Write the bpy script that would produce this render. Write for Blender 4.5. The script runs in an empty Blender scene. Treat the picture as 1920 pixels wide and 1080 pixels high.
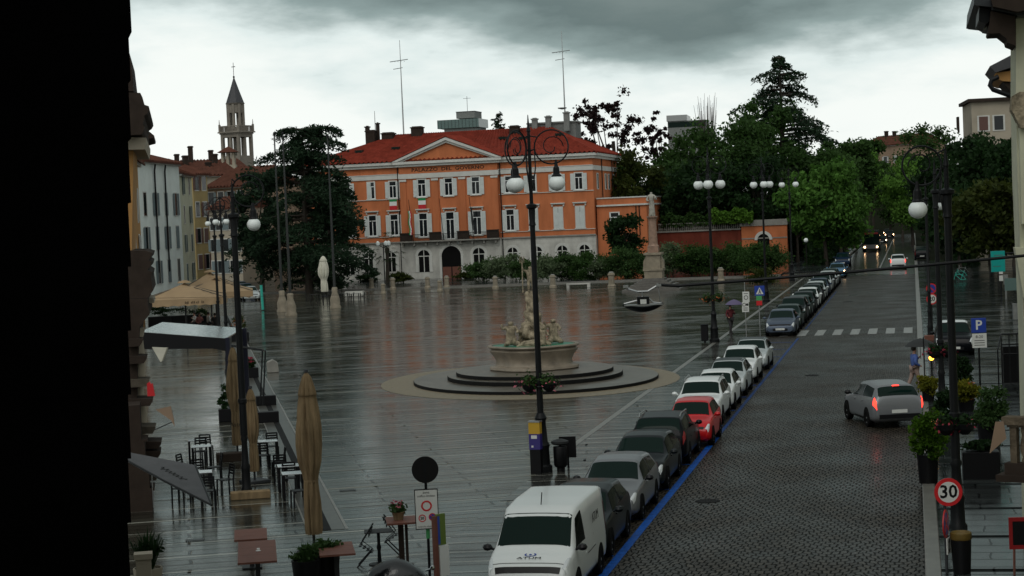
import bpy, bmesh, math, random
import numpy as np
from math import sin, cos, pi, radians as RAD, atan2, sqrt, hypot
from mathutils import Vector, Matrix
D = bpy.data
scene = bpy.context.scene
COL = scene.collection
rnd = random.Random(7)

# ------------------------------------------------------------------ camera
H, F, ROLL = 7.57, 3500.0, 0.043
PIT = math.atan(135*cos(ROLL)/F)
_fw = Vector((0, cos(PIT), -sin(PIT))); _u0 = Vector((0, sin(PIT), cos(PIT))); _r0 = Vector((1, 0, 0))
_rc = cos(ROLL)*_r0 - sin(ROLL)*_u0
_uc = sin(ROLL)*_r0 + cos(ROLL)*_u0
def ray(px, py): return F*_fw + (px-960)*_rc - (py-540)*_uc
def G(px, py, z=0.0):
    r = ray(px, py); t = (z-H)/r.z; return Vector((r.x*t, r.y*t, z))
def At(px, py, Y):
    r = ray(px, py); t = Y/r.y; return Vector((r.x*t, Y, H+r.z*t))
def Zat(px, py, Y): return At(px, py, Y).z
cam_d = D.cameras.new('camera'); cam = D.objects.new('camera', cam_d); COL.objects.link(cam)
cam_d.sensor_width = 36; cam_d.lens = 36*F/1920; cam_d.clip_start = 0.5; cam_d.clip_end = 6000
m = Matrix.Identity(4)
for i, v in enumerate((_rc, _uc, -_fw)):
    for j in range(3): m[j][i] = v[j]
m.translation = (0, 0, H); cam.matrix_world = m
scene.camera = cam
A = RAD(12.2); CA, SA = cos(A), sin(A)
def UV(u, v, z=0.0): return Vector((u*CA+v*SA, -u*SA+v*CA, z))
RZ = -A                      # heading of the street frame

# ------------------------------------------------------------------ materials
def mat(name, col, rough=.6, metal=0., spec=.5, var=0., vscale=3., bump=0., bscale=20., coat=0., emit=0., island=0., col2=None, stretch=None, trans=0.):
    if name in D.materials: return D.materials[name]
    m = D.materials.new(name); m.use_nodes = True; nt = m.node_tree; N = nt.nodes; L = nt.links
    b = N['Principled BSDF']
    c = (col[0], col[1], col[2], 1)
    b.inputs['Base Color'].default_value = c
    b.inputs['Roughness'].default_value = rough; b.inputs['Metallic'].default_value = metal
    b.inputs['Specular IOR Level'].default_value = spec
    if coat: b.inputs['Coat Weight'].default_value = coat; b.inputs['Coat Roughness'].default_value = .06
    if emit: b.inputs['Emission Color'].default_value = c; b.inputs['Emission Strength'].default_value = emit
    if var or bump:
        tc = N.new('ShaderNodeTexCoord'); mp = N.new('ShaderNodeMapping')
        L.new(tc.outputs['Object'], mp.inputs[0])
        if stretch: mp.inputs['Scale'].default_value = stretch
    if var:
        n = N.new('ShaderNodeTexNoise'); n.inputs['Scale'].default_value = vscale; n.inputs['Detail'].default_value = 6; n.inputs['Roughness'].default_value = .65
        L.new(mp.outputs[0], n.inputs['Vector'])
        r = N.new('ShaderNodeValToRGB'); r.color_ramp.elements[0].position = .3; r.color_ramp.elements[1].position = .7
        k = 1-var
        d2 = col2 or (col[0]*k, col[1]*k, col[2]*k)
        r.color_ramp.elements[0].color = (*d2, 1); r.color_ramp.elements[1].color = c
        L.new(n.outputs['Fac'], r.inputs[0])
        if island:
            g = N.new('ShaderNodeNewGeometry'); h = N.new('ShaderNodeHueSaturation')
            mr = N.new('ShaderNodeMapRange'); mr.inputs[3].default_value = 1-island; mr.inputs[4].default_value = 1+island
            L.new(g.outputs['Random Per Island'], mr.inputs[0]); L.new(mr.outputs[0], h.inputs['Value']); L.new(r.outputs[0], h.inputs['Color'])
            L.new(h.outputs[0], b.inputs['Base Color'])
        else: L.new(r.outputs[0], b.inputs['Base Color'])
    if bump:
        n2 = N.new('ShaderNodeTexNoise'); n2.inputs['Scale'].default_value = bscale; n2.inputs['Detail'].default_value = 4
        L.new(mp.outputs[0], n2.inputs['Vector'])
        bp = N.new('ShaderNodeBump'); bp.inputs['Strength'].default_value = bump; bp.inputs['Distance'].default_value = .05
        L.new(n2.outputs['Fac'], bp.inputs['Height']); L.new(bp.outputs[0], b.inputs['Normal'])
    return m
def leafmat(name, c1, c2, vs=.5):
    m = mat(name, c1, rough=.6, spec=.12, var=.5, vscale=vs, col2=c2, island=.22); N = m.node_tree.nodes; L = m.node_tree.links
    b = N['Principled BSDF']; src = b.inputs['Base Color'].links[0].from_socket; tr = N.new('ShaderNodeBsdfTranslucent'); mx = N.new('ShaderNodeMixShader'); mx.inputs[0].default_value = .4
    L.new(src, tr.inputs[0]); L.new(b.outputs[0], mx.inputs[1]); L.new(tr.outputs[0], mx.inputs[2]); L.new(mx.outputs[0], N['Material Output'].inputs[0]); return m

M = {}
def defm(k, *a, **kw): M[k] = mat(k, *a, **kw)
defm('orange_plaster', (.57, .19, .083), rough=.9, spec=.05, var=.3, vscale=.8, stretch=(1, 1, .22))
defm('orange_plaster_dark', (.20, .05, .033), rough=.9, spec=.05, var=.5, vscale=.8, stretch=(1, 1, .25))
defm('white_trim', (.62, .62, .58), rough=.7, spec=.2, var=.2, vscale=.8)
defm('white_paint', (.75, .77, .76), rough=.5)
defm('shutter_white', (.60, .64, .62), rough=.6, var=.15, vscale=2)
defm('stone_white', (.60, .59, .54), rough=.8, spec=.2, var=.45, vscale=.7, stretch=(1, 1, .5))
defm('stone_grey', (.28, .27, .24), rough=.5, var=.4, vscale=1.5, bump=.2)
defm('stone_beige', (.30, .255, .185), rough=.6, var=.4, vscale=2, bump=.3)
defm('statue_stone', (.44, .37, .26), rough=.85, spec=.1, var=.8, vscale=5, bump=.6, bscale=12)
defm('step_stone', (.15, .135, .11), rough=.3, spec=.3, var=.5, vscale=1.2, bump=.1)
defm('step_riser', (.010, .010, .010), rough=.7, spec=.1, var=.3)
defm('basin_stone', (.30, .25, .19), rough=.5, var=.5, vscale=1.4, bump=.25)
defm('red_tile', (.27, .046, .028), rough=.85, spec=.08, var=.5, vscale=1.2)
defm('brown_tile', (.12, .05, .034), rough=.9, spec=.08, var=.45, vscale=.8)
defm('glass_dark', (.004, .014, .011), rough=.05, spec=.10)
defm('glass_side', (.003, .006, .005), rough=.1, spec=.02)
defm('pane', (.012, .015, .017), rough=.08, spec=.35)
defm('black', (.005, .005, .006), rough=.45, spec=.2)
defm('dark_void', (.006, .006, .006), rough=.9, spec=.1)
defm('iron', (.008, .009, .010), rough=.45, spec=.18, var=.3)
defm('iron_light', (.04, .043, .042), rough=.5, spec=.2)
defm('iron_blue', (.010, .011, .022), rough=.5, spec=.2)
defm('rubber', (.006, .006, .006), rough=.8, spec=.1)
defm('rim', (.45, .46, .47), rough=.3, metal=.8)
defm('chrome', (.6, .6, .6), rough=.15, metal=1.)
defm('globe', (.80, .85, .83), rough=.35, spec=.4)
defm('steel', (.35, .36, .36), rough=.35, metal=.8)
defm('steel_dark', (.03, .033, .036), rough=.45, spec=.3)
defm('trunk', (.045, .035, .025), rough=.85, var=.4, vscale=4)
defm('canvas', (.28, .20, .112), rough=.85, spec=.1, var=.55, vscale=2.5, stretch=(2, 2, .4))
defm('canvas_beige', (.36, .255, .15), rough=.8, spec=.2, var=.2, vscale=1.)
defm('canvas_light', (.62, .60, .50), rough=.8, spec=.2, var=.2)
defm('canvas_dark', (.03, .032, .033), rough=.6, spec=.2, var=.3)
defm('wood_red', (.17, .07, .05), rough=.55, spec=.2, var=.25, vscale=4)
defm('table_top', (.45, .47, .48), rough=.12, metal=.3)
defm('sign_blue', (.012, .045, .30), rough=.4)
defm('sign_white', (.62, .63, .60), rough=.45)
defm('sign_red', (.55, .015, .02), rough=.4)
defm('sign_black', (.006, .006, .006), rough=.5, spec=.2)
defm('sign_green', (.06, .30, .10), rough=.4)
defm('teal', (.0, .22, .20), rough=.4)
defm('lime', (.10, .15, .02), rough=.5)
defm('yellow', (.50, .30, .02), rough=.5)
defm('purple', (.03, .02, .16), rough=.35)
defm('skin', (.42, .22, .15), rough=.6)
defm('hair', (.02, .014, .01), rough=.6)
defm('brake', (1., .035, .02), rough=.4, emit=3.6)
defm('tail', (.25, .01, .012), rough=.3)
defm('headlamp_on', (1., .62, .32), rough=.3, emit=16.)
defm('orange_lamp', (1., .35, .03), rough=.3, emit=7.)
defm('water_green', (.02, .19, .11), rough=.35, spec=.2)
defm('plastic_black', (.006, .006, .007), rough=.4, spec=.25)
defm('ochre_wall', (.42, .22, .07), rough=.9, var=.25, vscale=.6)
defm('cream_wall', (.62, .62, .46), rough=.9, var=.3, vscale=.5)
defm('pale_wall', (.80, .86, .82), rough=.9, var=.2, vscale=.4)
defm('pink_wall', (.32, .22, .15), rough=.9, var=.3, vscale=.4)
defm('beige_wall', (.40, .35, .27), rough=.9, var=.25, vscale=.4)
defm('yellow_wall', (.40, .30, .13), rough=.9, var=.3, vscale=.4)
defm('brown_stone', (.045, .033, .026), rough=.85, spec=.12, var=.4, vscale=2)
defm('black_fill', (.0012, .0012, .0012), rough=1., spec=0., var=.3, vscale=.5)  # fill for the added left wall, darkness put into the colour
defm('slate', (.05, .05, .055), rough=.6, var=.3)
defm('concrete', (.22, .23, .22), rough=.8, var=.3)
defm('teal_glass', (.10, .16, .15), rough=.25)
defm('flag_green', (.0, .22, .06), rough=.7); defm('flag_white', (.7, .7, .68), rough=.7); defm('flag_red', (.5, .012, .02), rough=.7)
defm('flower_red', (.35, .02, .05), rough=.6, var=.3, island=.4)
defm('flower_pink', (.45, .10, .14), rough=.6, var=.3, island=.4)
defm('flower_orange', (.45, .12, .02), rough=.6, var=.3, island=.4)
defm('blue_paint', (.006, .10, .46), rough=.5, spec=.1, var=.6, vscale=4)
defm('blue_worn', (.006, .055, .24), rough=.5, spec=.1, var=.85, vscale=5)
defm('line_white', (.34, .34, .32), rough=.35, var=.65, vscale=5)
M['leaf_bright'] = leafmat('leaf_bright', (.105, .225, .04), (.04, .105, .018), .35)
M['leaf_hedge'] = leafmat('leaf_hedge', (.12, .25, .03), (.05, .12, .015), .8)
M['leaf_fresh'] = leafmat('leaf_fresh', (.15, .30, .05), (.06, .14, .022), .35)
M['leaf_mid'] = leafmat('leaf_mid', (.052, .108, .026), (.022, .052, .012), .3)
M['leaf_dark'] = leafmat('leaf_dark', (.022, .055, .015), (.009, .022, .008), .3)
M['leaf_cedar'] = leafmat('leaf_cedar', (.034, .066, .034), (.013, .028, .015), .3)
M['leaf_copper'] = leafmat('leaf_copper', (.035, .018, .018), (.016, .010, .010), .4)
M['leaf_olive'] = leafmat('leaf_olive', (.06, .075, .014), (.02, .035, .008), .4)
M['leaf_grey'] = leafmat('leaf_grey', (.15, .20, .11), (.06, .095, .04), .8)
M['leaf_shrub'] = leafmat('leaf_shrub', (.06, .115, .032), (.02, .048, .014), .6)
M['leaf_gold'] = leafmat('leaf_gold', (.22, .20, .015), (.07, .09, .01), 2.)
M['twig'] = mat('twig', (.05, .035, .035), rough=.9)

# ------------------------------------------------------------------ builders
def tag(o, label=None, cat=None, group=None, kind=None):
    if label: o['label'] = label
    if cat: o['category'] = cat
    if group: o['group'] = group
    if kind: o['kind'] = kind
    return o
def thing(name, label, cat, loc=(0, 0, 0), rz=0., group=None):
    o = D.objects.new(name, None); COL.objects.link(o); o.location = loc; o.rotation_euler = (0, 0, rz); o.empty_display_size = .2
    return tag(o, label, cat, group)
def link(name, me, parent=None):
    o = D.objects.new(name, me); COL.objects.link(o)
    if parent is not None: o.parent = parent
    return o
class MB:
    def __init__(s): s.v = []; s.f = []; s.mi = []
    def add(s, vs, fs, mi=0):
        b = len(s.v); s.v += [tuple(v) for v in vs]; s.f += [tuple(i+b for i in f) for f in fs]; s.mi += [mi]*len(fs); return s
    def box(s, x0, x1, y0, y1, z0, z1, mi=0, T=None):
        vs = [Vector((x, y, z)) for z in (z0, z1) for y in (y0, y1) for x in (x0, x1)]
        if T is not None: vs = [T @ v for v in vs]
        return s.add(vs, [(0, 2, 3, 1), (4, 5, 7, 6), (0, 1, 5, 4), (2, 6, 7, 3), (0, 4, 6, 2), (1, 3, 7, 5)], mi)
    def cbox(s, c, sz, mi=0, rz=0.):
        T = Matrix.Translation(c) @ Matrix.Rotation(rz, 4, 'Z'); a, b, d = sz
        return s.box(-a/2, a/2, -b/2, b/2, -d/2, d/2, mi, T)
    def lathe(s, prof, n=20, c=(0, 0, 0), mi=0, fn=None, cap=True):
        b = len(s.v); k = len(prof)
        for r, z in prof:
            for i in range(n):
                t = 2*pi*i/n; q = r*(fn(t, z) if fn else 1)
                s.v.append((c[0]+q*cos(t), c[1]+q*sin(t), c[2]+z))
        for j in range(k-1):
            for i in range(n):
                s.f.append((b+j*n+i, b+j*n+(i+1) % n, b+(j+1)*n+(i+1) % n, b+(j+1)*n+i)); s.mi.append(mi)
        if cap:
            s.f.append(tuple(b+i for i in reversed(range(n)))); s.f.append(tuple(b+(k-1)*n+i for i in range(n))); s.mi += [mi, mi]
        return s
    def tube(s, pts, r, n=6, mi=0, closed=False, cap=True):
        pts = [Vector(p) for p in pts]; k = len(pts); b = len(s.v)
        rs = r if isinstance(r, (list, tuple)) else [r]*k
        up = None
        for i, p in enumerate(pts):
            if closed: d = pts[(i+1) % k]-pts[i-1]
            else: d = pts[min(i+1, k-1)]-pts[max(i-1, 0)]
            d = d.normalized() if d.length > 1e-9 else Vector((0, 0, 1))
            if up is None: up = Vector((0, 0, 1)) if abs(d.z) < .9 else Vector((1, 0, 0))
            x = d.cross(up)
            if x.length < 1e-6: x = d.orthogonal()
            x.normalize(); y = x.cross(d).normalized(); up = y
            for q in range(n):
                t = 2*pi*q/n; s.v.append(tuple(p+rs[i]*(cos(t)*x+sin(t)*y)))
        for j in range(k if closed else k-1):
            j2 = (j+1) % k
            for q in range(n):
                s.f.append((b+j*n+q, b+j*n+(q+1) % n, b+j2*n+(q+1) % n, b+j2*n+q)); s.mi.append(mi)
        if not closed and cap:
            s.f.append(tuple(b+q for q in reversed(range(n)))); s.f.append(tuple(b+(k-1)*n+q for q in range(n))); s.mi += [mi, mi]
        return s
    def prism(s, poly, y0, y1, mi=0, ax='y'):
        # poly of (a, z) extruded along y (or of (x, y) extruded along z)
        n = len(poly)
        if ax == 'y': vs = [(a, y0, z) for a, z in poly]+[(a, y1, z) for a, z in poly]
        elif ax == 'x': vs = [(y0, a, z) for a, z in poly]+[(y1, a, z) for a, z in poly]
        else: vs = [(a, z, y0) for a, z in poly]+[(a, z, y1) for a, z in poly]
        fs = [tuple(range(n)), tuple(range(2*n-1, n-1, -1))]+[(i, n+i, n+(i+1) % n, (i+1) % n) for i in range(n)]
        return s.add(vs, fs, mi)
    def ball(s, c, r, n=12, mi=0, sz=1.):
        k = max(4, n//2)
        return s.lathe([(max(1e-3, r*sin(pi*i/k)), -r*sz*cos(pi*i/k)) for i in range(k+1)], n, c, mi, cap=False)
    def build(s, name, mats, parent=None, smooth=False, ang=None):
        me = D.meshes.new(name); me.from_pydata(s.v, [], s.f)
        mats = mats if isinstance(mats, (list, tuple)) else [mats]
        for q in mats: me.materials.append(M[q] if isinstance(q, str) else q)
        if len(mats) > 1: me.polygons.foreach_set('material_index', s.mi)
        bm = bmesh.new(); bm.from_mesh(me); bmesh.ops.recalc_face_normals(bm, faces=bm.faces); bm.to_mesh(me); bm.free()
        if smooth:
            me.polygons.foreach_set('use_smooth', [True]*len(me.polygons))
            try: me.set_sharp_from_angle(angle=RAD(ang or 40))
            except Exception: pass
        return link(name, me, parent)
def bevel(o, w=.01, n=1):
    md = o.modifiers.new('b', 'BEVEL'); md.width = w; md.segments = n; md.limit_method = 'ANGLE'; return o
def text(name, s, size, mt, parent, loc, rot=(pi/2, 0, 0), ext=.004, bold=0., align='CENTER', sx=1.):
    c = D.curves.new('t', 'FONT'); c.body = s; c.size = size; c.extrude = ext; c.align_x = align; c.align_y = 'CENTER'; c.offset = bold; c.resolution_u = 2
    t = D.objects.new('t', c); COL.objects.link(t)
    dg = bpy.context.evaluated_depsgraph_get(); me = D.meshes.new_from_object(t.evaluated_get(dg)); D.objects.remove(t)
    me.materials.clear(); me.materials.append(M[mt])
    o = link(name, me, parent); o.location = loc; o.rotation_euler = rot; o.scale = (sx, 1, 1); return o
def skin(name, vs, es, rs, mt, parent=None, root=0, sub=2, smooth=True):
    me = D.meshes.new('s'); me.from_pydata(vs, es, []); t = D.objects.new('s', me); COL.objects.link(t)
    md = t.modifiers.new('k', 'SKIN'); md.use_smooth_shade = smooth
    sv = me.skin_vertices[0].data
    for i, r in enumerate(rs):
        sv[i].radius = (r, r) if not isinstance(r, tuple) else r
        sv[i].use_root = (i == root)
    if sub: mm = t.modifiers.new('q', 'SUBSURF'); mm.levels = sub; mm.render_levels = sub
    dg = bpy.context.evaluated_depsgraph_get(); out = D.meshes.new_from_object(t.evaluated_get(dg)); D.objects.remove(t)
    out.materials.clear(); out.materials.append(M[mt]); out.name = name
    out.polygons.foreach_set('use_smooth', [True]*len(out.polygons))
    return link(name, out, parent)
def copy_tree(o, parent=None):
    c = o.copy(); COL.objects.link(c)
    if parent is not None: c.parent = parent
    for ch in list(o.children): copy_tree(ch, c)
    return c

# ------------------------------------------------------------------ foliage
def leafmesh(name, pts, size, mt, parent, seed=0, flat=0., asp=.6):
    r = np.random.default_rng(seed); P = np.asarray(pts, float); n = len(P)
    nrm = r.normal(size=(n, 3)); nrm[:, 2] = nrm[:, 2]*(1+flat*4)+flat*1.5
    nrm /= np.linalg.norm(nrm, axis=1)[:, None]
    a = np.cross(nrm, r.normal(size=(n, 3))); a /= np.linalg.norm(a, axis=1)[:, None]
    b = np.cross(nrm, a); sz = size*r.uniform(.55, 1.35, n)[:, None]
    v = np.stack([P-a*sz, P-b*sz*asp*.9+a*sz*.1, P+a*sz, P+b*sz*asp], 1).reshape(-1, 3)
    me = D.meshes.new(name); me.vertices.add(4*n); me.loops.add(4*n); me.polygons.add(n)
    me.vertices.foreach_set('co', v.ravel()); me.loops.foreach_set('vertex_index', np.arange(4*n))
    me.polygons.foreach_set('loop_start', np.arange(n)*4); me.polygons.foreach_set('loop_total', np.full(n, 4))
    me.update(calc_edges=True); me.materials.append(M[mt])
    return link(name, me, parent)
def broad_pts(rx, rz, cz, n, seed, K=44, clump=.30, hollow=.3, top=1.):
    r = np.random.default_rng(seed); P = []; C = []
    for k in range(K):
        d = r.normal(size=3); d /= np.linalg.norm(d)
        q = r.uniform(hollow, 1.)**.6*.86
        C.append((d[0]*rx*q, d[1]*rx*q, cz+d[2]*rz*q*(top if d[2] > 0 else 1)))
    for c in C:
        m = int(n/K); cr = clump*r.uniform(.6, 1.25)
        d = r.normal(size=(m, 3)); d /= np.linalg.norm(d, axis=1)[:, None]
        q = np.minimum(np.abs(r.normal(size=m))*.62, 1.12)[:, None]
        P.append(np.array(c)+d*q*np.array([rx*cr, rx*cr, min(rx, rz)*cr*.8]))
    return np.concatenate(P), C
def cedar_pts(R, z0, z1, n, seed, levels=11, droop=.12, shape=.75):
    r = np.random.default_rng(seed); P = []; B = []
    for k in range(levels):
        f = k/(levels-1); z = z0+(z1-z0)*f; zj = (z1-z0)/levels
        Lr = R*(1-f**2.3*shape)
        nb = r.integers(7, 12)
        for b in range(nb):
            t = r.uniform(0, 2*pi); L = Lr*r.choice([.5, .7, .9, 1.0, 1.18])*r.uniform(.85, 1.08); up = r.uniform(.02, .2)
            zk = z; z = min(z1-.2, zk+r.uniform(-.55, .55)*zj); B.append((z, t, L, up, droop))
            m = max(6, int(n/levels/7*L/R*1.6))
            q = r.uniform(.18, 1., m)**.8; w = L*.22*(1-(q-.6)**2*1.2)
            x = q*L; y = r.normal(size=m)*w*.55
            zz = z+x*up-droop*L*q**3+r.normal(size=m)*.13-np.abs(y)*.12-r.uniform(0, 1, m)**4*.9
            P.append(np.stack([x*cos(t)-y*sin(t), x*sin(t)+y*cos(t), zz], 1)); z = zk
    return np.concatenate(P), B
def trunk_mb(h, r0, r1, C=(), fork=.4, seed=0, nl=8):
    q = random.Random(seed); mb = MB()
    bend = [(q.uniform(-.15, .15)*r0*3*i, q.uniform(-.15, .15)*r0*3*i, h*i/5) for i in range(6)]
    mb.tube(bend, [r0*1.35]+[r0+(r1-r0)*i/5 for i in range(1, 6)], 8)
    for c in list(C)[:nl]:
        i = q.choice([2, 3, 4]); p = Vector(bend[i]); e = Vector(c); mid = (p+e)/2+Vector((0, 0, -.1*(e-p).length))
        mb.tube([p, mid, e], [r1*.75, r1*.5, r1*.2], 5)
    return mb
TREES = []
def tree(name, label, px, ytop, wpx, Y, kind, leaf, n=4500, size=.34, seed=0, zb=0., crown_bottom=None, group=None, cat='tree', trunkw=None, **kw):
    p = At(px, ytop, Y); s = F/Y; Ht = p.z-zb; R = wpx/s/2
    t = thing(name, label, cat, (p.x, Y, zb), rnd.uniform(0, 6), group)
    cb = Ht*.25 if crown_bottom is None else crown_bottom
    tr = trunkw or max(.12, Ht*.018)
    if kind == 'broad':
        rz = (Ht-cb)/2; P, C = broad_pts(R, rz, cb+rz, int(n*1.9), seed, **kw)
        trunk_mb(cb+rz*1.1, tr, tr*.5, C, seed=seed, nl=12).build('trunk', 'trunk', t, True)
        leafmesh('crown', P, size*.8, leaf, t, seed)
    elif kind == 'cedar':
        P, B = cedar_pts(R, cb, Ht, n, seed, **kw)
        mb = MB(); mb.tube([(0, 0, 0), (.1, 0, Ht*.5), (0, .1, Ht*.98)], [tr*1.4, tr*.8, tr*.15], 8)
        for z, a, L, up, dr in B:
            mb.tube([(0, 0, z), (cos(a)*L*.5, sin(a)*L*.5, z+L*.5*up-dr*L*.12), (cos(a)*L*.92, sin(a)*L*.92, z+L*.92*up-dr*L*.78)], [.16, .09, .03], 4)
        mb.build('trunk', 'trunk', t, True); leafmesh('crown', P, size, leaf, t, seed, flat=.3, asp=.4)
    elif kind == 'bare':
        q = random.Random(seed); mb = MB()
        mb.tube([(0, 0, 0), (0, 0, Ht*.55)], [tr, tr*.5], 6); cr = MB()
        for i in range(60):
            a = q.uniform(0, 2*pi); z = q.uniform(.5, .75)*Ht; e = Vector((cos(a)*R*q.uniform(.3, 1), sin(a)*R*q.uniform(.3, 1), Ht*q.uniform(.75, 1)))
            b = Vector((0, 0, min(z, Ht*.55))); md = (b+e)/2+Vector((cos(a), sin(a), 0))*R*.15
            cr.tube([b, md, e], [.10, .06, .02], 3)
            for j in range(2):
                cr.tube([md, md+Vector((q.uniform(-1, 1), q.uniform(-1, 1), q.uniform(.5, 1.5)))*R*.4], [.05, .015], 3)
        mb.build('trunk', 'trunk', t); cr.build('crown', 'twig', t)
    return t
def bush(name, label, p, rx, h, leaf, n=700, size=.13, seed=0, group=None, cat='shrub', K=12):
    t = thing(name, label, cat, p, 0, group)
    P, C = broad_pts(rx, h*.5, h*.46, int(n*1.7), seed, K=K*2, clump=.42, hollow=.1)
    P[:, 2] = np.abs(P[:, 2]-.12)
    MB().tube([(0, 0, 0), (0, 0, h*.5)], [.06, .03], 5).build('stem', 'trunk', t)
    leafmesh('foliage', P, size, leaf, t, seed)
    return t
# ------------------------------------------------------------------ sky, light
W = D.worlds.new('World'); scene.world = W; W.use_nodes = True
def build_world():
    nt = W.node_tree; N = nt.nodes; L = nt.links
    bg = N['Background']; sky = N.new('ShaderNodeTexSky'); sky.sky_type = 'NISHITA'; sky.sun_disc = False
    sky.sun_elevation = RAD(48); sky.sun_rotation = RAD(200); sky.air_density = 2; sky.dust_density = 3
    tc = N.new('ShaderNodeTexCoord'); sp = N.new('ShaderNodeSeparateXYZ'); L.new(tc.outputs['Generated'], sp.inputs[0])
    def mth(op, a, b=None, c=None, clamp=False):
        n = N.new('ShaderNodeMath'); n.operation = op; n.use_clamp = clamp
        for i, q in enumerate((a, b, c)):
            if q is None: continue
            if isinstance(q, (int, float)): n.inputs[i].default_value = q
            else: L.new(q, n.inputs[i])
        return n.outputs[0]
    mp = N.new('ShaderNodeMapping'); mp.inputs['Scale'].default_value = (1., 1., 3.2); mp.inputs['Location'].default_value = (1.37, .1, .3); L.new(tc.outputs['Generated'], mp.inputs[0])
    nz = N.new('ShaderNodeTexNoise'); nz.inputs['Scale'].default_value = 6.5; nz.inputs['Detail'].default_value = 8; nz.inputs['Roughness'].default_value = .55; L.new(mp.outputs[0], nz.inputs['Vector'])
    n1 = mth('SUBTRACT', nz.outputs['Fac'], .5)
    dx = mth('SUBTRACT', sp.outputs['X'], .10); d2 = mth('MULTIPLY', dx, dx); off = mth('MINIMUM', mth('MULTIPLY', d2, .95), .045)
    t = mth('SUBTRACT', mth('ADD', sp.outputs['Z'], mth('MULTIPLY', n1, .125)), off, clamp=True)
    r = N.new('ShaderNodeValToRGB'); cr = r.color_ramp; L.new(t, r.inputs[0])
    stops = [(0, (1.02, 1.06, 1.03)), (.045, (.98, 1.03, 1.0)), (.062, (.80, .90, .89)), (.084, (.30, .39, .39)), (.11, (.135, .19, .195)), (.17, (.30, .36, .35)), (.40, (.24, .28, .275)), (.7, (.38, .42, .41)), (1, (.46, .49, .48))]
    while len(cr.elements) < len(stops): cr.elements.new(.5)
    for e, (p, c) in zip(cr.elements, stops): e.position = p; e.color = (*c, 1)
    # brighter overcast behind the camera
    bk = N.new('ShaderNodeMapRange'); bk.inputs[1].default_value = .15; bk.inputs[2].default_value = -.45; bk.interpolation_type = 'SMOOTHSTEP'; L.new(sp.outputs['Y'], bk.inputs[0])
    mx = N.new('ShaderNodeMixRGB'); L.new(bk.outputs[0], mx.inputs[0]); L.new(r.outputs[0], mx.inputs[1]); mx.inputs[2].default_value = (.72, .76, .74, 1)
    nn = N.new('ShaderNodeMixRGB'); nn.blend_type = 'MULTIPLY'; nn.inputs[0].default_value = 1; L.new(sky.outputs[0], nn.inputs[1]); nn.inputs[2].default_value = (.06, .06, .06, 1)
    m2 = N.new('ShaderNodeMixRGB'); m2.inputs[0].default_value = .93; L.new(nn.outputs[0], m2.inputs[1]); L.new(mx.outputs[0], m2.inputs[2])
    L.new(m2.outputs[0], bg.inputs[0]); bg.inputs[1].default_value = 1.0
build_world()
sd = D.lights.new('sun', 'SUN'); sd.energy = .6; sd.angle = RAD(35); sd.color = (1, .97, .92)
sun = D.objects.new('sun', sd); COL.objects.link(sun); sun.rotation_euler = (RAD(42), 0, RAD(-20))
vs = scene.view_settings; vs.view_transform = 'Standard'; vs.look = 'None'; vs.exposure = 0; vs.gamma = 1
scene.cycles.max_bounces = 6; scene.cycles.transparent_max_bounces = 8

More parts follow.
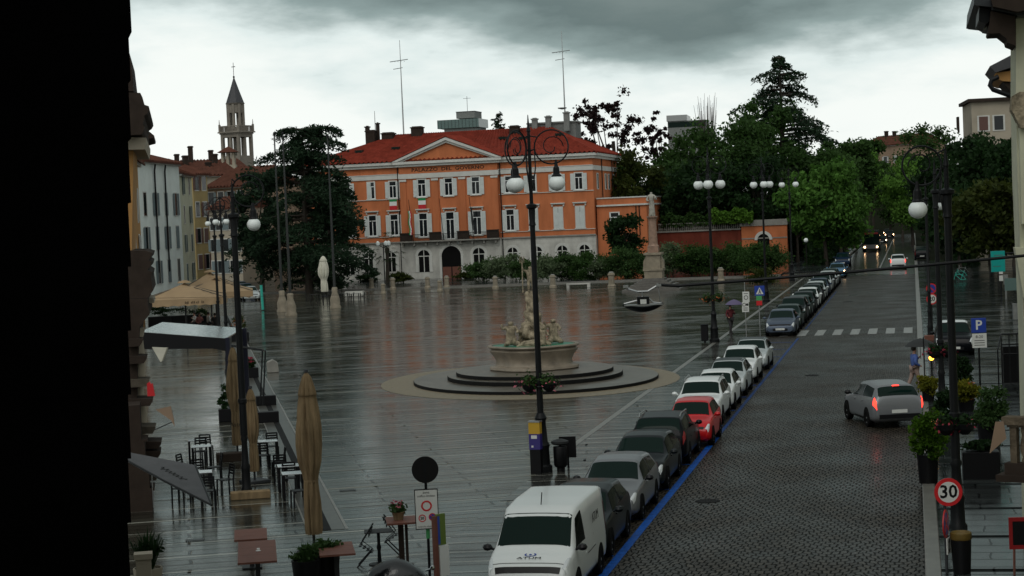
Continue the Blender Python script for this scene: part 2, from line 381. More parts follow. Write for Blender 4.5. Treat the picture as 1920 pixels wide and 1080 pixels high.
# ------------------------------------------------------------------ ground sheets
def paving(name, ang, c1, c2, row=.62, blen=1.3, mort=.012, line=0., rough=(.10, .34), spec=.40, bump=.35, linecol=(.30, .295, .255)):
    m = D.materials.new(name); m.use_nodes = True; nt = m.node_tree; N = nt.nodes; L = nt.links; b = N['Principled BSDF']
    tc = N.new('ShaderNodeTexCoord'); mp = N.new('ShaderNodeMapping'); mp.inputs['Rotation'].default_value = (0, 0, -ang); L.new(tc.outputs['Object'], mp.inputs[0])
    wz = N.new('ShaderNodeTexNoise'); wz.inputs['Scale'].default_value = .6; wz.inputs['Detail'].default_value = 3; L.new(tc.outputs['Object'], wz.inputs['Vector'])
    wv = N.new('ShaderNodeVectorMath'); wv.operation = 'MULTIPLY_ADD'; L.new(wz.outputs['Color'], wv.inputs[0]); wv.inputs[1].default_value = (.3, .12, 0); L.new(mp.outputs[0], wv.inputs[2])
    br = N.new('ShaderNodeTexBrick'); br.inputs['Scale'].default_value = 1; br.inputs['Brick Width'].default_value = blen; br.inputs['Row Height'].default_value = row
    br.inputs['Mortar Size'].default_value = mort; br.inputs['Mortar Smooth'].default_value = .3; br.inputs['Bias'].default_value = 0
    br.inputs['Color1'].default_value = (*c1, 1); br.inputs['Color2'].default_value = (*c2, 1); br.inputs['Mortar'].default_value = (c2[0]*.3, c2[1]*.3, c2[2]*.3, 1); L.new(wv.outputs[0], br.inputs['Vector'])
    nz = N.new('ShaderNodeTexNoise'); nz.inputs['Scale'].default_value = .22; nz.inputs['Detail'].default_value = 5; nz.inputs['Roughness'].default_value = .7; L.new(mp.outputs[0], nz.inputs['Vector'])
    st = N.new('ShaderNodeMapping'); st.inputs['Scale'].default_value = (.07, .85, 1); L.new(mp.outputs[0], st.inputs[0])
    n3 = N.new('ShaderNodeTexNoise'); n3.inputs['Scale'].default_value = 1.; n3.inputs['Detail'].default_value = 7; n3.inputs['Roughness'].default_value = .78; L.new(st.outputs[0], n3.inputs['Vector'])
    mul = N.new('ShaderNodeMixRGB'); mul.blend_type = 'MULTIPLY'; mul.inputs[0].default_value = .8
    rp = N.new('ShaderNodeValToRGB'); rp.color_ramp.elements[0].position = .36; rp.color_ramp.elements[0].color = (.25, .25, .25, 1); rp.color_ramp.elements[1].position = .64; L.new(n3.outputs['Fac'], rp.inputs[0])
    L.new(br.outputs['Color'], mul.inputs[1]); L.new(rp.outputs[0], mul.inputs[2]); col = mul.outputs[0]
    hgt = br.outputs['Fac']
    if line:
        sp = N.new('ShaderNodeSeparateXYZ'); L.new(mp.outputs[0], sp.inputs[0])
        md = N.new('ShaderNodeMath'); md.operation = 'MODULO'; L.new(sp.outputs['Y'], md.inputs[0]); md.inputs[1].default_value = line
        ab = N.new('ShaderNodeMath'); ab.operation = 'ABSOLUTE'; L.new(md.outputs[0], ab.inputs[0])
        lt = N.new('ShaderNodeMath'); lt.operation = 'LESS_THAN'; L.new(ab.outputs[0], lt.inputs[0]); lt.inputs[1].default_value = .12
        ns = N.new('ShaderNodeTexNoise'); ns.inputs['Scale'].default_value = .25; L.new(mp.outputs[0], ns.inputs['Vector'])
        ml = N.new('ShaderNodeMath'); ml.operation = 'MULTIPLY'; ml.use_clamp = True; L.new(lt.outputs[0], ml.inputs[0]); n9 = N.new('ShaderNodeMath'); n9.operation = 'MULTIPLY_ADD'; L.new(ns.outputs['Fac'], n9.inputs[0]); n9.inputs[1].default_value = 2.6; n9.inputs[2].default_value = -.65; L.new(n9.outputs[0], ml.inputs[1])
        mx = N.new('ShaderNodeMixRGB'); L.new(ml.outputs[0], mx.inputs[0]); L.new(col, mx.inputs[1]); mx.inputs[2].default_value = (*linecol, 1); col = mx.outputs[0]
    L.new(col, b.inputs['Base Color'])
    mr = N.new('ShaderNodeMapRange'); mr.inputs[1].default_value = .35; mr.inputs[2].default_value = .68; mr.inputs[3].default_value = rough[0]; mr.inputs[4].default_value = rough[1]
    ad = N.new('ShaderNodeMath'); ad.operation = 'ADD'; L.new(nz.outputs['Fac'], ad.inputs[0])
    s2 = N.new('ShaderNodeMath'); s2.operation = 'MULTIPLY_ADD'; L.new(n3.outputs['Fac'], s2.inputs[0]); s2.inputs[1].default_value = 1.1; s2.inputs[2].default_value = -.55; L.new(s2.outputs[0], ad.inputs[1])
    L.new(ad.outputs[0], mr.inputs[0]); L.new(mr.outputs[0], b.inputs['Roughness'])
    inv = N.new('ShaderNodeMath'); inv.operation = 'MULTIPLY_ADD'; L.new(br.outputs['Fac'], inv.inputs[0]); inv.inputs[1].default_value = -.8*spec; inv.inputs[2].default_value = spec
    # every fourth metre a deeper open channel, broken up by noise
    sq = N.new('ShaderNodeSeparateXYZ'); L.new(mp.outputs[0], sq.inputs[0])
    m4 = N.new('ShaderNodeMath'); m4.operation = 'PINGPONG'; L.new(sq.outputs['Y'], m4.inputs[0]); m4.inputs[1].default_value = 1.9
    l4 = N.new('ShaderNodeMath'); l4.operation = 'LESS_THAN'; L.new(m4.outputs[0], l4.inputs[0]); l4.inputs[1].default_value = .16
    k4 = N.new('ShaderNodeMath'); k4.operation = 'MULTIPLY'; k5 = N.new('ShaderNodeMath'); k5.operation = 'MULTIPLY'; k5.inputs[1].default_value = .6; L.new(k4.outputs[0], k5.inputs[0]); L.new(l4.outputs[0], k4.inputs[0]); L.new(n3.outputs['Fac'], k4.inputs[1])
    sb = N.new('ShaderNodeMath'); sb.operation = 'SUBTRACT'; sb.use_clamp = True; L.new(inv.outputs[0], sb.inputs[0]); L.new(k5.outputs[0], sb.inputs[1]); L.new(sb.outputs[0], b.inputs['Specular IOR Level'])
    bp = N.new('ShaderNodeBump'); bp.invert = True; bp.inputs['Strength'].default_value = bump; bp.inputs['Distance'].default_value = .02; L.new(hgt, bp.inputs['Height'])
    b2 = N.new('ShaderNodeBump'); b2.inputs['Strength'].default_value = .16; b2.inputs['Distance'].default_value = .05; L.new(n3.outputs['Fac'], b2.inputs['Height']); L.new(bp.outputs[0], b2.inputs['Normal'])
    L.new(b2.outputs[0], b.inputs['Normal']); M[name] = m
paving('plaza_paving', RAD(10), (.092, .092, .072), (.030, .029, .022), row=.62, blen=5.3, mort=.042, line=1.9, bump=.25, rough=(.05, .26))
paving('side_paving', 0, (.045, .052, .052), (.018, .022, .022), row=.8, blen=1.5, mort=.03, line=0, bump=.25, rough=(.05, .22), spec=.24)
paving('lane_paving', RAD(10), (.070, .071, .064), (.024, .025, .022), row=.9, blen=4.1, mort=.045, line=1.2, bump=.25, rough=(.06, .28))
def cobble():
    m = D.materials.new('cobble'); m.use_nodes = True; nt = m.node_tree; N = nt.nodes; L = nt.links; b = N['Principled BSDF']
    tc = N.new('ShaderNodeTexCoord'); sp = N.new('ShaderNodeSeparateXYZ'); L.new(tc.outputs['Object'], sp.inputs[0])
    def mth(op, a, b_=None, c=None):
        n = N.new('ShaderNodeMath'); n.operation = op
        for i, q in enumerate((a, b_, c)):
            if q is None: continue
            if isinstance(q, (int, float)): n.inputs[i].default_value = q
            else: L.new(q, n.inputs[i])
        return n.outputs[0]
    # fan courses: y bent by |sin| arcs across the road
    arc = mth('MULTIPLY', mth('ABSOLUTE', mth('SINE', mth('MULTIPLY', sp.outputs['X'], pi/1.3))), .5)
    y2 = mth('ADD', sp.outputs['Y'], arc); cb = N.new('ShaderNodeCombineXYZ'); L.new(sp.outputs['X'], cb.inputs[0]); L.new(y2, cb.inputs[1])
    nzv = N.new('ShaderNodeTexNoise'); nzv.inputs['Scale'].default_value = 2.2; nzv.inputs['Detail'].default_value = 4; L.new(tc.outputs['Object'], nzv.inputs['Vector'])
    vm = N.new('ShaderNodeVectorMath'); vm.operation = 'MULTIPLY_ADD'; L.new(nzv.outputs['Color'], vm.inputs[0]); vm.inputs[1].default_value = (.20, .42, 0); L.new(cb.outputs[0], vm.inputs[2])
    br = N.new('ShaderNodeTexBrick'); br.inputs['Scale'].default_value = 1; br.inputs['Brick Width'].default_value = .17; br.inputs['Row Height'].default_value = .30; br.inputs['Mortar Size'].default_value = .024; br.inputs['Mortar Smooth'].default_value = .6
    br.inputs['Color1'].default_value = (.060, .050, .038, 1); br.inputs['Color2'].default_value = (.025, .020, .015, 1); br.inputs['Mortar'].default_value = (.006, .006, .005, 1); L.new(vm.outputs[0], br.inputs['Vector'])
    nz = N.new('ShaderNodeTexNoise'); nz.inputs['Scale'].default_value = .35; nz.inputs['Detail'].default_value = 5; L.new(tc.outputs['Object'], nz.inputs['Vector'])
    rp = N.new('ShaderNodeValToRGB'); rp.color_ramp.elements[0].position = .32; rp.color_ramp.elements[0].color = (.5, .48, .46, 1); rp.color_ramp.elements[1].position = .7; L.new(nz.outputs['Fac'], rp.inputs[0])
    mu = N.new('ShaderNodeMixRGB'); mu.blend_type = 'MULTIPLY'; mu.inputs[0].default_value = 1; L.new(br.outputs['Color'], mu.inputs[1]); L.new(rp.outputs[0], mu.inputs[2]); L.new(mu.outputs[0], b.inputs['Base Color'])
    mr = N.new('ShaderNodeMapRange'); mr.inputs[1].default_value = .3; mr.inputs[2].default_value = .7; mr.inputs[3].default_value = .26; mr.inputs[4].default_value = .5; L.new(nz.outputs['Fac'], mr.inputs[0]); L.new(mr.outputs[0], b.inputs['Roughness'])
    sv_ = mth('MULTIPLY_ADD', br.outputs['Fac'], -.14, .15); L.new(sv_, b.inputs['Specular IOR Level'])
    bp = N.new('ShaderNodeBump'); bp.invert = True; bp.inputs['Strength'].default_value = .9; bp.inputs['Distance'].default_value = .03; L.new(br.outputs['Fac'], bp.inputs['Height'])
    n4 = N.new('ShaderNodeTexNoise'); n4.inputs['Scale'].default_value = 7; L.new(tc.outputs['Object'], n4.inputs['Vector'])
    b2 = N.new('ShaderNodeBump'); b2.inputs['Strength'].default_value = .3; b2.inputs['Distance'].default_value = .03; L.new(n4.outputs['Fac'], b2.inputs['Height']); L.new(bp.outputs[0], b2.inputs['Normal']); L.new(b2.outputs[0], b.inputs['Normal'])
    M['cobble'] = m
cobble()
defm('asphalt', (.028, .028, .027), rough=.2, spec=.4, var=.4, vscale=.4)
defm('kerb_stone', (.19, .185, .165), rough=.35, var=.35, vscale=2.5)
defm('earth', (.014, .017, .009), rough=1., spec=.05, var=.4, vscale=.3)
defm('ring_cobble', (.24, .19, .115), rough=.45, var=.5, vscale=6, bump=.5, bscale=40)
def sheet(name, pts, z, mt, rz=0., kind='structure'):
    o = MB().add([(x, y, z) for x, y in pts], [tuple(range(len(pts)))]).build(name, mt)
    return tag(o, kind=kind)
def uvsheet(name, u0, u1, v0, v1, z, mt):
    o = MB().add([(u0, v0, 0), (u1, v0, 0), (u1, v1, 0), (u0, v1, 0)], [(0, 1, 2, 3)]).build(name, mt)
    o.rotation_euler = (0, 0, RZ); o.location = (0, 0, z); return tag(o, kind='structure')
sheet('ground', [(-3000, -600), (3000, -600), (3000, 4000), (-3000, 4000)], -.02, 'earth')
sheet('plaza_paving', [tuple(UV(-11.0, -12)[:2]), tuple(UV(-11.0, 240)[:2]), (-120, 300), (-120, -20), (-30, -20)], 0., 'plaza_paving')
uvsheet('parking_lane', -11.0, -8.6, -12, 240, .001, 'lane_paving')
road = uvsheet('road', -8.6, 0, -12, 192, .004, 'cobble')
uvsheet('far_road', -8.6, 0, 192, 700, .004, 'asphalt')
o = MB().box(0, .32, -12, 420, 0, .13).build('kerb', 'kerb_stone'); o.rotation_euler = (0, 0, RZ); tag(o, kind='structure'); bevel(o, .02)
o = MB().box(.32, 60, -12, 230, 0, .125).build('pavement', 'side_paving'); o.rotation_euler = (0, 0, RZ); tag(o, kind='structure')
o = MB().box(-9.2, -8.9, 196, 420, 0, .13).build('kerb', 'kerb_stone'); o.rotation_euler = (0, 0, RZ); tag(o, kind='structure')
o = MB().box(-40, -9.2, 206, 420, 0, .125).build('pavement', 'side_paving'); o.rotation_euler = (0, 0, RZ); tag(o, kind='structure')
uvsheet('stone_line', -11.2, -10.98, 56, 190, .006, 'kerb_stone')
# blue bay line with its ticks, crossing, lane line
uvsheet('road_marking', -6.62, -6.49, 62.01, 106, .009, 'blue_worn')
mb = MB(); mb.add([(-6.66, -5, 0), (-6.46, -5, 0), (-6.46, 62, 0), (-6.66, 62, 0)], [(0, 1, 2, 3)]); 
TV0 = 40.25
for k in range(-2, 14):
    v = TV0+k*4.82; mb.add([(-8.55, v, 0), (-6.69, v, 0), (-6.69, v+.12, 0), (-8.55, v+.12, 0)], [(0, 1, 2, 3)])
o = mb.build('road_marking', 'blue_paint'); o.rotation_euler = (0, 0, RZ); o.location.z = .009; tag(o, kind='structure')
uvsheet('road_marking', -6.61, -6.52, 113.5, 160, .009, 'blue_worn')
mb = MB()
for k in range(8): mb.add([(-7.75+k*1.0, 107.6, 0), (-7.25+k*1.0, 107.6, 0), (-7.25+k*1.0, 112.2, 0), (-7.75+k*1.0, 112.2, 0)], [(0, 1, 2, 3)])
o = mb.build('crossing', 'line_white'); o.rotation_euler = (0, 0, RZ); o.location.z = .010; tag(o, kind='structure')
mb = MB()
for v in (196, 198.5, 201): mb.add([(-6+(v-196)*.1, v, 0), (-1, v, 0), (-1, v+.6, 0), (-6, v+.6, 0)], [(0, 1, 2, 3)])
mb.add([(-3.9, 208, 0), (-3.75, 208, 0), (-3.75, 400, 0), (-3.9, 400, 0)], [(0, 1, 2, 3)])
o = mb.build('lane_line', 'line_white'); o.rotation_euler = (0, 0, RZ); o.location.z = .010; tag(o, kind='structure')
# raised terrace in front of the government palace
def uvbox(name, u0, u1, v0, v1, z0, z1, mt, kind='structure'):
    o = MB().box(u0, u1, v0, v1, z0, z1).build(name, mt); o.rotation_euler = (0, 0, RZ); return tag(o, kind=kind)
uvbox('terrace', -90, -14, 200.4, 300, 0, .15, 'side_paving')
o = uvbox('steps', -90, -14, 200.0, 200.4, 0, .153, 'kerb_stone')
o = uvbox('steps', -52, -14, 197.4, 197.75, 0, .075, 'kerb_stone')
# flush gutter along the bar terrace: stone strips and a grate
a = G(652, 992); b = G(455, 628); dv = (b-a).normalized(); nv = Vector((dv.y, -dv.x, 0))
defm('gutter_stone', (.085, .083, .072), rough=.3, spec=.3, var=.5, vscale=3)
def strip(name, o0, o1, z, mt):
    e0, e1 = a-dv*.0, b+dv*30
    q = [e0+nv*o0, e0+nv*o1, e1+nv*o1, e1+nv*o0]
    return sheet(name, [(p.x, p.y) for p in q], z, mt)
strip('gutter', -.94, -.06, .008, 'gutter_stone'); strip('gutter', -1.0, -.95, .009, 'kerb_stone'); strip('gutter', -.05, .02, .009, 'kerb_stone');
strip('drain_grate', -.62, -.40, .012, 'step_riser')
uvsheet('far_ground', -400, 400, 300, 900, .001, 'earth')
# manholes and drains
def disc(name, px, py, r, mt, z=.012):
    p = G(px, py); o = MB().lathe([(r, 0), (r*.9, .006)], 24).build(name, mt); o.location = (p.x, p.y, z); return o
for i, (px, py, r, la) in enumerate([(1327, 940, .33, 'round iron manhole cover in the cobbled road beside the blue line'), (1523, 704, .33, 'round iron manhole cover in the cobbled road behind the moving car'), (1590, 566, .4, 'round iron manhole cover far up the road beyond the crossing')]):
    tag(disc('manhole_cover', px, py, r, 'step_riser'), la, 'manhole cover', 'manhole covers in the road')
for px, py, la in [(366, 1013, 'iron drain grate in the paving near the red tables'), (652, 920, 'iron drain grate in the paving beside the nearest closed umbrella')]:
    p = G(px, py); mb = MB()
    for k in range(9): mb.box(-.22+k*.05, -.195+k*.05, -.12, .12, 0, .008)
    mb.box(-.24, .24, -.14, -.12, 0, .008); mb.box(-.24, .24, .12, .14, 0, .008)
    o = mb.build('drain_cover', 'steel_dark'); o.location = (p.x, p.y, .010); o.rotation_euler.z = RAD(10); tag(o, la, 'drain cover')
# ------------------------------------------------------------------ government palace
def window_unit(par, x, z0, z1, w, style, opened=(1, 1), y=0.):
    """one window of a facade facing -y: frame with dark panes, shutters, hood"""
    h = z1-z0
    f = MB()
    f.box(x-w/2-.10, x-w/2, y-.07, y+.03, z0, z1); f.box(x+w/2, x+w/2+.10, y-.07, y+.03, z0, z1)
    f.box(x-w/2-.10, x+w/2+.10, y-.073, y+.03, z1, z1+.14)
    win = f.build('window', 'white_trim', par)
    MB().box(x-w/2, x+w/2, y-.025, y-.015, z0, z1).build('pane', 'pane', win)
    g = MB(); g.box(x-.045, x+.045, y-.06, y-.026, z0, z1-h*.27); 
    for sx in (-1, 1): g.box(x+sx*(w/2-.035)-.035, x+sx*(w/2-.035)+.035, y-.06, y-.026, z0, z1)
    g.box(x-w/2+.072, x+w/2-.072, y-.058, y-.026, z1-h*.27, z1-h*.27+.08); g.box(x-w/2+.072, x+w/2-.072, y-.058, y-.026, z0, z0+.10)
    g.build('frame', 'white_paint', win)
    s = MB(); s.box(x-w/2-.2, x+w/2+.2, y-.16, y-.001, z0-.12, z0-.001); s.build('sill', 'white_trim', win)
    for k, sx in enumerate((-1, 1)):
        op = opened[k]
        if op is None: continue
        if op: xa, xb, ya, yb = sx*(w/2+.03), sx*(w/2+.03+w*.5), y-.13, y-.08
        else: xa, xb, ya, yb = sx*.02, sx*(w/2), y-.12, y-.075
        xa, xb = sorted((x+xa, x+xb))
        q = MB(); q.box(xa, xb, ya, yb, z0, z1)
        for i in range(int(h/.16)):
            zz = z0+.10+i*.16
            if abs(zz-(z0+h*.45)) < .1 or zz > z1-.12: continue
            q.box(xa+.07, xb-.07, ya-.02, ya-.001, zz, zz+.07)
        q.build('shutter', 'shutter_white', win)
    if style == 'hood':
        q = MB(); q.box(x-w/2-.35, x+w/2+.35, y-.30, y-.001, z1+.48, z1+.60); q.box(x-w/2-.26, x+w/2+.26, y-.18, y-.002, z1+.40, z1+.479)
        for sx in (-1, 1): q.box(x+sx*(w/2+.19)-.08, x+sx*(w/2+.19)+.08, y-.14, y-.002, z1+.16, z1+.399)
        q.build('hood', 'white_trim', win)
    return win
def arch_poly(x, w, z0, zs, n=12):
    return [(x+w/2, z0)]+[(x+w/2*cos(pi*i/n), zs+w/2*sin(pi*i/n)) for i in range(n+1)]+[(x-w/2, z0)]
po = G(845, 523); PX0 = .35
pal = thing('government_palace', 'long orange palace with red tiled hip roof, white pediment and white stone ground floor', 'palace', po+Vector((CA, -SA, 0))*PX0, RZ)
XL, XR, DEP = -18.8, 18.3, 19.
def roof_plane_tiles(mb, p, n, mi=0): pass
mb = MB(); mb.box(XL, XR, 0, DEP, 4.75, 14.3); mb.build('wall', 'orange_plaster', pal)
mb = MB(); mb.box(-6.35, 6.35, -.35, -.001, 4.95, 13.3)
for x in (-5.9, -1.75, 1.75, 5.9): mb.box(x-.38, x+.38, -.45, -.351, 4.95, 12.5)
mb.box(-6.35, 6.35, -.42, -.002, 13.42, 14.27); mb.build('avant_corps', 'orange_plaster', pal)
# stone ground floor without cut openings; the arches are laid on later
mb = MB(); mb.box(XL-.06, XR+.06, -.12, DEP, 0, 4.75)
mb.box(-6.45, 6.45, -.5, -.121, 0, 4.75)
mb.box(XL-.15, XR+.15, -.22, -.121, .0, .5)
for k in range(1, 9):
    z = .5+k*.5
    mb.box(XL-.075, -6.46, -.14, -.121, z, z+.44); mb.box(6.46, XR+.075, -.14, -.121, z, z+.44)
    mb.box(-6.46, 6.46, -.52, -.501, z, z+.44)
mb.build('ground_floor', 'stone_white', pal)
mb = MB(); mb.box(XL-.1, -6.47, -.3, -.001, 4.751, 4.93); mb.box(6.47, XR+.1, -.3, -.001, 4.751, 4.93); mb.build('belt', 'stone_grey', pal)
mb = MB()
for x0, x1 in ((XL-.05, -6.36), (6.36, XR+.05)):
    mb.box(x0, x1, -.14, -.001, 12.85, 13.42); mb.box(x0, x1, -.20, -.002, 13.421, 13.5)
    mb.box(x0, x1, -.12, -.003, 10.28, 10.36); mb.box(x0, x1, -.10, -.003, 5.55, 5.62)
mb.box(-6.45, 6.45, -.52, -.003, 12.8, 13.4)
for x in (-5.9, -1.75, 1.75, 5.9): mb.box(x-.46, x+.46, -.55, -.452, 12.45, 12.7)
mb.box(XR+.001, XR+.14, 0, DEP, 12.85, 13.42)
mb.build('entablature', 'white_trim', pal)
mb = MB(); mb.box(XL-.35, XR+.35, -.4, DEP+.4, 14.301, 14.62); mb.box(XL-.6, XR+.6, -.65, DEP+.65, 14.621, 14.95)
mb.box(-6.75, 6.75, -.75, -.41, 14.303, 14.6); mb.box(-7.0, 7.0, -1.0, -.66, 14.605, 14.93); mb.build('cornice', 'white_trim', pal)
# pediment
AP = 17.75
mb = MB(); mb.prism([(-6.3, 14.96), (6.3, 14.96), (0, AP-.55)], -.5, 2.0); mb.build('tympanum', 'orange_plaster', pal)
mb = MB()
for s in (-1, 1):
    for off, d0, d1 in ((0, -1.05, -.2), (-.3, -.8, -.25)):
        th = .36 if off == 0 else .32
        p = [(s*7.1, 14.96+off*.0), (0, AP+off+.0), (0, AP+off-th), (s*(7.1-th*2.0), 14.96)] if off == 0 else [(s*6.4, 14.961), (0, AP-.36), (0, AP-.66), (s*5.75, 14.961)]
        mb.prism(p, d0, d1)
mb.build('raking_cornice', 'white_trim', pal)
# tiled hip roof: undulating pantiles as real ridges
def tiled(mb, a, b, c, d, step=.6):
    """quad a-b (eave) d-c (ridge) covered with tile ribs from eave to ridge"""
    a, b, c, d = map(Vector, (a, b, c, d)); n = max(2, int((b-a).length/step)); nr = (b-a).cross(d-a).normalized()
    if nr.z < 0: nr = -nr
    V = []; k = n*4
    for i in range(k+1):
        t = i/k; h = nr*(.11*(1-cos(2*pi*i/4)))
        V += [a.lerp(b, t)+h, d.lerp(c, t)+h]
    mb.add(V, [(2*i, 2*i+2, 2*i+3, 2*i+1) for i in range(k)])
rz_ = 18.75; ya, yr, yb = -.75, DEP/2, DEP+.75; xa, xb = XL-.7, XR+.7; ra, rb = -9.0, 11.2
mb = MB()
tiled(mb, (xa, ya, 14.96), (xb, ya, 14.96), (rb, yr, rz_), (ra, yr, rz_)); tiled(mb, (xb, ya, 14.96), (xb, yb, 14.96), (rb, yr, rz_), (rb, yr, rz_+.001))
tiled(mb, (xa, yb, 14.96), (xa, ya, 14.96), (ra, yr, rz_), (ra, yr, rz_+.001)); tiled(mb, (xb, yb, 14.96), (xa, yb, 14.96), (ra, yr, rz_), (rb, yr, rz_))
for p, q in (((xa, ya, 15.0), (ra, yr, rz_)), ((xb, ya, 15.0), (rb, yr, rz_)), ((ra, yr, rz_), (rb, yr, rz_)), ((xb, yb, 15.), (rb, yr, rz_))): mb.tube([p, q], .17, 6)
rf = mb.build('roof', 'red_tile', pal)
mb = MB()
tiled(mb, (-7.2, -1.1, 15.0), (-7.2, 7.0, 15.0), (0, 7.0, AP+.25), (0, -1.1, AP+.1)); tiled(mb, (7.2, 7.0, 15.0), (7.2, -1.1, 15.0), (0, -1.1, AP+.1), (0, 7.0, AP+.25)); mb.tube([(0, -1.12, AP+.15), (0, 7.3, AP+.28)], .15, 6)
mb.build('pediment_roof', 'red_tile', pal)
def chimney(x, y, z0, z1, w=.8, mt='brown_stone'):
    q = MB(); q.box(x-w/2, x+w/2, y-w/2, y+w/2, z0, z1-.25); q.box(x-w/2-.1, x+w/2+.1, y-w/2-.1, y+w/2+.1, z1-.25, z1-.1); q.box(x-w/2+.1, x+w/2-.1, y-w/2+.1, y+w/2-.1, z1-.1, z1); q.build('chimney', mt, rf)
for x, y, z0, z1, w in ((-12.2, 8, 16.8, 19.6, 1.2), (-10.0, 8.5, 17.2, 19.2, 1.5), (-6.2, 9, 18, 19.8, 1.4), (-11.5, 8.8, 17, 20.6, .4), (7.0, 8., 17.8, 19.2, 1.2), (-12.8, 8.4, 16.5, 20.2, .5)): chimney(x, y, z0, z1, w)
q = MB(); q.box(8.4, 14.6, 10.0, 14.0, 16.5, 19.3); q.box(8.2, 14.8, 9.8, 14.2, 19.3, 19.5); q.build('roof_lift_housing', 'concrete', rf)
for x in (9.4, 11.2, 13.6): chimney(x, 9.4, 18.2, 20.1+.2*(x > 11)+.4*(x > 13), .7, 'concrete')
for x, y, s in ((-12.5, 3., 1), (-7.8, 3.6, 1), (5.9, 5.4, 1), (8.6, 5.0, 1), (13.2, 5.6, 1)):
    z = 14.96+(rz_-14.96)*(y+.75)/(yr+.75); q = MB(); q.box(x-.5, x+.5, y-.1, y+.8, z+.16, z+.5); q.build('roof_dormer', 'brown_stone', rf)
    MB().box(x-.38, x+.38, y-.115, y-.101, z+.22, z+.44).build('skylight', 'glass_dark', rf)
WX = [-16.4, -13.1, -10.05, -6.95+.0] ; WR = [7.65, 10.6, 13.75, 16.5]
for i, x in enumerate([-16.5, -13.4, -10.2, -7.35]):
    window_unit(pal, x, 10.45, 12.55, .95, 'plain', (1, 1) if i != 2 else (0, None))
    window_unit(pal, x, 5.75, 8.35, 1.05, 'hood')
for i, x in enumerate(WR):
    window_unit(pal, x, 10.45, 12.5, 1.0, 'plain', (1, 1) if i != 1 else (1, None))
    window_unit(pal, x, 5.75, 8.35, 1.05, 'hood', (1, 1) if i == 0 else (0, 0))
for x in (-3.48, 0.0, 3.48):
    window_unit(pal, x, 10.45, 12.6, 1.05, 'plain', y=-.352)
    window_unit(pal, x, 5.0 if x == 0 else 5.4, 8.35, 1.1, 'hood', y=-.352)
# right flank windows
for y, z0, z1 in ((3.2, 10.45, 12.5), (9.5, 10.45, 12.5), (12.0, 10.45, 12.5), (16.0, 10.45, 12.5)):
    w = MB(); w.box(XR+.001, XR+.08, y-.6, y+.6, z0, z1); wo = w.build('window', 'shutter_white', pal); MB().box(XR+.081, XR+.09, y-.3, y+.3, z0+.1, z1-.1).build('pane', 'pane', wo)
for x, y in ((XR+.2, 5.8), (XR+.2, 14.), (6.6, -.16), (-6.6, -.16)): MB().tube([(x, y, 14.6), (x, y, .6)], .07, 6).build('downpipe', 'iron', pal)
# arches of the ground floor: flat plates, recess shade painted near black
def arch(x, w, z0, zs, y, door=False):
    p = arch_poly(x, w, z0, zs); q = MB(); q.prism(p, y-.012, y-.002); win = q.build('arched_window' if not door else 'entrance', 'dark_void', pal)
    r = MB(); n = 14
    for i in range(n):
        a0, a1 = pi*i/n, pi*(i+.92)/n; r1, r2 = w/2, w/2+.35
        r.prism([(x+r1*cos(a0), zs+r1*sin(a0)), (x+r2*cos(a0), zs+r2*sin(a0)), (x+r2*cos(a1), zs+r2*sin(a1)), (x+r1*cos(a1), zs+r1*sin(a1))], y-.08, y-.013)
    for s in (-1, 1): r.box(min(x+s*w/2, x+s*(w/2+.3)), max(x+s*w/2, x+s*(w/2+.3)), y-.075, y-.013, z0, zs)
    r.build('surround', 'white_trim', win)
    if not door:
        g = MB(); g.box(x-.05, x+.05, y-.04, y-.013, z0, zs+w/2-.02); g.box(x-w/2+.02, x+w/2-.02, y-.038, y-.013, zs-.05, zs+.05)
        for s in (-1, 1): g.box(x+s*(w/2-.06)-.05, x+s*(w/2-.06)+.05, y-.039, y-.013, z0, zs)
        g.build('frame', 'white_trim', win)
    else:
        g = MB()
        for s in (-1, 1): g.box(x+s*.62-.55, x+s*.62+.55, y-.03, y-.013, z0, z0+1.4)
        g.build('door', 'wood_red', win)
arch(0, 2.5, .15, 2.9, -.52, True)
for x in (-3.55, 3.55): arch(x, 1.55, 1.0, 3.0, -.52)
for x in (7.8, 10.9, 14.1, 16.9, -7.9, -10.9): arch(x, 1.3, 1.2, 3.0, -.14)
arch(-13.4, 1.4, 1.0, 2.8, -.14)
# balconies
def balcony(x0, x1, fl=5.0):
    b = MB(); b.box(x0, x1, -1.35, -.53, 4.78, 4.95); bo = b.build('balcony', 'stone_grey', pal)
    r = MB(); r.box(x0+.05, x1-.05, -1.31, -1.27, 5.72, 5.78); n = int((x1-x0)/.16)
    for i in range(n+1): r.box(x0+.06+i*(x1-x0-.16)/n, x0+.09+i*(x1-x0-.16)/n, -1.305, -1.275, 4.95, 5.72)
    for y in (-1.0, -.75): r.box(x0+.06, x0+.09, y-.015, y+.015, 4.95, 5.72); r.box(x1-.09, x1-.06, y-.015, y+.015, 4.95, 5.72)
    r.build('railing', 'iron', bo)
    k = MB()
    for i in range(int((x1-x0)/1.6)+1): k.box(x0+.3+i*1.5-.12, x0+.3+i*1.5+.12, -1.1, -.53, 4.35, 4.779)
    k.build('bracket', 'stone_grey', bo)
balcony(-6.4, 6.4)
for x in (-5.6, -1.8, 1.8, 5.6): b = MB(); b.box(x-.75, x+.75, -1.3, -1.0, 4.96, 5.9); b.box(x-.8, x+.8, -1.36, -.95, 5.9, 6.0); b.build('balcony_pier', 'brown_stone', pal)
text('inscription', 'PALAZZO  DEL  GOVERNO', .62, 'brown_stone', pal, (0, -.425, 13.84), ext=.02, sx=1.25, bold=.012)
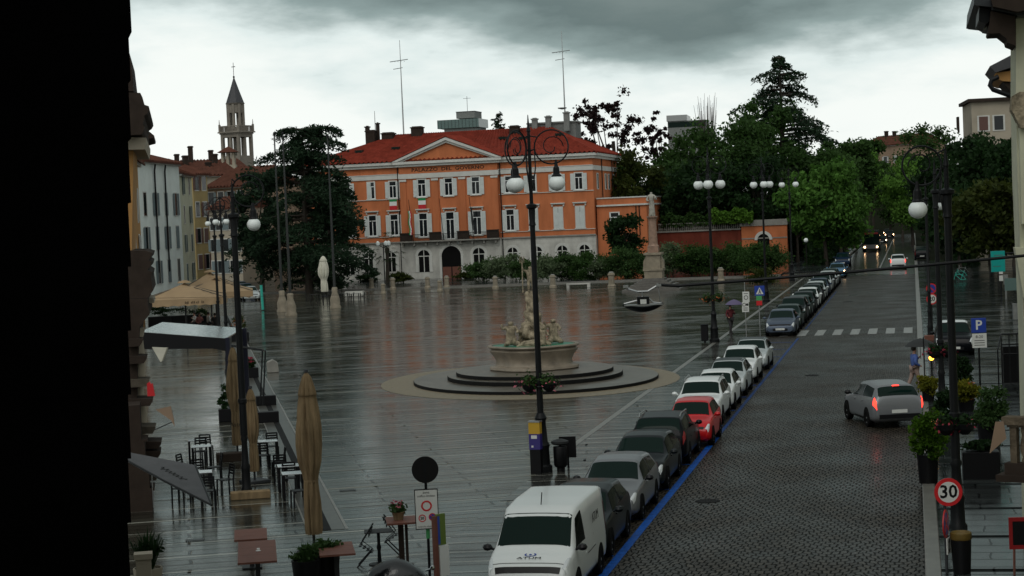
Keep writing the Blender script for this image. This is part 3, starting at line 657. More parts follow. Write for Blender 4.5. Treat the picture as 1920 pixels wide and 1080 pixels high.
# flags
def tricolour(parent, w, h, x, y, z, vertical=True):
    f = thing('flag', None, None) if parent is None else None
fl = []
for px, la, z1 in ((-7.35, 'small hanging tricolour banner below the window left of the pediment bays', 10.3), (-3.48, 'small hanging tricolour banner below the first window under the pediment', 10.28)):
    q = MB(); y = -.17 if px < -6 else -.56
    zs_ = (0, .28, .80, 1.32)
    for i in range(3): q.box(px-.48, px+.48, y-.02, y, z1-zs_[i+1]+.002, z1-zs_[i], i)
    o = q.build('flag', ['flag_green', 'flag_white', 'flag_red']); o.location = pal.location; o.rotation_euler = pal.rotation_euler; tag(o, la, 'flag', 'flags on the palace')
for x, la in ((-4.6, 'limp tricolour flag on a leaning pole over the balcony'), (-.65, 'bare leaning flagpole over the middle of the balcony'), (3.2, 'furled dark flag on a leaning pole at the balcony right bay')):
    t = thing('flagpole', la, 'flagpole', pal.matrix_basis @ Vector((x, -1.4, 4.96)), RZ, 'flagpoles on the palace balcony')
    MB().tube([(0, 0, 0), (-.25, -.5, 5.2)], [.05, .03], 6).build('pole', 'iron', t)
    if x < -4:
        q = MB(); n = 10
        for i in range(n):
            z = 3.8-i*.3; wob = .06*sin(i*1.1); 
            q.prism([(-.15+wob, z), (-.02+wob, z-.02), (-.02+wob, z-.32), (-.15+wob, z-.32)], -.40+.03*i, -.36+.03*i, 2)
            q.prism([(-.30+wob, z), (-.16+wob, z-.02), (-.16+wob, z-.32), (-.30+wob, z-.32)], -.42+.03*i, -.37+.03*i, 1)
            q.prism([(-.44+wob, z), (-.31+wob, z-.02), (-.31+wob, z-.32), (-.44+wob, z-.32)], -.41+.03*i, -.38+.03*i, 0)
        q.build('flag_cloth', ['flag_green', 'flag_white', 'flag_red'], t)
    elif x > 0:
        MB().tube([(-.1, -.3, 3.9), (-.05, -.2, 2.2), (0, -.12, 1.0)], [.09, .14, .05], 6).build('flag_cloth', 'canvas_dark', t)
# annexe on the right
an = thing('annexe', 'low orange annexe with flat parapet at the right end of the palace', 'annexe', pal.matrix_basis @ Vector((XR+.16, .9, 0)), RZ)
mb = MB(); mb.box(0, 6.2, 0, 14, 0, 9.2); mb.build('wall', 'orange_plaster', an)
mb = MB(); mb.box(-.0, 6.4, -.25, 14.2, 8.25, 8.45); mb.box(-.0, 6.3, -.1, 14.1, 9.2, 9.35); mb.build('cornice', 'white_trim', an)
window_unit(an, 2.2, 5.3, 7.4, 1.1, 'plain', (None, None)); 
for x in (4.9, 5.3): MB().tube([(x, -.1, 8.2), (x, -.1, 4.5)], .06, 5).build('downpipe', 'iron', an)
# ------------------------------------------------------------------ town houses
def house(name, label, cat, A_, B_, depth, zt, wall, roof, cols, rows, wz0=3.2, wst=3.2, ww=.9, wh=1.7, shut=None, pitch=.35, group=None, sign=1, eave=.5, x0=.0, gable=False, chim=(), sash='pane'):
    """facade from ground point A_ to B_; roof falls towards the facade"""
    d = B_-A_; L_ = d.length; t = thing(name, label, cat, (A_.x, A_.y, 0), atan2(d.y, d.x), group)
    MB().box(0, L_, 0, depth, 0, zt).build('wall', wall, t)
    q = MB(); q.box(-.1, L_+.1, -eave*.6, -.001, zt-.25, zt); q.build('cornice', 'white_trim', t)
    rh = depth*.5*pitch*2 if not gable else L_*.5*pitch*2
    q = MB()
    if gable:
        tiled(q, (-eave, depth+eave, zt-eave*pitch), (-eave, -eave, zt-eave*pitch), (L_/2, -eave, zt+rh*.5), (L_/2, depth+eave, zt+rh*.5)); tiled(q, (L_+eave, -eave, zt-eave*pitch), (L_+eave, depth+eave, zt-eave*pitch), (L_/2, depth+eave, zt+rh*.5), (L_/2, -eave, zt+rh*.5))
        MB().prism([(0, zt+.001), (L_, zt+.001), (L_/2, zt+rh*.5-.1)], 0, .3).build('gable', wall, t)
    else:
        tiled(q, (-.2, -eave, zt), (L_+.2, -eave, zt), (L_+.2, depth/2, zt+rh*.5), (-.2, depth/2, zt+rh*.5)); tiled(q, (L_+.2, depth+eave, zt), (-.2, depth+eave, zt), (-.2, depth/2, zt+rh*.5), (L_+.2, depth/2, zt+rh*.5))
        q.prism([(-eave, zt+.02), (depth+eave, zt+.02), (depth/2, zt+rh*.5-.02)], -.15, .0, ax='x'); q.prism([(-eave, zt+.02), (depth+eave, zt+.02), (depth/2, zt+rh*.5-.02)], L_, L_+.15, ax='x')
        q.box(-.2, L_+.2, -eave-.12, -eave, zt-.12, zt+.05)
    rf = q.build('roof', roof, t)
    for (x, y, h) in chim:
        c = MB(); c.box(x-.4, x+.4, y-.4, y+.4, zt+.3, zt+h); c.box(x-.5, x+.5, y-.5, y+.5, zt+h-.3, zt+h-.1); c.build('chimney', 'brown_stone', rf)
    for i in range(cols):
        for j in range(rows):
            x = x0+(i+.5)*(L_-x0)/cols; z = wz0+j*wst
            if z+wh > zt-.2: continue
            f = MB(); f.box(x-ww/2-.12, x+ww/2+.12, -.06, -.001, z-.12, z); f.box(x-ww/2-.12, x+ww/2+.12, -.05, -.002, z+wh, z+wh+.12)
            for s in (-1, 1): f.box(x+s*(ww/2+.06)-.05, x+s*(ww/2+.06)+.05, -.05, -.002, z, z+wh)
            w = f.build('window', 'white_trim', t)
            MB().box(x-ww/2, x+ww/2, -.02, -.003, z, z+wh).build('pane', sash, w)
            if shut and (i*7+j*3) % 5 != 1:
                op = (i+j) % 2
                for s in (-1, 1):
                    k = MB()
                    if op: k.box(x+s*(ww*.76)-ww*.23, x+s*(ww*.76)+ww*.23, -.13, -.07, z, z+wh)
                    else: k.box(x+s*ww*.25-ww*.24, x+s*ww*.25+ww*.24, -.11, -.06, z, z+wh)
                    k.build('shutter', shut, w)
    return t
def AtG(px, Y):
    p = At(px, 435, Y); return Vector((p.x, Y, 0))
defm('stone_dark', (.14, .13, .115), rough=.35, var=.4); defm('shutter_grey', (.13, .17, .18), rough=.6); defm('shutter_green', (.05, .09, .08), rough=.6); defm('shutter_brown', (.10, .045, .035), rough=.6); defm('shutter_light', (.45, .46, .44), rough=.6)
h = house('house', 'pale white four storey house with two dark downpipes at the left edge of the square', 'house', AtG(264, 200), AtG(341, 216), 12, 15.2, 'pale_wall', 'brown_tile', 4, 4, 1.8, 3.75, 1.15, 2.5, 'shutter_grey', chim=((12.5, 5, 3.4),), pitch=.3)
for x in (5.6, 9.6): MB().tube([(x-.3, -.4, 14.9), (x, -.2, 14.2), (x, -.2, 3.0)], .10, 6).build('downpipe', 'iron', h)
h = house('house', 'narrow cream green house with open shutters beside the pale white house', 'house', AtG(341.5, 216.5), AtG(364, 227), 10, 14.1, 'cream_wall', 'brown_tile', 2, 4, 1.6, 3.4, .9, 2.0, 'shutter_green', pitch=.25)
h = house('house', 'ochre house with grey louvred shutters at the far left edge', 'house', AtG(236, 128), AtG(264, 150), 10, 13.0, 'ochre_wall', 'brown_tile', 3, 4, 1.2, 3.6, 1.2, 2.5, 'shutter_light', pitch=.3)
h = house('house', 'yellow house with brown shutters in the side street', 'house', AtG(366, 262), AtG(393, 266), 12, 15.3, 'yellow_wall', 'brown_tile', 2, 4, 2.0, 3.7, 1.1, 2.0, 'shutter_brown', pitch=.4)
h = house('house', 'pinkish gabled house with a brown roof in the side street below the church tower', 'house', AtG(391, 275), AtG(462, 271), 14, 13.6, 'pink_wall', 'brown_tile', 4, 4, 1.6, 3.2, 1.0, 1.7, 'shutter_grey', pitch=.42)
h = house('house', 'grey beige house with a low brown roof in front of the gabled house', 'house', AtG(394, 252), AtG(452, 250), 8, 10.2, 'beige_wall', 'brown_tile', 5, 3, 1.6, 2.9, .8, 1.6, 'shutter_grey', pitch=.4)
h = house('house', 'brown roofed house with a white dormer behind the yellow house', 'house', AtG(335, 300), AtG(455, 305), 14, 16.2, 'beige_wall', 'brown_tile', 6, 4, 2.0, 3.5, .9, 1.6, None, pitch=.32, chim=((3.6, 6, 3.6), (9., 7, 3.8), (7.2, 5, 2.4)))
h = house('house', 'long brown roof with small chimneys behind the side street houses', 'house', AtG(330, 340), AtG(470, 345), 16, 18.5, 'beige_wall', 'brown_tile', 5, 4, 2., 4., .9, 1.6, None, pitch=.25, chim=((4.6, 6, 4.6), (8.6, 7, 3.8), (2, 6, 3.2)))
# roof loggia
t = thing('roof_loggia', 'small open roof loggia with tiled cap in front of the church tower', 'loggia', (At(429, 300, 330).x, 330, 17.5), 0)
mb = MB()
for x in (-1.0, -.1, .9): mb.box(x-.22, x+.22, -.9, -.5, 1.2, 3.4); mb.box(x-.22, x+.22, .5, .9, 1.2, 3.4)
mb.box(-1.3, 1.3, -1, 1, -1, 1.2); mb.build('wall', 'beige_wall', t)
MB().add([(-1.8, -1.6, 3.4), (1.8, -1.6, 3.4), (1.8, 1.6, 3.4), (-1.8, 1.6, 3.4), (0, 0, 4.5)], [(0, 1, 4), (1, 2, 4), (2, 3, 4), (3, 0, 4), (3, 2, 1, 0)]).build('roof', 'brown_tile', t)
# church tower
YT = 420.; sT = F/YT; zt = lambda y: Zat(440, y, YT)
t = thing('church_tower', 'stone church bell tower with balustrade and dark pyramid spire above the old roofs', 'tower', (At(443, 240, YT).x, YT, 0), RAD(-30))
tower_mat = mat('tower_stone', (.27, .24, .20), rough=.9, var=.35, vscale=.4)
z1, z2, z3, z4 = zt(302), zt(247), zt(196), zt(146)
mb = MB(); w = 2.55
mb.box(-w, w, -w, w, 0, z1)
for x in (-w, w):
    for y in (-w, w): mb.box(min(x, x*.74), max(x, x*.74), min(y, y*.74), max(y, y*.74), z1, z2-.6)
for a_ in range(4):
    T = Matrix.Rotation(a_*pi/2, 4, 'Z'); mb.box(-.28, .28, -w+.1, -w+.7, z1, z2-.9, 0, T); mb.box(-w*.74, w*.74, -w+.02, -w+.7, z2-1.3, z2-.6, 0, T); mb.box(-w*.74, w*.74, -w+.02, -w+.7, z1, z1+1.1, 0, T)
mb.box(-w-.15, w+.15, -w-.15, w+.15, z2-.6, z2-.3); mb.box(-w-.45, w+.45, -w-.45, w+.45, z2-.3, z2); mb.build('shaft', tower_mat, t)
mb = MB(); w2 = 2.75
for a_ in range(4):
    T = Matrix.Rotation(a_*pi/2, 4, 'Z'); mb.box(-w2, w2, -w2, -w2+.16, z2+1.1, z2+1.3, 0, T)
    for i in range(15): mb.box(-w2+.1+i*.37, -w2+.24+i*.37, -w2, -w2+.14, z2, z2+1.1, 0, T)
    mb.box(-w2-.08, -w2+.3, -w2-.08, -w2+.3, z2, z2+1.6, 0, T); mb.tube([T @ Vector((-w2+.1, -w2+.1, z2+1.6)), T @ Vector((-w2+.1, -w2+.1, z2+2.7))], [.12, .05], 5)
mb.build('balustrade', tower_mat, t)
mb = MB(); w = 1.62; n = 8
for i in range(8):
    a0 = pi/8+i*pi/4; p = Vector((cos(a0), sin(a0), 0))*1.72; mb.tube([(p.x, p.y, z2), (p.x, p.y, z3)], .36, 6)
    T = Matrix.Rotation(i*pi/4, 4, 'Z'); mb.box(-.7, .7, -1.72, -1.3, z3-1.9, z3, 0, T); mb.box(-.7, .7, -1.72, -1.3, z2, z2+1.0, 0, T)
mb.lathe([(2.0, z3-.02), (2.2, z3+.25), (1.9, z3+.3)], 8); mb.build('belfry', tower_mat, t)
mb = MB(); mb.lathe([(2.05, z3+.3), (1.0, (z3+z4)/2+.3), (.12, z4)], 8); mb.build('spire', 'slate', t)
mb = MB(); mb.ball((0, 0, z4+.2), .25, 8); mb.tube([(0, 0, z4), (0, 0, z4+3.4)], .06, 5); mb.box(-.5, .5, -.05, .05, z4+2.4, z4+2.55); mb.build('cross', 'iron', t)
# modern buildings behind
t = thing('tower_block', 'modern green glass tower block rising behind the palace roof', 'building', (At(858, 240, 480).x, 480, 0), RAD(-14)); z = lambda y: Zat(858, y, 480)
mb = MB(); mb.box(-3.6, 5.2, 0, 9, 0, z(240)); mb.box(-.5, 4.4, 1, 8, z(222), z(210)); mb.build('wall', 'concrete', t)
mb = MB(); mb.box(-5.2, 5.8, -.6, 9, z(240), z(224)); mb.build('glass_storey', 'teal_glass', t)
mb = MB()
for i in range(12): mb.box(-5.1+i*.93, -5.03+i*.93, -.66, -.601, z(240), z(224))
mb.box(-.6, 4.5, .9, 8.1, z(210), z(209)); mb.tube([(2, 3, z(210)), (2, 3, z(180))], .06, 5); mb.tube([(1, 3, z(184)), (3, 3, z(184))], .04, 4); mb.build('mullion', 'steel_dark', t)
t = thing('flat_roof_building', 'grey flat roofed block just showing above the dark trees', 'building', (At(1285, 225, 420).x, 420, 0), RAD(-10)); z = lambda y: Zat(1285, y, 420)
MB().box(-4, 4.6, 0, 10, 0, z(226)).build('wall', 'concrete', t); MB().box(-4.2, 0.4, -.3, 10, z(226), z(215)).build('roof_storey', 'steel', t); MB().box(-3.9, 4.5, -.05, -.001, z(238), z(228)).build('window_band', 'glass_dark', t)
house('house', 'distant house with dark red roof among the trees above the road', 'house', AtG(1620, 520), AtG(1712, 505), 14, 22.5, 'pink_wall', 'brown_tile', 5, 4, 8, 3.2, 1.2, 1.8, 'shutter_light', pitch=.4, chim=((4, 6, 4.2), (7, 6, 4.0)))
t = thing('apartment_building', 'beige flat roofed apartment house above the dark trees at right', 'building', (At(1822, 220, 215).x, 215, 0), RAD(-8)); z = lambda y: Zat(1860, y, 215)
MB().box(0, 11, 0, 10, 0, z(190)).build('wall', 'beige_wall', t); MB().box(-.4, 11.3, -.5, 10.4, z(190), z(184)).build('roof', 'brown_stone', t)
for x in (1.3, 3.0):
    w = MB().box(x-.7, x+.7, -.06, -.001, z(246), z(216)).build('window', 'white_trim', t); MB().box(x-.5, x+.5, -.08, -.061, z(244), z(218)).build('shutter', 'shutter_brown' if x < 2 else 'pane', w)
MB().prism([(0, z(216)), (1.5, z(216)), (1.5, z(236)), (0, z(246))], -1.6, -1.4, ax='x').build('balcony', 'brown_stone', t)
# masts
for px, y0, y1, Y, la in ((757, 75, 252, 300, 'tallest thin white antenna mast behind the left half of the palace roof'), (1060, 58, 230, 300, 'thin antenna mast with a small dish behind the right end of the palace roof'), (704, 208, 250, 280, 'short thin antenna mast by the left roof chimneys')):
    p = At(px, y1, Y); q = At(px, y0, Y); t = thing('antenna_mast', la, 'antenna', (p.x, Y, 0))
    MB().tube([(0, 0, 0), (0, 0, q.z*.7), (0, 0, q.z)], [.16, .12, .04], 5).build('mast', 'steel', t)
    if y0 < 200:
        a = MB(); z = Zat(px, y0+40, Y); a.tube([(-1.7, 0, z), (1.2, 0, z+.3)], .06, 4); a.tube([(-1.2, 0, z-1.2), (.3, 0, z-1)], .05, 4)
        for i in range(5): a.tube([(-1.4+i*.5, -.5, z), (-1.4+i*.5, .5, z)], .04, 4)
        a.build('aerial', 'steel', t)
    if px == 1060: MB().lathe([(.1, 0), (.7, .15), (.72, .3)], 10).build('dish', 'concrete', t).location = (-.4, 0, Zat(px, 205, Y))
# ------------------------------------------------------------------ retaining wall and gate wall right of the palace
W0 = G(1208, 503, .15); t = thing('retaining_wall', 'long weathered red garden wall with pale balustrade behind the shrubs', 'wall', (W0.x, W0.y, 0), RZ)
mb = MB(); mb.box(0, 12.5, 0, 1.2, 0, 4.6); mb.build('wall', 'orange_plaster_dark', t)
mb = MB(); mb.box(0, 12.5, -.2, 1.3, 4.6, 4.8); mb.box(2, 12.5, -.15, .2, 5.6, 5.75)
for i in range(42): mb.lathe([(.06, 4.8), (.1, 5.0), (.05, 5.3), (.07, 5.6)], 6, (2.1+i*.25, .02, 0))
mb.build('balustrade', 'stone_grey', t)
W1 = t.matrix_basis @ Vector((12.6, -.3, 0))
t = thing('gate_wall', 'bright orange gate wall with white round oculus arch', 'wall', W1, RZ)
mb = MB(); mb.box(0, 5.7, 0, 1.6, 0, 5.0); mb.build('wall', 'orange_plaster', t)
mb = MB(); mb.box(-.1, 5.8, -.15, 1.7, 5.0, 5.75); mb.box(0, 5.7, -.06, -.001, 3.35, 3.5); mb.build('coping', 'stone_grey', t)
mb = MB(); n = 20; cx, cz = 2.75, 3.2
for i in range(n):
    a0, a1 = pi*i/n, pi*(i+1)/n; r1, r2 = .75, 1.12
    mb.prism([(cx+r1*cos(a0), cz+r1*sin(a0)), (cx+r2*cos(a0), cz+r2*sin(a0)), (cx+r2*cos(a1), cz+r2*sin(a1)), (cx+r1*cos(a1), cz+r1*sin(a1))], -.14, -.065)
mb.build('arch_surround', 'white_trim', t)
MB().prism(arch_poly(cx, 1.48, .2, cz), -.03, -.005).build('gateway', 'dark_void', t)
mb = MB(); mb.box(-30, 13, 1.4, 40, 0, 4.4); 
for x0_, x1_ in ((0, 1),): pass
o = mb.build('hill_terrace', 'earth'); o.location = (W0.x, W0.y, 0); o.rotation_euler = (0, 0, RZ); o.location = W0.x+.5, W0.y+.5, 0; tag(o, kind='structure')
t = thing('garden_shed', 'pale garden building half hidden by the park trees above the wall', 'building', At(1293, 408, 252), RZ)
MB().box(-2.2, 2.2, 0, 3, -3, 1.2).build('wall', 'beige_wall', t); MB().prism([(-2.6, 1.2), (2.6, 1.2), (0, 2.2)], -.3, 3.3).build('roof', 'brown_tile', t)
# ------------------------------------------------------------------ statue column
cb = G(1231, 545); cb = Vector((cb.x, cb.y+1.8, 0)); sc = F/cb.y; zc = lambda y: Zat(1231, y, cb.y)
t = thing('statue_column', 'tall stone column carrying a robed saint on a stepped base', 'monument', cb, RZ)
mb = MB()
for i in range(6): w = 2.75-i*.34; mb.box(-w, w, -w, w, i*.19, i*.19+.188)
mb.build('steps', 'stone_dark', t); zz = 1.14
mb = MB(); mb.box(-.85, .85, -.85, .85, zz, zz+.7); mb.box(-.95, .95, -.95, .95, zz+.7, zz+.9); mb.box(-.68, .68, -.68, .68, zz+.9, zz+2.2)
for s in (-1, 1): mb.prism([(s*.68, zz+.9), (s*1.0, zz+.9), (s*.95, zz+1.6), (s*.68, zz+2.15)], -.4, .4)
mb.box(-.85, .85, -.85, .85, zz+2.2, zz+2.4); mb.build('pedestal', 'stone_beige', t)
zz2 = zz+2.4; zk = zc(405); mb = MB(); mb.box(-.5, .5, -.5, .5, zz2, zz2+.6); mb.lathe([(.55, zz2+.6), (.45, zz2+.75), (.43, zz2+.9), (.36, zk-.4)], 16); mb.lathe([(.38, zk-.4), (.42, zk-.25), (.55, zk-.1), (.55, zk)], 12); mb.build('shaft', mat('column_shaft', (.33, .21, .15), rough=.6, var=.4), t)
hs = zc(357)-zk
def robed(parent, z, h, mt, name='statue', lean=0., arm=1):
    k = h/1.75
    vs_ = [(0, 0, z), (0, 0, z+.45*k), (0, 0, z+.9*k), (lean, 0, z+1.25*k), (lean, 0, z+1.42*k), (lean, -.02, z+1.52*k), (lean, -.03, z+1.66*k), (lean-.22*k, 0, z+1.36*k), (lean-.32*k, -.08*k, z+1.1*k), (lean-.16*k, -.25*k, z+1.05*k), (lean+.22*k, 0, z+1.36*k), (lean+.33*k, -.1*k, z+1.12*k), (lean+.3*k*arm, -.3*k, z+1.3*k)]
    es = [(0, 1), (1, 2), (2, 3), (3, 4), (4, 5), (5, 6), (4, 7), (7, 8), (8, 9), (4, 10), (10, 11), (11, 12)]
    rs = [.23*k, .21*k, .17*k, .20*k, .12*k, .07*k, .11*k, .1*k, .08*k, .05*k, .1*k, .08*k, .05*k]
    return skin(name, vs_, es, rs, mt, parent, 2)
defm('statue_pale', (.46, .44, .38), rough=.8, spec=.1, var=.5, vscale=4)
robed(t, zk, hs, 'statue_pale')
mb = MB()
for k in range(9): mb.tube([(.27*cos(k*.7), .27*sin(k*.7), zk), (.2*cos(k*.7+.2), .2*sin(k*.7+.2), zk+hs*.6)], [.06, .03], 5)
mb.build('drapery', 'statue_pale', t)
# ------------------------------------------------------------------ fountain
fc = G(1003, 712); fc = Vector((fc.x, fc.y, 0)); sf = F/fc.y
t = thing('fountain', 'baroque stone fountain with scalloped green basin and sea god statues on dark round steps', 'fountain', fc-Vector((0, 0, .15)), RAD(10))
def ell(name, rx, ry, z0, z1, mt, cx=0., par=t, n=64):
    mb = MB(); 
    p = [(cx+rx*cos(2*pi*i/n), ry*sin(2*pi*i/n)) for i in range(n)]
    mb.prism(p, z0, z1, ax='z')
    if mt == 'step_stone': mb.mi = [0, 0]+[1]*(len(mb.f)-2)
    return mb
ro = ell('r', 6.75, 9.2, 0, .010, 'ring_cobble', -.3).build('paved_ring', 'ring_cobble'); ro.location = (fc.x, fc.y, .003); ro.rotation_euler.z = RAD(10); tag(ro, kind='structure')
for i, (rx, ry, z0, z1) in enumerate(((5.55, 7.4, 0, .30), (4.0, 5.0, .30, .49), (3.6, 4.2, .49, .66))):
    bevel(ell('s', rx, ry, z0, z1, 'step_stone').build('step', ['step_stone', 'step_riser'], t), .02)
lob = lambda k: (lambda tt, z: 1+k*abs(cos(2*tt))-.02)
prof = [(1.85, .66), (1.92, .72), (1.9, .82), (1.66, .90), (1.62, 1.05), (1.72, 1.3), (1.86, 1.48), (1.9, 1.56), (1.82, 1.63), (1.80, 1.66), (1.92, 1.69), (1.97, 1.74), (1.95, 1.80), (1.80, 1.80), (1.77, 1.66)]
def quat(tt, z): return 1.0+.13*(abs(cos(2*tt+pi/4)))**.8-.05
MB().lathe(prof, 72, fn=quat, cap=False).build('basin', 'basin_stone', t, True, 50)
MB().lathe([(1.76, 0)], 72, (0, 0, 0)) if False else None
mb = MB(); mb.prism([(1.75*quat(2*pi*i/72, 0)*cos(2*pi*i/72), 1.73*quat(2*pi*i/72, 0)*sin(2*pi*i/72)) for i in range(72)], 1.60, 1.775, ax='z'); mb.build('water', 'water_green', t)
# rock mass: lumpy displaced body
def rock(name, cs, mt, par, seed=1, res=.11):
    mbd = D.metaballs.new('mb'); mo = D.objects.new('mb', mbd); COL.objects.link(mo); mbd.resolution = res; mbd.render_resolution = res; mbd.threshold = .35
    for (x, y, z, r_) in cs:
        e = mbd.elements.new(); e.co = (x, y, z); e.radius = r_
    dg = bpy.context.evaluated_depsgraph_get(); me = D.meshes.new_from_object(mo.evaluated_get(dg)); D.objects.remove(mo)
    q = random.Random(seed)
    me.materials.clear(); me.materials.append(M[mt]); me.polygons.foreach_set('use_smooth', [True]*len(me.polygons)); return link(name, me, par)
q = random.Random(3); cs = []
for i in range(130):
    z = 1.65+q.random()**1.6*1.6; R_ = .75*(1-(z-1.65)/2.4); a_ = q.uniform(0, 2*pi); cs.append((R_*cos(a_)*q.uniform(.5, 1.15), R_*sin(a_)*q.uniform(.5, 1.15), z, q.uniform(.11, .27)))
for i in range(18): cs.append((q.uniform(-.12, .12), q.uniform(-.12, .12), 2.2+i*.07, q.uniform(.25, .38)))
rock('rock', cs, 'statue_stone', t)
# column of tangled figures under the sea god
cs = []
for i in range(46): z = 2.9+i*.028; a_ = q.uniform(0, 2*pi); cs.append((.2*cos(a_), .2*sin(a_), z, q.uniform(.13, .26)))
rock('pedestal', cs, 'statue_stone', t, 2)
def nude(parent, z, k, mt, name, dx=0., dy=0., pose='stand', rz=0.):
    c_, s_ = cos(rz), sin(rz)
    def T(x, y, zz): x *= k; y *= k; return (dx+x*c_-y*s_, dy+x*s_+y*c_, z+zz*k)
    if pose == 'stand':
        P = [T(0, 0, .92), T(0, 0, 1.12), T(.0, 0, 1.34), T(0, 0, 1.48), T(0, -.02, 1.56), T(0, -.03, 1.70), T(-.2, 0, 1.42), T(-.42, -.08, 1.5), T(-.5, -.2, 1.72), T(.2, 0, 1.42), T(.3, -.05, 1.16), T(.22, -.2, .95), T(-.1, 0, .86), T(-.13, -.08, .48), T(-.12, 0, .06), T(-.12, -.14, .02), T(.1, 0, .86), T(.14, -.02, .48), T(.16, .04, .06), T(.16, -.1, .02)]
        E_ = [(0, 1), (1, 2), (2, 3), (3, 4), (4, 5), (2, 6), (6, 7), (7, 8), (2, 9), (9, 10), (10, 11), (0, 12), (12, 13), (13, 14), (14, 15), (0, 16), (16, 17), (17, 18), (18, 19)]
        Rr = [.17, .16, .19, .08, .10, .14, .08, .06, .04, .08, .06, .04, .11, .08, .05, .04, .11, .08, .05, .04]
    else:  # kneeling triton raising a shell
        P = [T(0, 0, .35), T(0, 0, .6), T(0, 0, .86), T(0, 0, 1.0), T(0, -.02, 1.06), T(0, -.04, 1.2), T(-.2, 0, .92), T(-.4, -.05, .86), T(-.42, -.1, 1.1), T(.2, 0, .92), T(.32, -.1, .72), T(.2, -.3, .68), T(-.15, -.1, .25), T(-.25, -.4, .2), T(-.3, .1, .05), T(.15, -.1, .25), T(.3, -.35, .15), T(.35, .1, .03)]
        E_ = [(0, 1), (1, 2), (2, 3), (3, 4), (4, 5), (2, 6), (6, 7), (7, 8), (2, 9), (9, 10), (10, 11), (0, 12), (12, 13), (13, 14), (0, 15), (15, 16), (16, 17)]
        Rr = [.2, .18, .2, .10, .13, .16, .09, .07, .05, .09, .07, .05, .15, .12, .08, .15, .12, .08]
    return skin(name, P, E_, [r_*k for r_ in Rr], mt, parent, 0, 2)
nude(t, 4.1-.05, .78, 'statue_stone', 'sea_god_statue', -.02, 0, 'stand')
mb = MB(); mb.tube([(-.42, -.2, 4.2), (-.40, -.16, 5.7)], .03, 5)
for dx_ in (-.09, 0, .09): mb.tube([(-.40+dx_, -.16, 5.55), (-.40+dx_, -.16, 5.85)], .02, 4)
mb.build('trident', 'statue_stone', t)
for dx_, dy_, rz_2 in ((-1.05, -.1, 0.), (1.0, .2, 0.), (.25, -.95, .5), (-.2, 1.0, 3.)): nude(t, 1.7, 1.0 if abs(dx_) > .9 else .8, 'statue_stone', 'triton_statue', dx_, dy_, 'kneel', rz_2)
MB().tube([(.3, -1.1, 1.75), (-.2, -1.2, 1.9), (-.6, -.9, 1.85), (-.9, -.7, 1.75)], [.12, .2, .17, .06], 8).build('dolphin_statue', 'statue_stone', t, True)
# ------------------------------------------------------------------ stone bollards, bench, flagpoles on the square
mb = MB(); mb.lathe([(.36, 0), (.36, .2), (.27, .3), (.25, 1.0), (.31, 1.06), (.31, 1.16), (.2, 1.25)], 8)
bprof = mb
first = None
for px, py, la, k in ((697, 543, 'pale stone bollard farthest left beside the white closed parasol, before the palace', 1), (719, 551, 'shorter stone bollard between two others left of the palm', .85), (737, 543, 'stone bollard right below the palm before the palace', 1), (802, 541, 'stone bollard left of the palace entrance', 1), (825, 546, 'stone bollard nearest the palace entrance, slightly forward', .9), (838, 540, 'stone bollard directly in front of the palace entrance', 1), (929, 541, 'stone bollard behind the row, left of the fountain statue', 1), (1037, 540, 'stone bollard right behind the tall central lamp', 1.05), (1147, 540, 'stone bollard beside the low white bench', 1.2), (1352, 529, 'stone bollard right of the statue column before the shrubs', 1.1)):
    g = G(px, py); t = thing('stone_bollard', la, 'bollard', g, RZ, 'stone bollards along the back of the square')
    if first is None: bm_ = mb.build('post', 'stone_beige', t); first = bm_.data; cp = MB().lathe([(.2, 1.25), (.24, 1.28), (.12, 1.36)], 8).build('cap', 'stone_grey', t).data
    else: link('post', first, t); link('cap', cp, t)
    t.scale = (k, k, k)
g = G(1085, 541); t = thing('stone_bench', 'low pale stone bench on two blocks at the back of the square', 'bench', g, RZ)
MB().box(-1.2, 1.2, -.25, .25, .42, .55).build('seat', 'stone_white', t)
for x in (-1.05, 1.05): MB().box(x-.14, x+.14, -.22, .22, 0, .419).build('leg', 'stone_white', t)
for px, py, pw, la in ((530, 585, 10, 'left of the two close grey flagpoles on a stone pedestal before the cedar'), (546, 592, 12, 'right of the two close grey flagpoles, nearest, on a bulging stone pedestal'), (629, 578, 10, 'flagpole on a stone pedestal beside the white closed parasol')):
    g = G(px, py); t = thing('flagpole', la, 'flagpole', g, RZ, 'flagpoles on the square'); s = F/g.y
    ztop = Zat(px-12, 250 if px < 600 else 256, g.y)
    MB().lathe([(.52, 0), (.52, .15), (.44, .3), (.46, .8), (.36, 1.1), (.26, 1.4), (.27, 1.8), (.2, 1.9)], 12).build('pedestal', 'stone_beige', t, True)
    MB().tube([(0, 0, 1.85), (0, 0, 6), (0, 0, ztop)], [.13, .11, .06], 8).build('pole', 'iron_light', t); MB().ball((0, 0, ztop), .12, 8).build('finial', 'iron', t)
g = G(493, 582); t = thing('marker_post', 'slim turquoise marker post standing on the square by the parked cars', 'post', g)
MB().tube([(0, 0, 0), (-.06, 0, 2.3)], .12, 8).build('post', mat('turquoise', (.03, .42, .33), rough=.4), t); MB().lathe([(.2, 0), (.2, .06)], 8).build('base', 'iron', t)
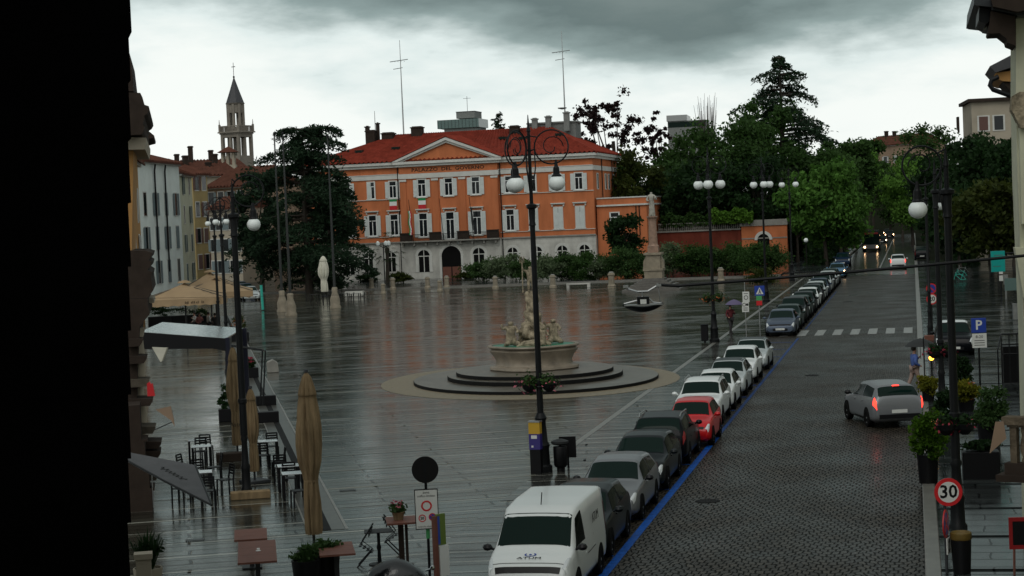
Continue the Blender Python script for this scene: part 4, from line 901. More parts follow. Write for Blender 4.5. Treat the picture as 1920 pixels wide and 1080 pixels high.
# ------------------------------------------------------------------ vehicles
PAINT = {}
def paint(k, c, metal=0., rough=.28):
    PAINT[k] = mat('paint_'+k, c, rough=rough, metal=metal, coat=(.3 if max(c) > .3 else .14), spec=(.2 if max(c) > .3 else .04)); M['paint_'+k] = PAINT[k]; return 'paint_'+k
for k, c, me in (('white', (.70, .73, .72), 0), ('silver', (.20, .21, .22), .3), ('dark_grey', (.014, .018, .020), .0), ('black', (.004, .005, .007), .0), ('red', (.50, .008, .012), 0), ('blue_grey', (.075, .095, .13), .2), ('navy', (.015, .03, .06), .3), ('light_blue', (.09, .18, .28), .3), ('green_grey', (.028, .045, .042), .1), ('pale_grey', (.42, .46, .46), .1)): paint(k, c, me)
ST = {
 'hatch': [(-.50, .36, .72, .78, .84, .82, .78), (-.485, .28, .93, 1.0, .93, .90, .80), (-.455, .22, .97, 1.22, .98, .93, .76), (-.39, .20, .96, 1.42, 1, .95, .70), (-.12, .18, .95, 1.48, 1, .95, .72), (.06, .18, .93, 1.43, 1, .95, .70), (.22, .18, .92, .98, 1, .94, .80), (.40, .19, .82, .88, .97, .91, .78), (.465, .20, .70, .75, .92, .87, .74), (.50, .28, .54, .58, .82, .78, .66)],
 'suv': [(-.50, .42, .80, .88, .86, .84, .80), (-.485, .32, 1.02, 1.10, .94, .91, .82), (-.455, .28, 1.08, 1.34, .98, .94, .78), (-.40, .26, 1.08, 1.57, 1, .95, .74), (-.12, .24, 1.06, 1.64, 1, .95, .75), (.06, .24, 1.04, 1.58, 1, .95, .73), (.20, .24, 1.03, 1.10, 1, .95, .82), (.41, .25, .96, 1.03, .98, .93, .80), (.47, .26, .86, .92, .94, .89, .78), (.50, .34, .64, .70, .84, .80, .70)],
 'wagon': [(-.50, .36, .76, .82, .84, .82, .78), (-.49, .28, .93, 1.0, .93, .90, .80), (-.465, .22, .96, 1.20, .98, .93, .76), (-.42, .20, .95, 1.38, 1, .95, .70), (-.12, .18, .94, 1.46, 1, .95, .71), (.04, .18, .92, 1.41, 1, .95, .69), (.19, .18, .90, .96, 1, .94, .80), (.41, .19, .80, .86, .97, .91, .78), (.47, .20, .68, .73, .92, .87, .74), (.50, .28, .54, .58, .82, .78, .66)],
 'van': [(-.50, .34, 1.05, 1.86, .90, .88, .84), (-.488, .26, 1.1, 1.93, .97, .95, .88), (-.44, .24, 1.12, 1.96, 1, .98, .88), (-.1, .22, 1.12, 1.97, 1, .98, .87), (.12, .22, 1.10, 1.93, 1, .97, .84), (.20, .22, 1.10, 1.80, 1, .96, .80), (.345, .22, 1.06, 1.14, 1, .95, .86), (.43, .24, .96, 1.03, .97, .92, .82), (.475, .26, .82, .88, .93, .88, .78), (.50, .32, .62, .68, .85, .8, .72)],
}
WSX = {'hatch': (.205, .075), 'suv': (.188, .075), 'wagon': (.178, .055), 'van': (.325, .190)}
def crm(a, b, c, d, t):
    return .5*((2*b)+(-a+c)*t+(2*a-5*b+4*c-d)*t*t+(-a+3*b-3*c+d)*t*t*t)
class CarShape:
    def __init__(s, kind, L, Wd): s.st = ST[kind]; s.L = L; s.W = Wd/2
    def params(s, xf):
        st = s.st; xf = min(max(xf, st[0][0]), st[-1][0])
        for i in range(len(st)-1):
            if xf <= st[i+1][0]: break
        t = (xf-st[i][0])/(st[i+1][0]-st[i][0]); g = lambda k: st[max(0, min(len(st)-1, k))]
        lin = [g(i)[k]+(g(i+1)[k]-g(i)[k])*t for k in range(7)]
        return lin
    def sec(s, xf):
        _, zb, zl, zt, wm, wb, wt = s.params(xf); w = s.W; h = zt-zl
        e = min(.07, h*.45)
        return [(0, zb), (.8*wm*w, zb), (.985*wm*w, zb+.10), (wm*w, zb+(zl-zb)*.55), (wb*w, zl), (wt*w, zt-e), (wt*w*.72, zt-e*.18), (0, zt)]
    def P(s, xf, q):
        mir = q > 7
        if mir: q = 14-q
        p = s.sec(xf); i = min(int(q), 6); t = q-i
        g = lambda k: p[max(0, min(7, k))] if 0 <= k <= 7 else None
        a = (-p[1][0], p[1][1]) if i == 0 else p[i-1]; d = (-p[6][0], p[6][1]) if i == 6 else p[i+2]
        tt = t; k = .55
        y = (1-k)*(p[i][0]+(p[i+1][0]-p[i][0])*tt)+k*crm(a[0], p[i][0], p[i+1][0], d[0], tt); z = (1-k)*(p[i][1]+(p[i+1][1]-p[i][1])*tt)+k*crm(a[1], p[i][1], p[i+1][1], d[1], tt)
        return Vector((xf*s.L, -y if mir else y, z))
    def Nn(s, xf, q):
        e = .006; a = s.P(min(xf+e, .5), q)-s.P(max(xf-e, -.5), q); b = s.P(xf, q+.05)-s.P(xf, q-.05); n = a.cross(b)
        n = n.normalized() if n.length > 1e-9 else Vector((0, 0, 1))
        c = s.P(xf, q); 
        if n.dot(c-Vector((c.x*.9, 0, .7))) < 0: n = -n
        return n
    def body(s, mt, par):
        xs = []
        st = s.st
        for i in range(len(st)-1):
            n = max(1, int((st[i+1][0]-st[i][0])/.03)); xs += [st[i][0]+(st[i+1][0]-st[i][0])*k/n for k in range(n)]
        xs.append(.5); m = MB(); Q = 42
        V = [s.P(x, 14*j/Q) for x in xs for j in range(Q)]; F_ = []
        for i in range(len(xs)-1):
            for j in range(Q): F_.append((i*Q+j, i*Q+(j+1) % Q, (i+1)*Q+(j+1) % Q, (i+1)*Q+j))
        F_.append(tuple(range(Q))); F_.append(tuple((len(xs)-1)*Q+j for j in range(Q)))
        m.add(V, F_); return m.build('body', mt, par, True, 50)
    def patch(s, m, c, off=.006, nx=4, nq=6, mi=0):
        """c: four (xf, q) corners a b c d"""
        V = []
        for i in range(nx+1):
            for j in range(nq+1):
                u, v = i/nx, j/nq
                x = (c[0][0]*(1-u)+c[3][0]*u)*(1-v)+(c[1][0]*(1-u)+c[2][0]*u)*v; q = (c[0][1]*(1-u)+c[3][1]*u)*(1-v)+(c[1][1]*(1-u)+c[2][1]*u)*v
                V.append(s.P(x, q)+s.Nn(x, q)*off)
        m.add(V, [(i*(nq+1)+j, i*(nq+1)+j+1, (i+1)*(nq+1)+j+1, (i+1)*(nq+1)+j) for i in range(nx) for j in range(nq)], mi); return m
def mir(c): return [(x, 14-q) for x, q in c]
WHEEL = {}
def wheel_meshes(r):
    k = round(r, 2)
    if k not in WHEEL:
        m = MB(); pr = [(r*.62, -.1), (r*.93, -.1), (r, -.06), (r, .06), (r*.93, .1), (r*.62, .1)]; m.lathe(pr, 20, cap=False); ty = m.build('tyre', 'rubber').data
        m = MB(); m.lathe([(r*.60, -.02), (r*.60, .085), (r*.56, .085), (r*.54, .05), (r*.12, .06), (r*.1, .09)], 20)
        for i in range(5):
            a_ = 2*pi*i/5; T = Matrix.Rotation(a_, 4, 'Z'); m.box(.05, r*.55, -.045, .045, .055, .085, 0, T)
        ri = m.build('rim', 'rim').data
        for o_ in list(COL.objects):
            if o_.data in (ty, ri): D.objects.remove(o_)
        WHEEL[k] = (ty, ri)
    return WHEEL[k]
def car(name, label, loc, rz, kind, pt, L=4.1, Wd=1.76, group=None, cat='car', lights=None, roof=None, rails=False, plate=True, hs=1., small=False):
    t = thing(name, label, cat, loc, rz, group); S = CarShape(kind, L, Wd); body = S.body(pt, t)
    a, b = WSX[kind]
    m = S.patch(MB(), [(a, 5.02), (a, 8.98), (b, 8.92), (b, 5.08)], .008, 5, 10); m.build('windscreen', 'glass_dark', t, True)
    if kind != 'van':
        m = S.patch(MB(), [(-.472, 5.05), (-.472, 8.95), (-.405, 8.9), (-.405, 5.1)], .008, 4, 10); m.build('rear_window', 'glass_dark', t, True)
        for sd in (0, 1):
            f = mir if sd else (lambda c: c)
            for c in ([(-.115, 4.10), (.155, 4.12), (.062, 4.86), (-.115, 4.9)], [(-.40, 4.2), (-.135, 4.10), (-.135, 4.9), (-.36, 4.84)]):
                S.patch(MB(), f(c), .008, 5, 3).build('side_window', 'glass_side', t, True)
    else:
        for sd in (0, 1):
            f = mir if sd else (lambda c: c)
            S.patch(MB(), f([(.08, 4.06), (.30, 4.1), (.185, 4.86), (.08, 4.88)]), .008, 5, 3).build('side_window', 'glass_side', t, True)
            m = S.patch(MB(), f([(-.46, 3.2), (.05, 3.2), (.05, 3.26), (-.46, 3.26)]), .006, 8, 1); m.build('side_moulding', 'plastic_black', t)
    if not small:
        # door seams, lower sills, wipers
        m = MB()
        for sd in (0, 1):
            f = mir if sd else (lambda c: c)
            S.patch(m, f([(-.47+.09, 1.6), (.40, 1.6), (.40, 2.1), (-.38, 2.1)]), .004, 8, 2)
            for x in (-.125, .17):
                S.patch(m, f([(x-.0016, 2.3), (x+.0016, 2.3), (x+.0016, 4.0), (x-.0016, 4.0)]), .003, 1, 4)
        m.build('sill', 'plastic_black', t)
        for x in (-.09, .13):
            for s_ in (-1, 1): MB().cbox((x*L-.25, s_*Wd/2*.985, .84), (.16, .03, .03)).build('door_handle', 'plastic_black' if pt in ('paint_black', 'paint_dark_grey') else pt, t)
    fr, k = L/2, 1.
    zf = S.sec(.49)[4][1]
    for sd in (0, 1):
        f = mir if sd else (lambda c: c)
        on = lights == 'front'
        S.patch(MB(), f([(.425, 3.95), (.488, 3.4), (.486, 4.75), (.44, 4.5)] if kind != 'van' else [(.40, 4.05), (.484, 3.75), (.476, 5.0), (.42, 4.75)]), .010, 4, 3).build('headlight', 'headlamp_on' if on else 'headlamp_glass', t, True)
        c = [(-.497, 3.3), (-.455, 3.5), (-.455, 4.35), (-.49, 4.3)] if kind != 'van' else [(-.495, 3.4), (-.47, 3.4), (-.47, 4.6), (-.495, 4.6)]
        S.patch(MB(), f(c), .010, 3, 4).build('tail_light', 'brake' if lights == 'rear' else 'tail', t, True)
        m = MB(); y = (Wd/2+.10)*(-1 if sd else 1); x0 = a*L-.12; zz = S.params(a)[2]+.09
        m.ball((x0, y, zz), .115, 8, sz=.72); m.tube([(x0, y*.86, zz-.05), (x0, y, zz)], .03, 5); m.build('wing_mirror', 'plastic_black' if kind == 'van' or pt in ('paint_silver',) else pt, t, True)
    m = MB(); zb = S.st[-1][1]; m.box(fr-.005, fr+.015, -.42*Wd/1.76, .42*Wd/1.76, zb+.06, zb+.19); 
    S.patch(m, [(.474, 5.15), (.474, 8.85), (.49, 8.9), (.49, 5.1)], .008, 2, 8); m.build('grille', 'plastic_black', t)
    if plate:
        m = MB(); m.box(fr+.016, fr+.03, -.26, .26, zb+.10, zb+.21); m.build('number_plate', 'sign_white', t)
        m = MB(); z0 = S.st[0][1]+.16; m.box(-fr-.02, -fr+.0, -.26, .26, z0, z0+.11); m.build('number_plate', 'sign_white', t)
    if kind != 'van': m = MB(); m.box(-fr-.012, -fr+.05, -.7*Wd/1.8, .7*Wd/1.8, S.st[0][1]-.02, S.st[0][1]+.12); m.build('rear_bumper', 'plastic_black', t)
    r = .34 if kind in ('suv', 'van') else .31; ty, ri = wheel_meshes(r)
    for x in (.315*L, -.29*L):
        for s in (-1, 1):
            am = MB(); n = 16; y0, y1 = s*(Wd/2*1.0-.12), s*(Wd/2+.004)
            am.prism([(x+(r+.055)*cos(pi*i/n*1.24-.38), r+(r+.055)*sin(pi*i/n*1.24-.38)) for i in range(n+1)], min(y0, y1), max(y0, y1)); am.build('wheel_arch', 'dark_void', t)
            w = link('wheel', ty, t); w.location = (x, s*(Wd/2-.085), r); w.rotation_euler = (pi/2*(-s), 0, 0); link('rim', ri, w)
    if rails:
        m = MB()
        for s in (-1, 1): m.tube([(-.36*L, s*Wd*.36, S.params(-.36)[3]-.02), (-.3*L, s*Wd*.37, S.params(-.2)[3]+.04), (.0, s*Wd*.37, S.params(0)[3]+.035), (.05*L, s*Wd*.36, S.params(.05)[3]-.02)], .022, 6)
        m.build('roof_rail', 'steel', t)
    if roof:
        S.patch(MB(), [(-.40, 5.0), (-.40, 9.0), (.06, 9.0), (.06, 5.0)], .005, 8, 8).build('roof', roof, t, True)
    if hs != 1.: t.scale = (1, 1, hs)
    return t
defm('headlamp_glass', (.62, .65, .66), rough=.12, metal=.2)
GP = 'cars parked along the blue line'
FWD = RZ-pi/2      # parked cars face the camera
def park(px, py, inset=1.12):
    """front bumper ground point on the blue line seen at pixel row py -> car base"""
    g = G(px, py); v = g.x*SA+g.y*CA; return v
def pcar(label, v, kind, pt, L=4.1, Wd=1.76, rear=False, u=None, **kw):
    c = UV((u if u is not None else -6.62-.16-Wd/2), v+L/2); return car('parked_car', label, c, FWD+(pi if rear else 0), kind, pt, L, Wd, group=GP, **kw)
V0 = TV0
van = car('delivery_van', 'white delivery van parked nearest the camera with a ringed logo on its bonnet', UV(-6.62-.02-.86, 34.9+2.2), FWD, 'van', 'paint_white', 4.9, 1.92, cat='van')
S = CarShape('van', 4.9, 1.92)
mb = MB()
for i in range(16):
    a0, a1 = RAD(-130+i*17), RAD(-130+(i+1)*17); r0_, r1_ = .085, .115
    q = [(1.96+r*cos(a_)*.75, r*sin(a_)*1.15) for r, a_ in ((r0_, a0), (r1_, a0), (r1_, a1), (r0_, a1))]
    V = []
    for x, y in q: V.append((x, y, S.params(x/4.9)[3]+.012))
    mb.add(V, [(0, 1, 2, 3)])
for r in (.03,):
    V = [(1.96+r*cos(2*pi*i/10)*.75, r*sin(2*pi*i/10)*1.2, S.params((1.96+r*cos(2*pi*i/10))/4.9)[3]+.013) for i in range(10)]; mb.add(V, [tuple(range(10))])
mb.build('logo', 'navy_print' if 'navy_print' in M else 'sign_blue', van)
tz = S.params(2.12/4.9)[3]+.02; o = text('logo_text', 'ATUM', .13, 'sign_black', van, (2.13, 0, tz), (0, RAD(13), pi/2), ext=.002, sx=1.5)
o.rotation_euler = Matrix.Rotation(RAD(14), 3, 'Y').to_euler(); o.rotation_euler = (Matrix.Rotation(RAD(12), 3, 'Y') @ Matrix.Rotation(pi/2, 3, 'Z')).to_euler()
for s_, sz_, z_, x_ in (('ATUM', .30, 1.45, -.85),): text('side_text', s_, sz_, 'sign_black', van, (x_, .962, z_), (pi/2-.07, 0, pi), ext=.002)
van.scale = (.9, .9, .9)
MB().tube([(.6, 0, 1.95), (.45, 0, 2.2)], .012, 5).build('aerial', 'black', van)
m = MB()
for s_ in (-1, 1): m.tube([(1.62, s_*.55, 1.155), (1.50, s_*.1, 1.20)], .012, 4)
m.build('wiper', 'black', van)
m = MB(); S.patch(m, [(.4545, 4.6), (.4545, 9.4), (.457, 9.4), (.457, 4.6)], .008, 1, 8); m.build('bonnet_seam', 'plastic_black', van)
cars = [
 ('dark grey parked car half hidden behind the white delivery van', 39.5, 'hatch', 'paint_dark_grey', 4.2, 1.8, {}),
 ('silver estate car parked second behind the white van, with a black mirror', 44.3, 'wagon', 'paint_silver', 4.4, 1.76, {}),
 ('dark grey estate car parked between the silver car and the black jeep-like car', 49.2, 'wagon', 'paint_dark_grey', 4.35, 1.76, {}),
 ('black off-roader with pale roof rails parked in front of the red car', 54.1, 'suv', 'paint_black', 4.4, 1.84, dict(rails=True, rear=True)),
 ('red small hatchback parked along the blue line, the only red car', 58.5, 'hatch', 'paint_red', 3.7, 1.64, {}),
 ('white off-roader parked directly behind the red hatchback', 64.2, 'suv', 'paint_white', 4.5, 1.84, dict(rails=True)),
 ('white hatchback with round headlights parked behind the white off-roader', 69.0, 'hatch', 'paint_white', 3.8, 1.68, {}),
 ('pale grey car with a dark roof parked between two white cars', 74.0, 'hatch', 'paint_pale_grey', 4.0, 1.74, dict(roof='paint_dark_grey')),
 ('tall white car parked last but one before the crossing', 79.2, 'suv', 'paint_white', 4.2, 1.78, {}),
 ('pale grey hatchback parked last before the zebra crossing', 85.6, 'hatch', 'paint_pale_grey', 4.1, 1.78, dict(roof='paint_dark_grey')),
]
for la, v, k, p, L_, W_, kw in cars:
    sc_ = .94 if k != 'suv' else .91; c_ = pcar(la, v, k, p, L_, W_, u=-6.62-.10-W_*sc_/2+(.28 if p == 'paint_red' else 0), **kw); c_.scale = (sc_, sc_, sc_)
far = [('blue grey hatchback parked first beyond the zebra crossing', 'hatch', 'paint_blue_grey'), ('green tinted dark car parked second beyond the crossing', 'wagon', 'paint_green_grey'), ('dark grey tall car parked third beyond the crossing', 'suv', 'paint_dark_grey'), ('green grey car parked fourth beyond the crossing', 'wagon', 'paint_green_grey'),
 ('dark estate car parked fifth beyond the crossing', 'wagon', 'paint_dark_grey'), ('white car parked sixth beyond the crossing', 'hatch', 'paint_white'), ('dark car parked seventh beyond the crossing', 'hatch', 'paint_dark_grey'), ('pale car parked eighth beyond the crossing', 'wagon', 'paint_pale_grey'), ('navy car parked ninth beyond the crossing', 'hatch', 'paint_navy'),
 ('pale grey car parked tenth beyond the crossing', 'suv', 'paint_pale_grey'), ('dark car parked eleventh beyond the crossing', 'hatch', 'paint_dark_grey'), ('pale green grey car parked twelfth beyond the crossing', 'wagon', 'paint_pale_grey'), ('dark green car parked thirteenth beyond the crossing', 'hatch', 'paint_green_grey')]
for i, (la, k, p) in enumerate(far): pcar(la, 107.6+i*5.45, k, p, 4.2, 1.76, small=i > 0)
car('parked_car', 'light blue car with an orange lit lamp at the far end of the parked row', UV(-7.6, 190), FWD, 'hatch', 'paint_light_blue', 4.1, 1.76, lights='front', small=True)
car('parked_car', 'dark blue car standing farther up the road behind the light blue one', UV(-8.2, 222), FWD, 'suv', 'paint_navy', 4.2, 1.78, small=True)
car('moving_car', 'silver hatchback driving away with red brake lights glowing', G(1648, 797)+Vector((.30, .9, 0)), RZ+pi/2+RAD(17), 'hatch', 'paint_silver', 4.15, 1.76, lights='rear', hs=1.0)
mv = [o for o in COL.objects if o.name.startswith('moving_car')][0]; S2 = CarShape('hatch', 4.15, 1.76); S2.patch(MB(), [(-.408, 6.75), (-.408, 7.25), (-.398, 7.25), (-.398, 6.75)], .02, 2, 4).build('high_brake_light', 'brake', mv)
g = G(1652, 801)
car('moving_car', 'white small car far up the road with faint red tail lights', UV(-1.75, 207.5), RZ+pi/2, 'suv', 'paint_white', 3.9, 1.7, lights='rear', small=True)
for la, u, v, k, p, li in (('black car parked at the right kerb far up the road', .9, 232, 'suv', 'paint_black', None), ('second dark car parked at the right kerb behind the black one', .9, 246, 'wagon', 'paint_dark_grey', None), ('oncoming car with bright headlights behind the bus', -5.4, 330, 'hatch', 'paint_black', 'front'), ('oncoming car with bright headlights following farthest up the road', -4.6, 372, 'suv', 'paint_black', 'front'), ('third oncoming car with headlights in the distance', -5.4, 404, 'wagon', 'paint_dark_grey', 'front')):
    car('distant_car', la, UV(u, v), RZ+pi/2 if v < 300 else FWD, k, p, lights=li, small=True)
car('parked_car', 'dark van-like car with white bonnet edge behind the orange lamp at the right kerb', UV(1.7, 92), FWD, 'suv', 'paint_black', 4.4, 1.8, roof='paint_white', small=True)
for i, (px, py, p, la) in enumerate(((461, 553, 'paint_pale_grey', 'pale car parked behind the terrace canopy, nearest the turquoise post'), (453, 546, 'paint_blue_grey', 'blue grey car parked at the back left of the square, middle of three'), (443, 541, 'paint_silver', 'silver car parked at the back left of the square, farthest of three'))):
    car('parked_car', la, G(px+8, py+10), RAD(-75), 'hatch', p, 4.0, 1.74, small=True)
# bus
bp_ = UV(-6.2, 285); t = thing('bus', 'dark fronted city bus coming down the tree lined road with headlights on', 'bus', bp_, FWD)
m = MB(); m.box(-5.5, 5.4, -1.22, 1.22, .35, 2.95); m.box(-5.4, 5.0, -1.1, 1.1, 2.95, 3.1); bevel(m.build('body', 'paint_dark_grey', t), .12, 2)
m = MB(); m.box(5.401, 5.43, -1.12, 1.12, 1.15, 2.6); m.build('windscreen', 'glass_dark', t); m = MB(); m.box(5.405, 5.44, -1.1, 1.1, 2.62, 2.88); m.build('destination_display', 'dark_display', t) if 'dark_display' in M else m.build('destination_display', 'tail', t)
for s in (-1, 1):
    m = MB(); m.ball((5.42, s*.9, .75), .13, 8); m.build('headlight', 'headlamp_on', t)
    m = MB(); m.box(-5.2, 5.0, s*1.222 if s > 0 else -1.235, 1.235 if s > 0 else -1.222, 1.3, 2.5); m.build('side_window', 'glass_side', t)
    m = MB(); m.box(5.3, 5.55, s*1.25-.08+s*.1, s*1.25+.08+s*.1, 1.8, 2.3); m.build('wing_mirror', 'black', t)
    for x in (-3.4, 3.2): w = MB(); w.lathe([(.48, -.15), (.48, .15)], 16); o = w.build('wheel', 'rubber', t); o.location = (x, s*1.1, .48); o.rotation_euler.x = pi/2
m = MB(); m.box(5.402, 5.42, -1.1, 1.1, .5, 1.1); m.build('front_panel', 'paint_silver', t)
# ------------------------------------------------------------------ lamp posts
def lamp_post(label, base, ztop, zcap, zglobe, rr, arms, goff, gr, name='street_lamp', fat=.23, flower=None, group='ornate street lamps', thin=.78):
    t = thing(name, label, 'street lamp', base, 0, group)
    m = MB(); m.lathe([(fat*1.25, 0), (fat*1.25, .18), (fat, .24), (fat*.92, .7), (fat*1.05, .8), (fat*.8, .9), (fat*.62, 1.5), (fat*.8, 1.6), (fat*.5, 1.75)], 10); m.build('base', 'iron', t, True)
    m = MB(); m.lathe([(.125*thin, 1.7), (.12*thin, 2.6), (.15*thin, 2.62), (.15*thin, 2.72), (.115*thin, 2.75), (.10*thin, zcap-1.), (.10*thin, zcap-.62), (.14*thin, zcap-.6), (.11*thin, zcap-.5), (.13*thin, zcap-.12), (.20*thin, zcap-.08), (.20*thin, zcap), (.07*thin, zcap+.05), (.06*thin, ztop-.5), (.085*thin, ztop-.48), (.05*thin, ztop-.35), (.01, ztop)], 10); m.build('shaft', 'iron', t, True)
    for a_ in arms:
        d = Vector((cos(a_), sin(a_), 0)); cz = zglobe+gr+.32+rr; c = d*(goff-.12)+Vector((0, 0, cz)); m = MB()
        m.tube([c+d*(rr*cos(q*pi/14))+Vector((0, 0, rr*sin(q*pi/14))) for q in range(28)], .024, 5, closed=True)
        sp = [c+d*((rr*.72-.018*q)*cos(q*.42))*1+Vector((0, 0, (rr*.72-.018*q)*sin(q*.42))) for q in range(int(rr*.6/.018))]
        m.tube(sp, .016, 4)
        m.tube([(0, 0, cz-.1), d*(goff-.12-rr)+Vector((0, 0, cz-.05))], .025, 5); m.tube([(0, 0, cz+.35), c+d*(-rr*.8)+Vector((0, 0, rr*.6))], .02, 5)
        m.tube([d*.06+Vector((0, 0, cz-1.2)), d*.16+Vector((0, 0, cz-.6)), d*(goff-.12-rr)+Vector((0, 0, cz-.02))], .02, 5)
        arm = m.build('arm', 'iron', t)
        g = d*goff; m = MB(); m.lathe([(.03, zglobe+gr+.42), (.06, zglobe+gr+.25), (.09, zglobe+gr+.2), (.10, zglobe+gr+.02), (gr*.62, zglobe+gr*.88), (gr*.62, zglobe+gr*.78)], 12, (g.x, g.y, 0)); m.build('lamp_cap', 'iron', arm)
        m = MB(); m.ball((g.x, g.y, zglobe), gr, 16, sz=.95); m.build('globe', 'globe', arm, True)
    return t
def flower_basket(label, base, z, rr, seed, fl='flower_red', lf='leaf_shrub'):
    t = thing('flower_basket', label, 'flower basket', (base.x, base.y, z), 0, 'flower baskets on the lamp posts'); r = np.random.default_rng(seed)
    m = MB()
    for s in (-1, 1): m.lathe([(.08, -.2), (.2, -.08), (.24, .04)], 12, (s*rr*.55, -.05, 0))
    m.tube([(-rr*.6, -.05, 0), (0, -.12, -.05), (rr*.6, -.05, 0)], .025, 5); m.build('basket', 'iron', t)
    n = 420; P = r.normal(size=(n, 3))*np.array([rr*.28, rr*.25, rr*.24]); P[:, 0] += np.where(r.random(n) < .5, -1, 1)*rr*.5; P[:, 2] += .1
    leafmesh('foliage', P, .06, lf, t, seed)
    n = 130; P = r.normal(size=(n, 3))*np.array([rr*.3, rr*.28, rr*.18]); P[:, 0] += np.where(r.random(n) < .5, -1, 1)*rr*.6; P[:, 2] += -.02
    leafmesh('flowers', P, .055, fl, t, seed+1); return t
b = G(1018, 885); lamp_post('tall triple armed lamp post in the middle of the picture before the fountain', b, Zat(993, 215, b.y), Zat(1001, 384, b.y), Zat(1005, 345, b.y), .50, [RAD(-8), RAD(128), RAD(236)], .77, .245)
flower_basket('basket of pink red flowers on the tall central lamp', b, Zat(1012, 722, b.y), .52, 5, 'flower_pink')
b = G(1340, 642); lamp_post('triple armed lamp post with an orange flower basket beside the zebra crossing', b, Zat(1325, 274, b.y), Zat(1329, 370, b.y), Zat(1330, 346, b.y), .50, [RAD(10), RAD(140), RAD(262)], .68, .28)
flower_basket('basket of orange flowers on the lamp near the crossing', b, Zat(1337, 560, b.y), .6, 6, 'flower_orange')
b = G(1437, 566); lamp_post('third lamp post of the row behind the pedestrian crossing sign', b, Zat(1427, 293, b.y), Zat(1429, 362, b.y), Zat(1430, 346, b.y), .5, [RAD(20), RAD(160), RAD(275)], .66, .30)
b = G(1486, 527); lamp_post('farthest double globe lamp post by the orange gate wall', b, Zat(1476, 312, b.y), Zat(1477, 362, b.y), Zat(1480, 346, b.y), .5, [RAD(15), RAD(165)], .7, .31)
b = G(463, 928); lamp_post('tall single ring lamp post on the bar terrace with one white globe', b, Zat(436, 338, b.y), Zat(438, 402, b.y), Zat(474, 421, b.y), .44, [RAD(12)], .56, .195, fat=.13, thin=.85)
b = G(428, 700); lamp_post('lamp post with two globes rising behind the dark terrace roof', b, Zat(412, 368, b.y), Zat(413, 440, b.y), Zat(413, 416, b.y), .4, [RAD(10), RAD(200)], .27, .17, fat=.15)
b = G(412, 640); lamp_post('slim lamp post rising behind the beige terrace canopy', b, Zat(396, 372, b.y), Zat(398, 442, b.y), Zat(400, 419, b.y), .4, [RAD(20), RAD(190)], .4, .2, fat=.15)
b = G(1797, 1000); lamp_post('nearest right lamp post with a large ring arm and one white globe', b, Zat(1774, 270, b.y), Zat(1778, 356, b.y), Zat(1722, 393, b.y), .44, [RAD(180)], .66, .215, thin=.85, fat=.17)
flower_basket('basket of dark red flowers on the nearest right lamp', b, Zat(1792, 798, b.y), .38, 7, 'flower_red', 'leaf_dark')
b = G(1768, 787); lamp_post('second right lamp post behind the nearest one', b, Zat(1752, 300, b.y), Zat(1755, 357, b.y), Zat(1740, 393, b.y)+.1, .4, [RAD(60)], .5, .15, thin=.8, fat=.17)
flower_basket('dark flower basket on the second right lamp', b, Zat(1762, 660, b.y), .42, 8, 'flower_red', 'leaf_dark')
b = G(1745, 640); lamp_post('third right lamp post near the twenty speed limit sign', b, Zat(1733, 330, b.y), Zat(1735, 372, b.y), Zat(1735, 392, b.y)+.2, .3, [RAD(80)], .3, .12, thin=.75, fat=.16)
for px, py, yt, la in ((1513, 500, 452, 'small globe lamp at the corner of the gate wall, left of two'), (1526, 496, 445, 'small globe lamp by the park corner, right of two')):
    b = G(px, py, .1); t = thing('globe_lamp', la, 'street lamp', b); z = Zat(px, yt, b.y); MB().tube([(0, 0, 0), (0, 0, z)], .06, 6).build('post', 'iron', t); MB().ball((0, 0, z), .28, 10).build('globe', 'globe', t, True)
b = G(870, 520, .15); t = thing('candelabra_lamp', 'three globe lamp post standing before the palace entrance', 'street lamp', b); z = Zat(868, 456, b.y)
MB().tube([(0, 0, 0), (0, 0, z-.2)], .07, 6).tube([(-.5, 0, z-.2), (0, 0, z-.5), (.5, 0, z-.2)], .05, 5).build('post', 'iron', t)
for x in (-.55, 0, .55): MB().ball((x, 0, z+(.15 if x == 0 else 0)), .25, 8, sz=1.3).build('globe', 'globe', t, True)
b = G(722, 532, .15); t = thing('candelabra_lamp', 'three globe lamp post standing among the palm fronds', 'street lamp', b); z = Zat(718, 459, b.y)
MB().tube([(0, 0, 0), (0, 0, z-.2)], .07, 6).tube([(-.5, 0, z-.2), (0, 0, z-.5), (.6, 0, z-.2)], .05, 5).build('post', 'iron', t)
for x in (-.65, .3, .65): MB().ball((x, 0, z), .25, 8, sz=1.3).build('globe', 'globe', t, True)
# hanging street lantern on its span cable
Yh = 37.; hp = At(1206, 575, Yh); t = thing('hanging_lantern', 'boat shaped lantern hanging from the cable over the square', 'lantern', hp)
hull = MB(); sec = []
for i in range(13):
    f = -1+2*i/12; w = .16*(1-abs(f)**3)+.02; sec.append((f*.40, w, .07*f*f))
V = []
for x, w, dz in sec:
    for k in range(9): a_ = pi+pi*k/8; V.append((x, w*cos(a_), dz+.11*sin(a_)*(1-.6*abs(x/.4)**2)))
hull.add(V, [(i*9+k, i*9+k+1, (i+1)*9+k+1, (i+1)*9+k) for i in range(12) for k in range(8)]+[tuple(i*9 for i in range(13)), tuple(i*9+8 for i in range(13))][:0]); 
hull.add([V[i*9] for i in range(13)]+[V[i*9+8] for i in range(13)], [(i, i+1, 14+i, 13+i) for i in range(12)]); hull.build('housing', 'iron', t, True)
m = MB(); m.box(-.38, .38, -.13, .13, .03, .05); m.build('top_plate', 'steel', t)
m = MB(); m.box(-.12, .12, -.1, .1, .05, .2); m.build('gear_box', 'iron', t); m = MB(); m.box(-.06, .06, -.104, -.1005, .06, .15); m.build('label_plate', 'sign_white', t)
